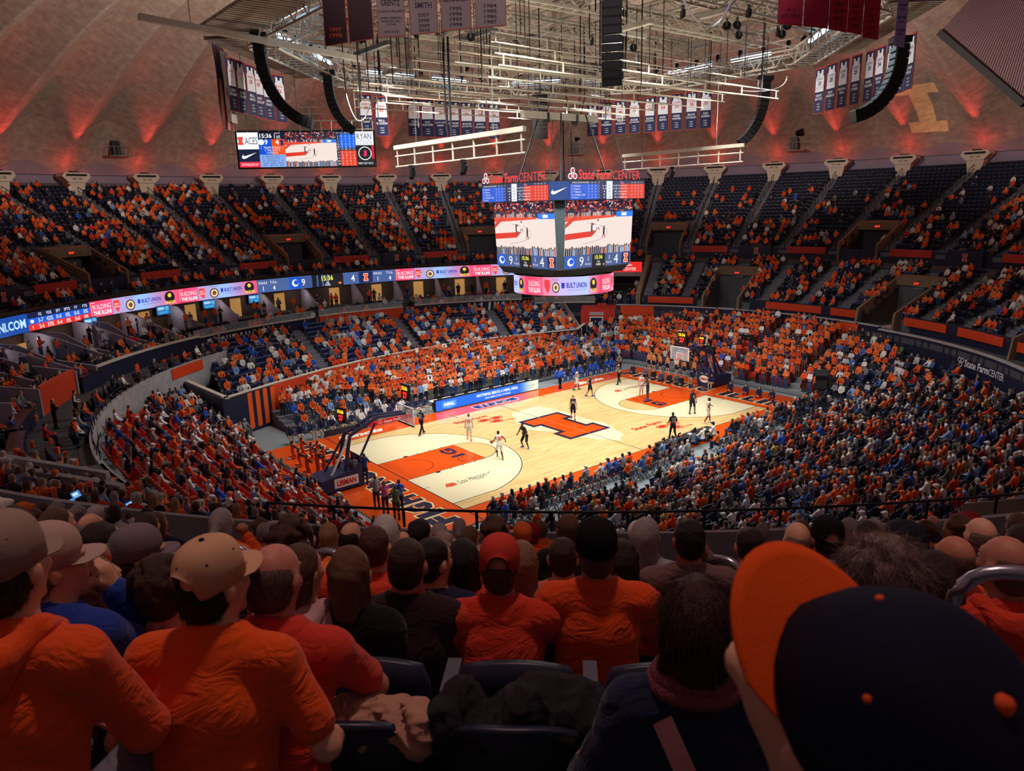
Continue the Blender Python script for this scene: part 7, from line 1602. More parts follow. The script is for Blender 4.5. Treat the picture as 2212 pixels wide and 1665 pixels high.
def strap(o, f):
    m = MB(); a, b = f.S[0] * 0.6 + f.N * 0.4, f.P + v3(0.16, -0.04, 0.02); pts = []
    for i in range(9): t = i / 8; q = a * (1 - t) + b * t; pts.append(Vector(q) + Vector((0, -0.150 - 0.05 * math.sin(PI * t), 0.05 * (1 - t))))
    V = []; 
    for q in pts: V += [q + Vector((-0.02, 0, -0.012)), q + Vector((0.02, 0, 0.012)), q + Vector((0.02, 0.006, 0.012)), q + Vector((-0.02, 0.006, -0.012))]
    F = [(4 * i + j, 4 * i + (j + 1) % 4, 4 * i + 4 + (j + 1) % 4, 4 * i + 4 + j) for i in range(8) for j in range(4)]
    mesh('bag_strap', V, F, mat('pink_strap', (176, 120, 116), 0.8), False, o)
    s = MB(); x, y = quat_frame(f.sp)
    for k in range(2): s.tube([Vector(f.N + f.sp * (0.012 + 0.02 * k)) + x * ((0.10 - 0.012 * k) * math.cos(t)) + y * ((0.10 - 0.012 * k) * math.sin(t)) for t in np.linspace(0, 2 * PI, 22)[:-1]], 0.022, 8, True)
    s.build('scarf', mat('knit_scarf', (128, 58, 70), 0.95, bump=0.8, scale=120), o, True)
fg(1500, 1345, 1.82, 'person with a brown bob in a navy top, knitted scarf and pink bag strap', figk=dict(lean=0.12, girth=0.98, shoulder=0.98, arms='side'), shirt=(28, 32, 62), hair=(66, 40, 34), style='bob', vol=1.06, extra=strap, collar=False, pants=(34, 36, 60))
# navy cap close by, head bent to the left and below the camera
fN = Fig(lean=0.10, girth=1.15, shoulder=1.1, yaw=0.913, pitch=-0.832, arms='lap'); fN.roll = -0.257
_c = at_depth(1936, 1555, 0.592 * 1.13); _a = math.radians(IN - 4) - PI / 2; locN = tuple(_c - rotz(_a) @ (fN.H + fN.rot() @ v3(0, -0.012, 0.045)))
person(locN, IN - 4, 'person right beside the camera in a navy ball cap with an orange brim', fN, (40, 40, 58), hair=(120, 108, 100), hat=dict(brim=True, back_open=False, size=1.13, button=(222, 84, 40), brim_col=(226, 84, 24)), hat_col=(20, 22, 44), vox=0.009, style='short')
FG_POS.append(locN)
fg(1892, 1262, 1.95, 'person with thick curly grey hair behind the orange brim', figk=dict(lean=0.1, shoulder=0.95), shirt=(70, 56, 60), hair=(128, 104, 98), style='curly', vol=1.15)
fg(2012, 1246, 2.9, 'child with two dark pigtails in a red top', figk=dict(lean=0.05, shoulder=0.8, girth=0.8, yaw=0.2), scale=0.92, shirt=(196, 50, 40), hair=(50, 32, 28), style='tail')
fg(2062, 1208, 3.5, 'bald person in an orange polo shirt right of the pigtails', figk=dict(lean=0.05, girth=1.1, yaw=0.25), shirt=(212, 72, 34), hair=(96, 66, 56), style='bald', skin=(190, 122, 100))
fg(2172, 1222, 2.75, 'balding person in a red-orange hooded sweatshirt at the right rail', figk=dict(lean=0.12, girth=1.15, shoulder=1.1, yaw=0.3, arms='chin'), shirt=(206, 60, 38), hair=(90, 64, 58), style='bald', skin=(190, 124, 104), hood=True, collar=False)
fg(1952, 1192, 3.3, 'person in a navy ball cap turned away behind the grey curls', figk=dict(lean=0.05), shirt=(44, 40, 56), hair=(40, 30, 30), hat=dict(brim=True), hat_col=(24, 24, 40))
fg(1722, 1168, 4.4, 'balding person in a grey sweatshirt beyond the middle rail', figk=dict(lean=0.1, girth=1.15), shirt=(150, 122, 118), hair=(120, 90, 84), style='bald')
fg(1786, 1164, 4.3, 'person in a black cap and taupe sweatshirt beyond the middle rail', figk=dict(lean=0.1, girth=1.1), shirt=(110, 86, 88), hair=(40, 30, 30), hat=dict(brim=True), hat_col=(18, 16, 20))
fg(1618, 1180, 4.3, 'person in a bright orange hooded sweatshirt bowed forward', figk=dict(lean=0.45, girth=1.1), shirt=(222, 92, 32), hair=(36, 24, 24), hood=True, collar=False)
fg(2118, 1160, 4.2, 'grey-haired person in a pale shirt at the right', figk=dict(lean=0.1, girth=1.1), shirt=(176, 140, 134), hair=(110, 84, 78), style='bald')

# ------------------------------------------------------------------ shared figures for the rows behind
HAIRC = [(40, 28, 24), (58, 40, 30), (84, 58, 42), (120, 88, 58), (160, 124, 84), (150, 142, 140), (200, 196, 192), (28, 22, 22), (96, 62, 44)]
SKINS = [SK_L, SK_L, SK_L, (200, 146, 118), SK_M, SK_D]
def variant(name, figk, style, vox, parts, long_=True, hat=False, shorts=False, tank=False):
    f = Fig(**figk); out = {'fig': f}
    hairp = f.hairp(style) if not hat else f.hairp('short') + [cap('hair', f.H + rotz(f.yaw) @ v3(0, 0.08, 0.05), f.H + rotz(f.yaw) @ v3(0, 0.17, 0.035), 0.05, 0.03, 0.02), ell('hair', f.H + v3(0, 0, 0.06), (0.095, 0.11, 0.085), None, 0.02)]
    clothes = f.torso(0.012) + ([] if tank else f.sleeves(long_, 0.010)); legs = f.legs(shorts, 0.008); feet = f.feet()
    body = f.head(vox < 0.02) + f.hands(False) + f.arms() + (f.bare_legs() if shorts or parts else [])
    if parts:
        inner = [ell('skin', q[2], q[3] * 0.85, q[4], 0.05) if q[0] == 'e' else cap('skin', q[2], q[3], q[4] * 0.8, q[5] * 0.8, 0.05) for q in f.torso()]
        out['body'] = blob_mesh('person', body + inner, vox, [SKINM]); out['shirt'] = blob_mesh('shirt', clothes, vox, [CLOTH], fold(len(name), 0.006)); out['trousers'] = blob_mesh('trousers', legs, vox, [PANTS]); out['shoes'] = blob_mesh('shoes', feet, vox, [SHOEM])
        cutf = lambda G: (G - f.H) @ rotz(f.yaw) @ v3(0, 0.80, 0.0) - 0.030 - np.maximum(0, (G[..., 2] - f.H[2]) - 0.03) * 1.2
        out['hair'] = blob_mesh('hair', hairp, min(vox, 0.016), [CAPM if hat else HAIRM], None, None if hat else cutf)
    else: out['one'] = blob_mesh('person', body + clothes + legs + feet + hairp, vox, REGM)
    return out
NEARV = [variant('na', dict(lean=0.05), 'short', 0.017, True), variant('nb', dict(lean=0.15, arms='knee', yaw=0.3, girth=1.15), 'short', 0.017, True), variant('nc', dict(lean=0.03, shoulder=0.9, girth=0.92), 'long', 0.017, True), variant('nd', dict(lean=0.08, shoulder=0.9, girth=0.95, yaw=-0.4), 'bob', 0.017, True),
         variant('ne', dict(lean=0.1, girth=1.1, arms='cross'), 'short', 0.017, True, False, True), variant('nf', dict(lean=0.1, girth=1.2, arms='side', yaw=-0.25), 'bald', 0.017, True, False), variant('ng', dict(lean=0.06, girth=1.0, shoulder=0.95, yaw=0.5), 'curly', 0.017, True), variant('nh', dict(lean=0.2, arms='chin', yaw=0.15), 'tail', 0.017, True)]
NEARD = ['short-haired', 'short-haired, leaning', 'long-haired', 'bob-haired', 'capped', 'balding', 'curly-haired', 'pony-tailed']
MIDS = [variant('ma', dict(lean=0.05), 'short', 0.032, False), variant('mb', dict(lean=0.12, arms='knee', girth=1.15), 'short', 0.032, False), variant('mc', dict(lean=0.05, shoulder=0.9), 'long', 0.032, False), variant('md', dict(lean=0.1, arms='cross'), 'short', 0.032, False, True, True)]
STAND = [variant('sa', dict(sit=False, arms='cross', lean=0.0), 'short', 0.034, False), variant('sb', dict(sit=False, arms='clap', lean=0.03), 'long', 0.034, False, False), variant('sc', dict(sit=False, arms='down', lean=0.0), 'short', 0.034, False, False, True)]
PAL = {'orange': [(230, 92, 30), (224, 78, 30), (236, 104, 40), (210, 66, 30), (240, 120, 60)], 'navy': [(30, 38, 74), (24, 28, 50), (44, 54, 90), (36, 40, 60)], 'dark': [(24, 24, 28), (44, 42, 46), (60, 56, 60)], 'light': [(220, 220, 222), (196, 196, 200), (232, 226, 214)], 'blue': [(40, 84, 190), (120, 160, 210), (70, 110, 180)], 'grey': [(120, 124, 132), (150, 150, 150), (98, 96, 96)], 'red': [(180, 34, 44), (150, 40, 60)], 'other': [(200, 170, 90), (150, 120, 150), (90, 110, 80), (220, 160, 150)]}
def pick(mix):
    t = rng.random(); 
    for n, w_ in mix:
        if t < w_: return n, PAL[n][rng.integers(len(PAL[n]))]
        t -= w_
    return 'dark', PAL['dark'][0]
MIX_C = [('orange', .45), ('navy', .15), ('dark', .14), ('light', .12), ('grey', .08), ('red', .03), ('blue', .03)]
MIX_A = [('orange', .32), ('navy', .20), ('dark', .08), ('light', .14), ('grey', .11), ('blue', .08), ('other', .05), ('red', .02)]
MIX_L = [('orange', .24), ('navy', .24), ('dark', .10), ('light', .20), ('grey', .12), ('blue', .08), ('red', .02)]
MIX_S = [('orange', .72), ('navy', .06), ('dark', .06), ('light', .12), ('blue', .04)]
MIX_U = [('orange', .42), ('navy', .14), ('light', .20), ('grey', .10), ('blue', .08), ('dark', .06)]
MIX_K = [('orange', .30), ('navy', .20), ('dark', .25), ('light', .12), ('grey', .10), ('red', .03)]
COLN = {'orange': 'orange', 'navy': 'navy', 'dark': 'dark', 'light': 'pale', 'blue': 'blue', 'grey': 'grey', 'red': 'red', 'other': 'muted'}
SEATS = []; FOLK = []                                             # (x, y, z, facing azimuth, seat colour, ...)
def clump(x, y): return 0.5 + 0.5 * math.sin(x * 0.9 + 1.7 * math.sin(y * 0.6)) * math.sin(y * 0.8 + 1.3 * math.sin(x * 0.5 + 2))
def add_seat(p, face_, c=(26, 32, 58)): SEATS.append((p[0], p[1], p[2], face_, c))
def add_folk(p, face_, mix, stand=False, zone=''):
    FOLK.append((p[0], p[1], p[2], face_ + rng.normal() * 8, pick(mix), stand, zone))
# upper bowl
AZA = np.array(aisles_c)
def clear_of_aisle(az, r, lst, wd=0.70): return min(abs((az - a + 180) % 360 - 180) for a in lst) * PI / 180 * r > wd
for k in range(C_N):
    for ns, (a0, a1) in ((False, (-50, 150)), (True, (-172, -100))):
        r, z = crow(k, ns); rs_ = r + 0.46; st = 0.535 / rs_ * 180 / PI
        if ns and k > 7: continue
        for az in np.arange(a0, a1, st):
            if not clear_of_aisle(az, rs_, AZA) or (not ns and in_vom(az, k)) or (not ns and in_vom(az, k - 1)): continue
            q = P(az, rs_, z); 
            if pix([q.x, q.y, z + 0.9])[0][2] < 0.2: continue
            u, v, d = pix([q.x, q.y, z + 0.8])[0]
            if not (-60 < u < 2272 and v < 1760): continue
            add_seat(q, az + 180)
            if ns: occ = 0.90 if k < 7 else 0
            else:
                left = az > 45; t = k / 20
                occ = (0.66 - 0.42 * t) if left else (0.52 - 0.62 * t)
                if az > 95: occ += 0.10
                c = clump(az * 0.55, k * 0.75); occ *= 0.30 + 1.5 * c
            if rng.random() < occ: add_folk(q, az + 180, MIX_C, False, 'N%d' % k if ns else 'C')
# balcony row over the ribbon board, walk on the near side
for az in np.arange(34, 150, 0.80):
    if rng.random() < 0.62: add_seat(P(az, 41.0, 8.8), az + 180); add_folk(P(az, 41.0, 8.8), az + 180, MIX_C, False, 'Y')
for az in np.arange(-127.5, -117, 0.86):
    if rng.random() < 0.8: add_seat(P(az, 41.2, 9.05), az + 180); add_folk(P(az, 41.2, 9.05), az + 180, MIX_K, False, 'W')
# middle bowl
for k in range(B_N):
    r, z = brow(k); rs_ = r + 0.42; st = 0.535 / rs_ * 180 / PI
    for az in np.arange(-172, 30, st):
        if in_bvom(az, k) or in_bvom(az, k - 1) or not clear_of_aisle(az, rs_, [BUT0 + 3.75 + 7.5 * i for i in range(-26, 6)], 0.75): continue
        if -141 < az < -95: continue
        q = P(az, rs_, z); u, v, d = pix([q.x, q.y, z + 0.8])[0]
        if not (-40 < u < 2260 and d > 1): continue
        add_seat(q, az + 180)
        if rng.random() < (0.72 if az > -95 else 0.85) * (0.45 + 1.0 * clump(az * 0.6, k)): add_folk(q, az + 180, MIX_C if az > -95 else MIX_A, False, 'B' if az > -95 else 'BN')
# lower bowl round the floor
seglen = np.linalg.norm(np.roll(BC[:, :2], -1, 0) - BC[:, :2], axis=1)
for k in range(22):
    d = (k + 0.5) * A_DR
    for i in range(len(BC)):
        j = (i + 1) % len(BC)
        if in_far(BC[i]) or in_far(BC[j]) or d > min(DEP[i], DEP[j]) - 0.3: continue
        a, b = BC[i], BC[j]; p0 = a[:2] + a[2:] * d; p1 = b[:2] + b[2:] * d; L = np.linalg.norm(p1 - p0); n = L / 0.545; D = (DEP[i] + DEP[j]) / 2; z = (a_z(k * A_DR, DEP[i], a[2]) + a_z(k * A_DR, DEP[j], b[2])) / 2
        m_ = int(n) + (rng.random() < n - int(n))
        for t in (np.arange(m_) + 0.5) / max(m_, 1):
            q = p0 + (p1 - p0) * t; nn = a[2:] + (b[2:] - a[2:]) * t; s_al = (a[0] + (b[0] - a[0]) * t) if abs(nn[1]) > 0.7 else (a[1] + (b[1] - a[1]) * t)
            if abs(((s_al + 3.2) % 6.4) - 3.2) < 0.55 and np.abs(nn).max() > 0.9: continue
            f_ = math.degrees(math.atan2(-nn[1], -nn[0])); endL = nn[0] < -0.7; endR = nn[0] > 0.7
            u, v, dd = pix([q[0], q[1], z + 0.8])[0]
            if not (-40 < u < 2260 and dd > 1): continue
            orange_zone = endL or (endR and q[1] > -9)
            add_seat((q[0], q[1], z), f_, (196, 52, 26) if orange_zone else (26, 34, 64))
            if endR and q[1] > -8.5:
                if rng.random() < 0.92: add_folk((q[0], q[1], z), f_, MIX_S, True, 'R')
            elif endL:
                if rng.random() < 0.40 + 0.3 * clump(q[0], q[1]): add_folk((q[0], q[1], z), f_, MIX_L, False, 'L')
            elif rng.random() < 0.86 * (0.75 + 0.4 * clump(q[0] * 0.5, q[1] * 0.5)): add_folk((q[0], q[1], z), f_, MIX_A, False, 'A')
# students on the far touchline, blue seats behind, club seats, loges
for k in range(9):
    y = ST_Y0 + (k + 0.45) * ST_DR
    for x in np.arange(-15.2, 18.4, 0.50):
        if wall_y(x) < y + 0.6: continue
        if x < -8.5 and k < 3:
            if rng.random() < 0.6: add_folk((x, y, 0.2 + k * ST_DZ), -90, MIX_U, False, 'S0')
            continue
        if x > 14.5: mix = [('blue', .4), ('light', .2), ('grey', .15), ('orange', .15), ('navy', .10)]
        else: mix = MIX_S
        if rng.random() < 0.94: add_folk((x + rng.normal() * 0.05, y, 0.2 + k * ST_DZ), -90, mix, True, 'S')
for k in range(U_N):
    for x in np.arange(-19.6, 20.8, 0.545 * 0.93):
        if min(abs(x - a) for a in UA) < 0.75: continue
        q = u_row(x, (k + 0.5) / U_N); zq = u_row(x, k / U_N).z; n = u_row(x, 1) - u_row(x, 0); f_ = math.degrees(math.atan2(-n.y, -n.x)); add_seat((q.x, q.y, zq), f_, (30, 42, 84))
        if rng.random() < 0.62 * (0.55 + 0.8 * clump(x * 0.6, k * 0.8)): add_folk((q.x, q.y, zq), f_, MIX_U, False, 'U')
for az in np.arange(33, 119, 0.86):
    for r, z in ((34.7, 4.3), (35.9, 4.75)):
        if abs(((az + 1) % 10.5) - 5) < 0.7: continue
        add_seat(P(az, r, z), az + 180, (30, 30, 40))
        if rng.random() < 0.6: add_folk(P(az, r, z), az + 180, MIX_K, rng.random() < 0.15, 'K')
    if rng.random() < 0.35: add_folk(P(az, 37.6, 5.15), az + 180, MIX_K, True, 'K')
for r, z in ((34.0, 4.45), (35.7, 4.95), (37.3, 5.4), (38.6, 5.4)):
    for az in np.arange(120.5, 178, 0.90 if r < 37 else 1.6):
        if any(abs(az - a) < 0.8 for a in (126.8, 134.1, 141.6, 146.3, 156, 164, 172)): continue
        if r < 37: add_seat(P(az, r, z), az + 180, (34, 34, 42))
        if rng.random() < 0.78: add_folk(P(az, r, z), az + 180, MIX_K, r > 38 or rng.random() < 0.1, 'LG')
for az in np.arange(124, 178, 1.5):
    if rng.random() < 0.55: add_folk(P(az, 30.3, 3.95), az + 180, MIX_K, rng.random() < 0.2, 'LG'); add_seat(P(az, 30.3, 3.95), az + 180, (20, 20, 24))
# courtside chairs on the near touchline
CHAIRS = []
for row, y in enumerate((-9.95, -10.95)):
    for x in np.arange(-14.0, 17.4, 0.60):
        if -0.6 < x < 5.8 and row == 0 or (row == 1 and (-7 < x < -5.6 or 0.5 < x < 3.2 or 10 < x < 11)): continue
        CHAIRS.append((x, y, row)); 
        if rng.random() < (0.85 if row == 0 else 0.55): add_folk((x, y + 0.02, 0.02), 90, MIX_A, False, 'F%d' % row)
for x in (0.4, 1.2, 2.4, 3.4, 4.6): add_folk((x, -9.75, 0.02), 90, [('light', .4), ('navy', .4), ('grey', .2)], False, 'F0')

# ------------------------------------------------------------------ which of them become objects: the nearest ones in the frame
fgp = np.array(FG_POS)
def near_fg(q): return np.min(np.linalg.norm(fgp - np.array(q[:3]), axis=1)) < 0.50
cand = []
for i, f in enumerate(FOLK):
    u, v, d = pix([f[0], f[1], f[2] + (1.25 if not f[5] else 1.6)])[0]
    if not (-10 < u < 2222 and 0 < v < 1690): cand.append((9e9, i, u)); continue
    pen = {'L': 1.15, 'A': 1.0, 'BN': 0.95, 'R': 1.2, 'F0': 0.85, 'F1': 0.85}.get(f[6], 1.1) if not f[6].startswith('N') else 0.5
    h = np.array([f[0], f[1], f[2] + 1.3]); dv = h - CAM; a_ = dv[0] ** 2 + dv[1] ** 2; b_ = CAM[0] * dv[0] + CAM[1] * dv[1]; c_ = CAM[0] ** 2 + CAM[1] ** 2 - 39.3 ** 2; q_ = b_ * b_ - a_ * c_
    if math.hypot(f[0], f[1]) < 39 and q_ > 0:
        t_ = (-b_ - math.sqrt(q_)) / a_
        if 0 < t_ < 1 and CAM[2] + t_ * dv[2] < 10.0: cand.append((9e9, i, u)); continue
    cand.append((d * pen, i, u))
drop = {i for i, f in enumerate(FOLK) if f[6].startswith('N') and near_fg(f)}
N_OBJ = 196
order = [i for _d, i, _u in sorted(cand) if i not in drop and _d < 8e9]
# people hidden low in the middle bowl behind the parapet are not worth an object
chosen = order[:N_OBJ]
rest = [i for i in range(len(FOLK)) if i not in drop and i not in set(chosen)]
ROWN = ['front', 'second', 'third', 'fourth', 'fifth', 'sixth', 'seventh', 'eighth']
by_row = {}
for i in chosen: by_row.setdefault(FOLK[i][6], []).append((pix([FOLK[i][0], FOLK[i][1], FOLK[i][2] + 1.2])[0][0], i))
LABEL = {}
for zn, lst in by_row.items():
    for n, (_u, i) in enumerate(sorted(lst)): LABEL[i] = n + 1
def mid_person(i):
    x, y, z, fa, (cn, col), stand, zn = FOLK[i]; k = int(rng.integers(8)); hc = HAIRC[int(rng.integers(len(HAIRC)))]; sk = SKINS[int(rng.integers(len(SKINS)))]; fa = fa + rng.normal() * 5
    pc = [(34, 38, 60), (60, 80, 120), (40, 40, 44), (120, 112, 100)][int(rng.integers(4))]; sc = 0.96 + 0.08 * rng.random()
    n = LABEL[i]
    if zn.startswith('N'): place = '%s row, %s from left' % (ROWN[int(zn[1:])], ordn(n)); g = 'near upper bowl, %s row' % ROWN[int(zn[1:])]
    elif zn == 'BN': place = 'just beyond the rail, %s from left' % ordn(n); g = 'people just beyond the near rail'
    elif zn == 'W': place = 'on the walk by the rail, %s from left' % ordn(n); g = 'people on the near walk'
    elif zn in ('F0', 'F1'): place = '%s courtside row, %s from left' % (('front', 'second')[int(zn[1])], ordn(n)); g = 'courtside %s row' % ('front', 'second')[int(zn[1])]
    elif zn == 'L': place = 'in left end stand, %s from left' % ordn(n); g = 'left end stand'
    else: place = 'in near lower stand, %s from left' % ordn(n); g = 'near lower stand'
    if stand: return None
    lab = '%s person in %s top, %s' % (NEARD[k], COLN[cn], place)
    if zn.startswith('N'):
        v = NEARV[k]; o = link('person', v['body'])
        for nm in ('shirt', 'trousers', 'shoes', 'hair'): link(nm, v[nm], o)
    else:
        mk = {0: 0, 1: 1, 2: 2, 3: 2, 4: 3, 5: 1, 6: 0, 7: 2}[k]; o = link('person', MIDS[mk]['one']); lab = '%s person in %s top, %s' % (('short-haired', 'leaning', 'long-haired', 'capped')[mk], COLN[cn], place)
    hc2 = hc if k != 4 else [(230, 110, 50), (30, 34, 60), (200, 196, 190), (160, 40, 40)][int(rng.integers(4))]
    o.location = (x, y, z); o.rotation_euler = (0, 0, math.radians(fa) - PI / 2); o.scale = (sc,) * 3
    tag(o, lab, 'person', g); setcol(o, col, pc, hc2, sk); return o
for i in chosen:
    if mid_person(i) is None: rest.append(i)

# ------------------------------------------------------------------ seats: the nearest as objects, the rest joined
sp_e = empty('stadium_seat', label='x', cat='seat'); seat_parts(sp_e)
seat_d = []
for i, s in enumerate(SEATS):
    u, v, d = pix([s[0], s[1], s[2] + 0.7])[0]; near = math.hypot(s[0] - CAM[0], s[1] - CAM[1])
    seat_d.append((near if (-200 < u < 2400 and v < 2100 and s[2] > 9.6 and near < 16) else 9e9, i, u))
seat_pick = [i for d, i, u in sorted(seat_d)[:150] if d < 9e8]; rows_s = {}
for i in seat_pick: rows_s.setdefault(round(SEATS[i][2], 2), []).append((pix([SEATS[i][0], SEATS[i][1], SEATS[i][2] + 0.7])[0][0], i))
first = True
for zr, lst in rows_s.items():
    kk = round((zr - C_Z0 - 0.4) / 0.40)
    for n, (u, i) in enumerate(sorted(lst)):
        x, y, z, fa, c = SEATS[i]; o = sp_e if first else copy_tree(sp_e); first = False
        o.location = (x, y, z); o.rotation_euler = (0, 0, math.radians(fa) - PI / 2)
        tag(o, 'navy tip-up seat in the %s row behind the near rail, %s from left' % (ordn(kk + 1), ordn(n + 1)), 'seat', 'near seats, %s row' % ordn(kk + 1))
sset = set(seat_pick)

# ------------------------------------------------------------------ the uncountable rest as two scattered objects
hidden = []
def proto_obj(name, me):
    o = bpy.data.objects.new(name, me); return o
def scatter(name, label, meshes, pts, var, rot, scl, cols, kind='stuff'):
    c = bpy.data.collections.new(name + '_forms')
    for i, me in enumerate(meshes): c.objects.link(proto_obj('%s_form_%02d' % (name, i), me))
    me = bpy.data.meshes.new(name); me.vertices.add(len(pts)); me.vertices.foreach_set('co', np.asarray(pts, np.float32).ravel())
    def att(n, t, f, d): a = me.attributes.new(n, t, 'POINT'); a.data.foreach_set(f, np.asarray(d).ravel())
    att('var', 'INT', 'value', np.asarray(var, np.int32)); att('rot', 'FLOAT_VECTOR', 'vector', np.asarray(rot, np.float32)); att('scl', 'FLOAT', 'value', np.asarray(scl, np.float32))
    for n, d in cols.items(): att(n, 'FLOAT_COLOR', 'color', np.asarray(d, np.float32))
    me.update(); o = link(name, me); tag(o, label, kind=kind)
    ng = bpy.data.node_groups.new(name, 'GeometryNodeTree'); ng.interface.new_socket('Geometry', in_out='INPUT', socket_type='NodeSocketGeometry'); ng.interface.new_socket('Geometry', in_out='OUTPUT', socket_type='NodeSocketGeometry')
    N, L = ng.nodes, ng.links; gi, go = N.new('NodeGroupInput'), N.new('NodeGroupOutput'); ip = N.new('GeometryNodeInstanceOnPoints'); ci = N.new('GeometryNodeCollectionInfo'); ci.inputs['Collection'].default_value = c; ci.inputs['Separate Children'].default_value = True; ci.inputs['Reset Children'].default_value = True
    def na(n, t): q = N.new('GeometryNodeInputNamedAttribute'); q.data_type = t; q.inputs['Name'].default_value = n; return q.outputs['Attribute']
    er = N.new('FunctionNodeEulerToRotation'); L.new(na('rot', 'FLOAT_VECTOR'), er.inputs[0]); L.new(er.outputs[0], ip.inputs['Rotation']); L.new(na('var', 'INT'), ip.inputs['Instance Index']); L.new(na('scl', 'FLOAT'), ip.inputs['Scale'])
    ip.inputs['Pick Instance'].default_value = True; L.new(gi.outputs[0], ip.inputs['Points']); L.new(ci.outputs[0], ip.inputs['Instance']); L.new(ip.outputs[0], go.inputs[0])
    md = o.modifiers.new('scatter', 'NODES'); md.node_group = ng
    return o
FARV = [variant('fa', dict(lean=0.05), 'short', 0.050, False), variant('fb', dict(lean=0.12, arms='knee', girth=1.1), 'short', 0.050, False), variant('fc', dict(lean=0.05, shoulder=0.9), 'long', 0.050, False)]
forms = [v['one'] for v in FARV + STAND + MIDS]; nF = len(FARV)
pts, var, rot, scl, cs, cp, ch, ck, co = [], [], [], [], [], [], [], [], []
for i in rest:
    x, y, z, fa, (cn, col), stand, zn = FOLK[i]
    near = zn in ('A', 'L', 'BN', 'W', 'F0', 'F1') or zn.startswith('N')
    v = nF + int(rng.integers(3)) if stand else (nF + 3 + int(rng.integers(4)) if near else int(rng.integers(3)))
    pts.append((x, y, z)); var.append(v); rot.append((0, 0, math.radians(fa) - PI / 2)); scl.append(0.93 + 0.12 * rng.random()); cs.append([lin(c) for c in col] + [1])
    cp.append([lin(c) for c in [(34, 38, 60), (70, 90, 130), (40, 40, 44), (120, 112, 100), (60, 90, 140)][int(rng.integers(5))]] + [1])
    hc = HAIRC[int(rng.integers(len(HAIRC)))] if v != nF + 6 else [(230, 110, 50), (30, 34, 60), (220, 216, 210)][int(rng.integers(3))]
    ch.append([lin(c) for c in hc] + [1]); ck.append([lin(c) for c in SKINS[int(rng.integers(len(SKINS)))]] + [1]); co.append((0.02, 0.02, 0.025, 1))
scatter('crowd', 'spectators filling the stands all round the hall', forms, pts, var, rot, scl, dict(shirt_rgb=cs, pants_rgb=cp, hair_rgb=ch, skin_rgb=ck, shoe_rgb=co))
SEATM = attr_mat('seat_plastic', 'seat_rgb', 0.45, spec=0.5); TAGM = mat('seat_number', (190, 190, 196), 0.5)
lsm = low_seat('s'); sme = bpy.data.meshes.new('seat_form'); sme.from_pydata(lsm.V, [], lsm.F); sme.materials.append(SEATM); sme.materials.append(TAGM); sme.polygons.foreach_set('material_index', np.array(lsm.M, np.int32)); sme.update()
R_ = [i for i in range(len(SEATS)) if i not in sset]
scatter('seating', 'rows of tip-up seats all round the hall', [sme], [SEATS[i][:3] for i in R_], [0] * len(R_), [(0, 0, math.radians(SEATS[i][3]) - PI / 2) for i in R_], [1.0] * len(R_), dict(seat_rgb=[[lin(c) for c in SEATS[i][4]] + [1] for i in R_]))
print('seats', len(SEATS), 'folk', len(FOLK), 'objects', len(chosen))
# ------------------------------------------------------------------ players, officials, benches, cheerleaders
def jersey_num(n, col, back=True):
    def fn(o, f):
        p = Print(); p.text(n, 0, 0, 0.2, col, 1, None if len(n) > 1 else 0.1, 'c', 0.06)
        c = f.C + f.sp * 0.04; s = -1 if back else 1; R = f.R; o_ = c + R @ v3(0, s * 0.152, 0)
        p.build('jersey_lettering', PRT, plane_map(o_, R @ v3(1 if back else -1, 0, 0), R @ v3(0, 0, 1), 0.004), o)
    return fn
def court_fig(u, v, facing, label, shirt, pants, figk=None, z=0.02, scale=1.06, **k):
    q = atz(u, v, z); f = Fig(sit=False, **(figk or {}))
    return person((q[0], q[1], z), facing, label, f, shirt, pants=pants, scale=scale, vox=k.pop('vox', 0.02), fine=k.pop('fine', True), collar=k.pop('collar', False), **k)
WJ, NJ, SKP = (226, 224, 222), (30, 34, 50), (112, 70, 54)
RUN = dict(K=[v3(-0.10, 0.22, 0.58), v3(0.10, -0.02, 0.50)], A=[v3(-0.11, 0.10, 0.22), v3(0.11, -0.20, 0.10)])
STEPJ = dict(K=[v3(-0.10, 0.14, 0.50), v3(0.10, -0.06, 0.50)], A=[v3(-0.11, 0.20, 0.09), v3(0.11, -0.30, 0.12)])
CROUCH = dict(hip=[v3(-0.10, -0.1, 0.82), v3(0.10, -0.1, 0.82)], K=[v3(-0.20, 0.14, 0.48), v3(0.20, 0.10, 0.46)], A=[v3(-0.24, -0.02, 0.09), v3(0.24, -0.16, 0.09)])
PL = dict(tank=True, shorts=True, long_=False)
court_fig(1080, 992, 75, 'player in white with number 20 dribbling towards the far side', WJ, WJ, dict(lean=0.25, arms='run', joints=dict(RUN, E=[v3(-0.34, 0.02, 1.22), v3(0.32, -0.08, 1.26)], W=[v3(-0.42, 0.22, 1.08), v3(0.42, 0.06, 1.08)])), skin=SKP, shoe=(120, 210, 120), hair=(24, 18, 16), extra=jersey_num('20', (220, 80, 40)), **PL)
court_fig(1134, 968, 200, 'player in navy with blue shoes guarding the dribbler', NJ, NJ, dict(lean=0.45, arms='side', joints=CROUCH), skin=SK_D, shoe=(40, 80, 180), hair=(20, 16, 14), extra=jersey_num('2', (220, 220, 220), False), **PL)
court_fig(1014, 950, 55, 'player in white walking away near the floor mark on the left', WJ, (214, 212, 206), dict(lean=0.05, arms='down', joints=STEPJ), skin=SK_L, shoe=(230, 110, 90), hair=(110, 72, 44), extra=jersey_num('10', (220, 80, 40)), **PL)
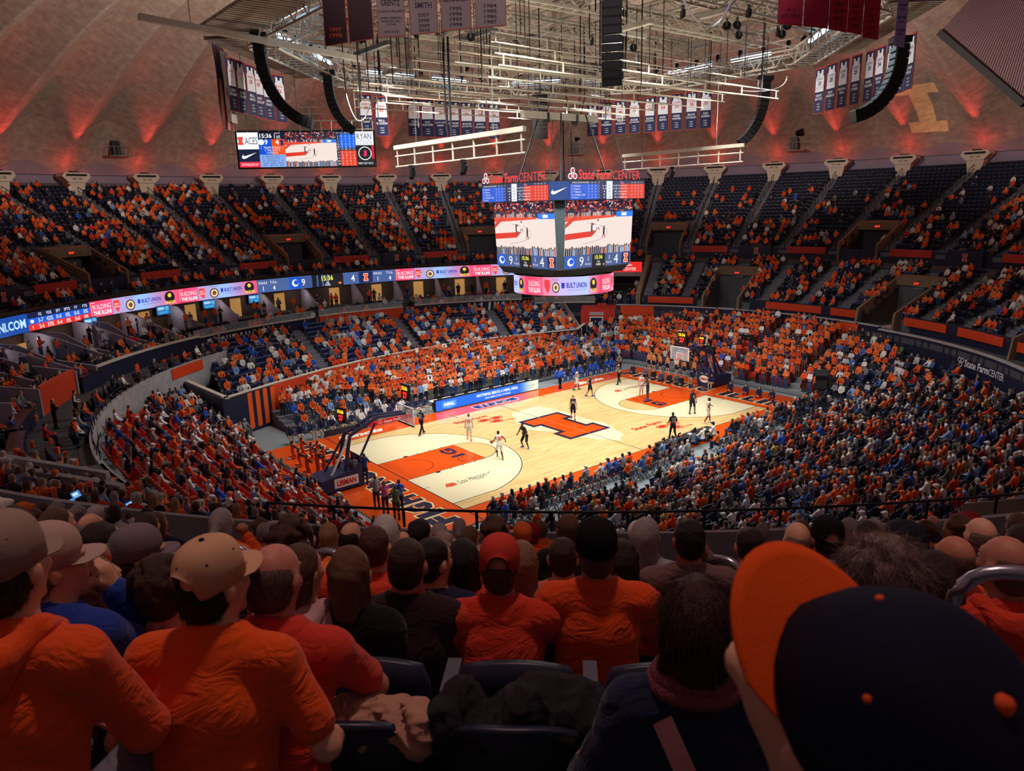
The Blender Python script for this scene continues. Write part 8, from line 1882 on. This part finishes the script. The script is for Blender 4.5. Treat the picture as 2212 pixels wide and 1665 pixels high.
court_fig(1238, 906, 232, 'pale-skinned player in navy standing at the centre letter', NJ, NJ, dict(arms='down', joints=STEPJ), skin=SK_L, shoe=(20, 20, 24), hair=(30, 22, 20), extra=jersey_num('15', (220, 220, 220), False), **PL)
court_fig(1274, 856, 300, 'player in navy with blue shoes striding by the far right arc', NJ, NJ, dict(arms='run', joints=STEPJ), skin=(170, 116, 92), shoe=(40, 80, 190), hair=(60, 40, 30), **PL)
court_fig(1246, 842, 330, 'player in white at the far touchline beside the coach in blue', WJ, WJ, dict(arms='run', joints=STEPJ), skin=SKP, shoe=(24, 24, 26), hair=(24, 18, 16), **PL)
court_fig(1385, 855, 235, 'player in white facing the camera in the right lane', WJ, WJ, dict(arms='down'), skin=SK_L, shoe=(230, 120, 70), hair=(60, 44, 34), extra=jersey_num('12', (220, 80, 40), False), **PL)
court_fig(1399, 862, 150, 'player in navy leaning on the white player in the right lane', NJ, (60, 62, 72), dict(lean=0.1, arms='knee'), skin=SKP, shoe=(50, 90, 200), hair=(24, 18, 16), **PL)
court_fig(1495, 893, 240, 'player in navy facing the camera right of the right lane', NJ, NJ, dict(arms='down', joints=dict(A=[v3(-0.2, 0, 0.09), v3(0.2, 0.02, 0.09)], K=[v3(-0.15, 0.05, 0.5), v3(0.15, 0.05, 0.5)])), skin=SK_D, shoe=(20, 20, 22), hair=(18, 14, 14), extra=jersey_num('4', (220, 220, 220), False), **PL)
court_fig(1529, 913, 330, 'player in white walking along the near right touchline', WJ, (216, 206, 200), dict(arms='run', joints=STEPJ), skin=SK_D, shoe=(230, 230, 232), hair=(18, 14, 14), extra=jersey_num('0', (220, 80, 40), True), **PL)
def stripes(o, f):
    for i in range(-3, 4):
        for s in (-1, 1):
            c = f.C + v3(i * 0.042, s * (0.139 - 0.05 * (abs(i) / 3) ** 2), 0.0); MB().box(tuple(c), (0.02, 0.012, 0.34)).build('shirt_stripe', mat('stripe_grey', (150, 154, 158), 0.9), o)
REF = dict(shirt=(26, 26, 30), pants=(24, 24, 28), extra=stripes, long_=False)
court_fig(911, 938, 20, 'referee-shirted person in black trousers striding past the left basket', figk=dict(arms='side', joints=dict(K=[v3(-0.1, 0.2, 0.5), v3(0.1, -0.1, 0.5)], A=[v3(-0.1, 0.34, 0.09), v3(0.1, -0.32, 0.12)])), hair=(70, 54, 46), skin=SK_L, style='bald', **REF)
court_fig(1337, 829, 190, 'referee-shirted person running at the far right corner', figk=dict(arms='run', joints=dict(K=[v3(-0.1, 0.2, 0.5), v3(0.1, -0.1, 0.5)], A=[v3(-0.1, 0.36, 0.09), v3(0.1, -0.34, 0.12)])), hair=(60, 44, 36), skin=SK_L, **REF)
court_fig(1453, 948, 70, 'referee-shirted person seen from behind on the near touchline', figk=dict(arms='side', joints=STEPJ), hair=(30, 22, 20), skin=SKP, **REF)
court_fig(1210, 839, 290, 'coach in a bright blue pullover clapping on the far touchline', (36, 92, 200), (30, 32, 40), dict(arms='clap', girth=1.2, shoulder=1.1), hair=(80, 60, 50))
court_fig(1338, 806, 200, 'person in a grey suit watching behind the far corner', (120, 104, 96), (30, 30, 34), dict(arms='cross'), hair=(60, 44, 36), fine=False)
# cheerleaders behind the right baseline: one figure, copied
fC = Fig(sit=False, arms='down', girth=0.85, shoulder=0.85)
cheer0 = person((0, 0, 0), 0, 'x', fC, (232, 150, 80), pants=(30, 34, 60), hair=(110, 76, 50), style='long', shorts=True, vox=0.026, fine=False, collar=False, tank=True, skin=(226, 176, 140), shoe=(230, 230, 230), scale=0.95)
for n, (u, v) in enumerate(((1383, 800), (1398, 801), (1415, 803), (1432, 806), (1450, 810), (1468, 813), (1487, 818), (1506, 800), (1405, 790), (1424, 793))):
    o = cheer0 if n == 0 else copy_tree(cheer0); q = atz(u, v, 0.0); o.location = (max(q[0], 18.9), q[1], -0.06); o.rotation_euler = (0, 0, math.radians(180 + rng.normal() * 10) - PI / 2)
    tag(o, 'cheerleader-dressed person with bare legs behind the right baseline, %s from the left' % ordn(n + 1), 'person', 'cheerleaders behind the right baseline')
# kneeling dancers in orange dungarees on the left apron
fK = Fig(sit=False, arms='knee', girth=0.95, shoulder=0.92, joints=dict(hip=[v3(-0.09, 0, 0.93), v3(0.09, 0, 0.93)]))
kn = dict(K=[v3(-0.12, 0.14, 0.5), v3(0.12, 0.14, 0.5)], A=[v3(-0.13, -0.26, 0.56), v3(0.13, -0.26, 0.56)], toe=[v3(0, -1, 0), v3(0, -1, 0)])
for q_, vv in kn.items(): setattr(fK, q_, [np.asarray(a) for a in vv])
kneel0 = person((0, 0, 0), 0, 'x', fK, (36, 32, 56), pants=(220, 80, 30), hair=(70, 46, 34), style='tail', vox=0.026, fine=False, collar=False, vest=(222, 82, 30), scale=0.92, shoe=(226, 220, 216))
for n, (u, v) in enumerate(((634, 990), (654, 982), (674, 994), (648, 1008), (665, 1022), (702, 1024), (724, 1014), (688, 990), (700, 1004))):
    o = kneel0 if n == 0 else copy_tree(kneel0); q = atz(u, v, 0.0); o.location = (max(q[0], -18.4), q[1], -0.40); o.rotation_euler = (0, 0, math.radians(15 + rng.normal() * 14) - PI / 2)
    tag(o, 'person kneeling in orange dungarees on the left apron, %s from the left' % ordn(n + 1), 'person', 'dancers kneeling on the left apron')
court_fig(688, 1026, 10, 'person standing in orange dungarees among the kneeling dancers', (40, 36, 60), (222, 82, 30), dict(arms='clap', girth=0.95), hair=(120, 84, 54), vest=(222, 82, 30), fine=False, vox=0.026, scale=0.95)
court_fig(768, 1050, 80, 'person in a grey sweatshirt and light jeans leaning on the left basket base', (90, 94, 100), (190, 200, 216), dict(arms='cross'), hair=(30, 24, 22), fine=False)
court_fig(790, 1046, 60, 'person in navy bending behind a camera at the left basket base', (34, 40, 80), (40, 44, 70), dict(lean=0.5, arms='camera'), hair=(60, 44, 36), fine=False)
court_fig(834, 1110, 80, 'person in a pink sweatshirt taking a picture behind the left baseline', (214, 110, 160), (60, 60, 70), dict(arms='camera'), hair=(150, 110, 80), style='long', fine=False)
court_fig(815, 1098, 80, 'person in a light grey top standing left of the pink sweatshirt', (150, 152, 156), (60, 64, 80), dict(arms='camera'), hair=(70, 54, 44), fine=False)
court_fig(866, 1108, 75, 'person in a bright blue top behind the left baseline', (40, 90, 190), (50, 54, 70), dict(arms='camera'), hair=(60, 44, 36), fine=False)
court_fig(858, 1122, 75, 'person in an olive green shirt behind the left baseline', (92, 110, 78), (70, 66, 60), dict(arms='camera', girth=1.15), hair=(90, 74, 66), fine=False)
# benches on the far touchline
BENCH = []
for n, x in enumerate(np.linspace(-16.6, -5.4, 15)):
    BENCH.append((x, 10.1 + 0.02 * n, [(32, 40, 78), (32, 40, 78), (36, 44, 82), (224, 222, 220)][n % 4 if n > 5 else n % 3], 'home'))
for n, x in enumerate(np.linspace(-13.0, -7.0, 9)): BENCH.append((x, 11.2, [(226, 226, 226), (32, 40, 78)][n % 2 if n > 3 else 0], 'staff'))
for n, x in enumerate(np.linspace(8.6, 15.8, 11)): BENCH.append((x, 10.3, [(34, 84, 196), (34, 84, 196), (30, 34, 48)][n % 3], 'away'))
chair_f = None
cnt = {'home': 0, 'staff': 0, 'away': 0}
for (x, y, c, kd) in BENCH:
    cnt[kd] += 1; o = link('person', MIDS[cnt[kd] % 2]['one']); o.location = (x, y, -0.06); o.rotation_euler = (0, 0, math.radians(-90 + rng.normal() * 8) - PI / 2)
    setcol(o, c, (190, 176, 150) if kd != 'away' else (34, 60, 130), HAIRC[int(rng.integers(4))], SKINS[int(rng.integers(6))], (220, 200, 190))
    cn = 'white' if c[0] > 200 else 'blue' if c[2] > 150 else 'navy'
    tag(o, 'person in %s sitting on the %s, %s from its left' % (cn, {'home': 'left team bench', 'staff': 'second row behind the left bench', 'away': 'right team bench'}[kd], ordn(cnt[kd])), 'person', {'home': 'left team bench', 'staff': 'row behind the left bench', 'away': 'right team bench'}[kd])
# sitting photographers before the cheerleaders, staff at the right stand
for n, (u, v) in enumerate(((1368, 806), (1396, 812), (1412, 818), (1430, 822), (1446, 826), (1462, 828), (1472, 832))):
    o = link('person', MIDS[n % 2]['one']); q = atz(u, v, 0.0); o.location = (q[0], q[1], -0.42); o.rotation_euler = (0, 0, math.radians(195 + 8 * (n % 3)) - PI / 2)
    setcol(o, [(40, 42, 52), (90, 100, 112), (30, 30, 36), (60, 74, 100)][n % 4], (44, 50, 66), HAIRC[n % 5], SK_L); tag(o, 'photographer sitting on the floor at the right baseline, %s from the left' % ordn(n + 1), 'person', 'photographers at the right baseline')
for n, (u, v) in enumerate(((1578, 846), (1612, 852), (1640, 858), (1668, 864), (1496, 828), (1538, 838))):
    o = link('person', MIDS[n % 4]['one']); q = atz(u, v, 0.0); o.location = (q[0], q[1], -0.40 if n < 4 else -0.05); o.rotation_euler = (0, 0, math.radians(190) - PI / 2)
    setcol(o, (34, 36, 66), (200, 170, 140) if n > 3 else (180, 60, 40), HAIRC[n % 4], SK_L); tag(o, 'person in navy sitting %s, %s from the left' % ('on the floor right of the basket stand' if n < 4 else 'on a stool beside the right basket stand', ordn(n % 4 + 1)), 'person', 'staff by the right basket stand')
# ------------------------------------------------------------------ courtside chairs with paper cards on their backs
def chair():
    g = empty('folding_chair', label='x', cat='chair')
    MB().box((0, 0.02, 0.45), (0.42, 0.42, 0.04)).build('seat', NAVYS, g); b = MB(); b.box((0, -0.21, 0.70), (0.42, 0.035, 0.34), M=Matrix.Rotation(0.12, 3, 'X')); b.build('backrest', NAVYS, g)
    for s in (-1, 1):
        for y0_, y1_ in ((-0.18, 0.22), (0.2, -0.22)): MB().bar((0.2 * s, y0_, 0.44), (0.2 * s, y1_, 0.0), 0.03).build('leg', BLACK, g)
    return g
def card(name='paper_card'):
    g = empty(name, label='x', cat='card'); MB().box((0, -0.245, 0.74), (0.24, 0.006, 0.32), M=Matrix.Rotation(0.12, 3, 'X')).build('sheet', mat('card_paper', (232, 226, 220), 0.7), g)
    p = Print(); p.rect(-0.07, -0.10, 0.07, 0.06, (220, 90, 50), 0); p.text('ILLINI', 0, 0.1, 0.04, (220, 90, 50), 0); p.build('card_print', PRT, plane_map((0, -0.250, 0.74), (1, 0, 0), (0, -0.12, 1)), g); return g
chp, cdp = chair(), card(); nc = nk = 0; cc = {0: 0, 1: 0}
for (x, y, row) in CHAIRS:
    o = chp if nc == 0 else copy_tree(chp); nc += 1; cc[row] += 1; o.location = (x, y, -0.05); lab_ = '%s courtside row, %s from the left' % (('front', 'second')[row], ordn(cc[row]))
    tag(o, 'navy folding chair, ' + lab_, 'chair', 'courtside chairs, %s row' % ('front', 'second')[row])
    if rng.random() < 0.62:
        c = cdp if nk == 0 else copy_tree(cdp); nk += 1; c.location = (x, y, -0.05); tag(c, 'white and orange card on the chair back, ' + lab_, 'card', 'cards on the courtside chairs')
pts = []; rt = []
for i, s in enumerate(SEATS):
    if s[4][0] < 40 and s[1] < -12 and s[2] < 4.4 and rng.random() < 0.20 and s[0] < 22: pts.append((s[0], s[1], s[2])); rt.append((0, 0, math.radians(s[3]) - PI / 2))
cme = bpy.data.meshes.new('card_form'); mm = MB(); mm.mi = 0; mm.box((0, -0.36, 0.70), (0.25, 0.008, 0.34), M=Matrix.Rotation(0.2, 3, 'X')); mm.mi = 1; mm.box((0, -0.367, 0.69), (0.15, 0.008, 0.17), M=Matrix.Rotation(0.2, 3, 'X'))
cme.from_pydata(mm.V, [], mm.F); cme.materials.append(MATS['card_paper']); cme.materials.append(mat('card_orange', (220, 96, 60), 0.7)); cme.polygons.foreach_set('material_index', np.array(mm.M, np.int32)); cme.update()
scatter('seat_cards', 'white and orange paper cards on seat backs of the near lower stand', [cme], pts, [0] * len(pts), rt, [1.0] * len(pts), {})
# ------------------------------------------------------------------ standing people in the lounge on the left
for u, v, z, fa, lab, sh, pa, fk, kw in ((122, 926, 3.95, 10, 'person in a dark suit standing with folded hands by the grey lounge wall', (30, 32, 40), (26, 28, 34), dict(sit=False, arms='cross'), dict(style='bald', hair=(60, 46, 40))),
        (168, 905, 3.95, -10, 'server in a black vest and white shirt standing in the lounge', (225, 225, 225), (22, 22, 26), dict(sit=False, arms='side'), dict(vest=(24, 24, 28), hair=(40, 30, 26)))):
    q = atz(u, v, z); person((q[0], q[1], z), fa, lab, Fig(**fk), sh, pants=pa, vox=0.022, fine=False, **kw)
for u, v, z, fa, lab, sh in ((32, 935, 4.0, 0, 'person in a royal blue top sitting at the dark bar counter', (40, 84, 190)), (104, 952, 4.0, 0, 'person in a red shirt on a stool beside the dark bar counter', (200, 40, 44))):
    q = atz(u, v + 22, z); person((q[0], q[1], z + 0.15), fa, lab, Fig(arms='knee'), sh, pants=(34, 36, 50), vox=0.022, fine=False)
ORG = mat('menu_orange', (232, 92, 30), 0.6)
for n, (u, v, z) in enumerate(((75, 880, 5.05), (78, 905, 5.05), (70, 962, 5.05), (110, 955, 5.1), (125, 975, 5.1), (142, 985, 5.1), (165, 1000, 5.1), (185, 1018, 5.1), (62, 1068, 9.3), (115, 1072, 9.3), (195, 1060, 9.3), (285, 1070, 9.3), (300, 1058, 9.3), (420, 1092, 9.2), (520, 1098, 9.2))):
    q = atz(u, v, z); g = empty('menu_card', tuple(q), 0.6 * n, 'upright orange menu card on a lounge counter, %s counted from the far end' % ordn(n + 1), 'card', 'orange menu cards')
    MB().prism([(-0.07, -0.07, -0.1), (0.07, -0.07, -0.1), (0.07, 0.07, -0.1), (-0.07, 0.07, -0.1)], (0, 0, 0.32)).build('card_body', ORG, g); p = Print(); block_i(p, 0, 0, 0.14, NAVY, WHITE, 1); p.build('card_print', PRT, plane_map((0, -0.072, 0.06), (1, 0, 0), (0, 0, 1)), g)
for n, (u, v) in enumerate(((163, 1068), (152, 1086), (281, 1090))):
    q = atz(u, v, 9.35); g = empty('tablet', tuple(q), 0.7, 'glowing tablet screen on the near left counter, %s from the top' % ordn(n + 1), 'tablet', 'tablets on the near left counter'); MB().box((0, 0, 0.0), (0.28, 0.02, 0.18), M=Matrix.Rotation(-0.5, 3, 'X')).build('tablet_case', BLACK, g)
    p = Print(); p.rect(-0.13, -0.08, 0.13, 0.08, (60, 120, 180), 0); p.rect(-0.1, -0.02, 0.06, 0.05, (190, 220, 240), 1); p.rect(-0.1, -0.06, 0.1, -0.035, (120, 180, 220), 1); p.build('tablet_picture', SCR, plane_map((0, -0.012, 0.0), (1, 0, 0), (0, 0.5, 1)), g)
# ------------------------------------------------------------------ handrails between the near rows
def loop_rail(u0, v0, d0, u1, v1, d1, drop, label):
    a, b = Vector(at_depth(u0, v0, d0)), Vector(at_depth(u1, v1, d1)); pts = []; dn = Vector((0, 0, -1)); h = (b - a).normalized()
    pts = [a + dn * drop] + [a + dn * 0.12] + [a + dn * 0.12 * (1 - math.sin(t)) + h * 0.12 * (1 - math.cos(t)) for t in np.linspace(0, PI / 2, 6)[1:]] + [b - h * 0.12 + h * 0.12 * math.sin(t) + dn * 0.12 * (1 - math.cos(t)) for t in np.linspace(0, PI / 2, 6)] + [b + dn * drop]
    g = empty('handrail', label=label, cat='handrail'); MB().tube(pts, 0.024, 10).build('rail_tube', CHROME, g, True); MB().tube([a + dn * 0.45, b + dn * 0.45], 0.018, 8).build('middle_bar', BLACK, g, True)
loop_rail(1500, 1204, 4.0, 1606, 1212, 3.8, 1.0, 'bright rounded handrail just right of the taupe blazer')
loop_rail(1722, 1214, 4.0, 1850, 1222, 3.7, 1.0, 'rounded handrail left of the grey curls')
loop_rail(2066, 1234, 2.4, 2290, 1238, 2.3, 1.0, 'big rounded handrail cut by the right edge')
loop_rail(430, 1180, 4.2, 545, 1182, 4.2, 0.9, 'dim handrail behind the cream cap')
loop_rail(668, 1192, 4.2, 742, 1190, 4.1, 0.9, 'small rounded handrail left of the long brown hair')
# ------------------------------------------------------------------ clothes and bags left on the near seats
def heap(name, label, cat_, items, col, vox, amp, f=24, bump=0.4):
    fa, fb = fold(len(name) + 2, 1.0, f), fold(len(name) + 5, 1.0, f * 1.7); V, F = blob([ell('shirt', c, r, None, 0.05) for c, r in items], vox, lambda G: amp * (np.abs(fa(G)) * 1.6 - 0.5 + 0.6 * np.abs(fb(G)))); c0 = V.mean(0)
    o = mesh(name, V - c0, F, mat(name + '_cloth', col, 0.95, bump=bump, scale=60), True); o.location = c0; return tag(o, label, cat_)
def pt3(u, v, d): return at_depth(u, v, d)
hd = heap('draped_sweatshirt', 'tan sweatshirt with drawstring folded over the second tip-up seat', 'clothing', [(pt3(700, 1585, 2.35), (0.10, 0.08, 0.05)), (pt3(760, 1560, 2.4), (0.13, 0.08, 0.06)), (pt3(830, 1560, 2.4), (0.13, 0.08, 0.07)), (pt3(895, 1565, 2.35), (0.08, 0.07, 0.08)), (pt3(735, 1535, 2.45), (0.06, 0.05, 0.05)), (pt3(905, 1590, 2.28), (0.05, 0.05, 0.08))], (176, 132, 112), 0.007, 0.022, 40)
m = MB(); m.tube([pt3(740, 1508, 2.4), pt3(745, 1525, 2.38), pt3(738, 1545, 2.36), pt3(752, 1560, 2.34)], 0.006, 6); k = m.build('drawstring', mat('drawstring', (190, 150, 130), 0.9), None, True); k.parent = hd; k.matrix_parent_inverse = Matrix.Translation(-hd.location)
heap('dark_jacket', 'black quilted jacket hung over the third tip-up seat', 'clothing', [(pt3(1000, 1525, 2.35), (0.08, 0.07, 0.10)), (pt3(960, 1570, 2.3), (0.06, 0.06, 0.10)), (pt3(1150, 1525, 2.4), (0.14, 0.09, 0.10)), (pt3(1230, 1530, 2.4), (0.14, 0.09, 0.09)), (pt3(1300, 1560, 2.35), (0.09, 0.07, 0.07)), (pt3(1090, 1565, 2.35), (0.16, 0.06, 0.06))], (26, 22, 30), 0.008, 0.022, 34)
bg = heap('shoulder_bag', 'dark plum bag with red lining on an upturned seat', 'bag', [(pt3(880, 1435, 3.3), (0.10, 0.08, 0.09)), (pt3(920, 1445, 3.3), (0.09, 0.08, 0.07)), (pt3(845, 1455, 3.25), (0.06, 0.06, 0.07))], (44, 26, 46), 0.012, 0.012, 26)
for (u, v) in ((890, 1462), (838, 1468)): 
    a = [pt3(u + dx, v + dy, 3.15) for dx, dy in ((-26, 12), (-6, -14), (28, 4), (14, 14))]; k = MB().prism(a, Vector(FWD) * 0.02).build('red_lining', mat('red_lining', (190, 30, 30), 0.8), None); k.parent = bg; k.matrix_parent_inverse = Matrix.Translation(-bg.location)
# ------------------------------------------------------------------ the block letter thrown on the dome by a projector with a cut-out mask
q = atr(1980, 232, 56.5); d = bpy.data.lights.new('letter_projector', 'SPOT'); d.energy = 60000; d.color = (1.0, 0.42, 0.12); d.spot_size = math.radians(14); d.spot_blend = 0.1; d.shadow_soft_size = 0.02
pj = bpy.data.objects.new('letter_projector', d); COL.objects.link(pj); pj.location = (q[0] * 0.40, q[1] * 0.40, 23.0); pj.rotation_euler = (Vector(q) - pj.location).to_track_quat('-Z', 'Y').to_euler()
d.use_nodes = True; nt = d.node_tree; N, L = nt.nodes, nt.links; em = N['Emission']; ge = N.new('ShaderNodeTexCoord'); sx = N.new('ShaderNodeSeparateXYZ'); L.new(ge.outputs['Normal'], sx.inputs[0])
def mth(op, a, b=None):
    n = N.new('ShaderNodeMath'); n.operation = op
    for i, x in enumerate((a, b)):
        if x is None: continue
        if isinstance(x, (int, float)): n.inputs[i].default_value = x
        else: L.new(x, n.inputs[i])
    return n.outputs[0]
X = mth('ABSOLUTE', mth('DIVIDE', sx.outputs[0], sx.outputs[2])); Y = mth('ABSOLUTE', mth('DIVIDE', sx.outputs[1], sx.outputs[2]))
stem_ = mth('MULTIPLY', mth('LESS_THAN', X, 0.020), mth('LESS_THAN', Y, 0.072)); bars = mth('MULTIPLY', mth('LESS_THAN', X, 0.046), mth('MULTIPLY', mth('LESS_THAN', Y, 0.072), mth('GREATER_THAN', Y, 0.042)))
L.new(mth('MAXIMUM', stem_, bars), em.inputs['Strength'])
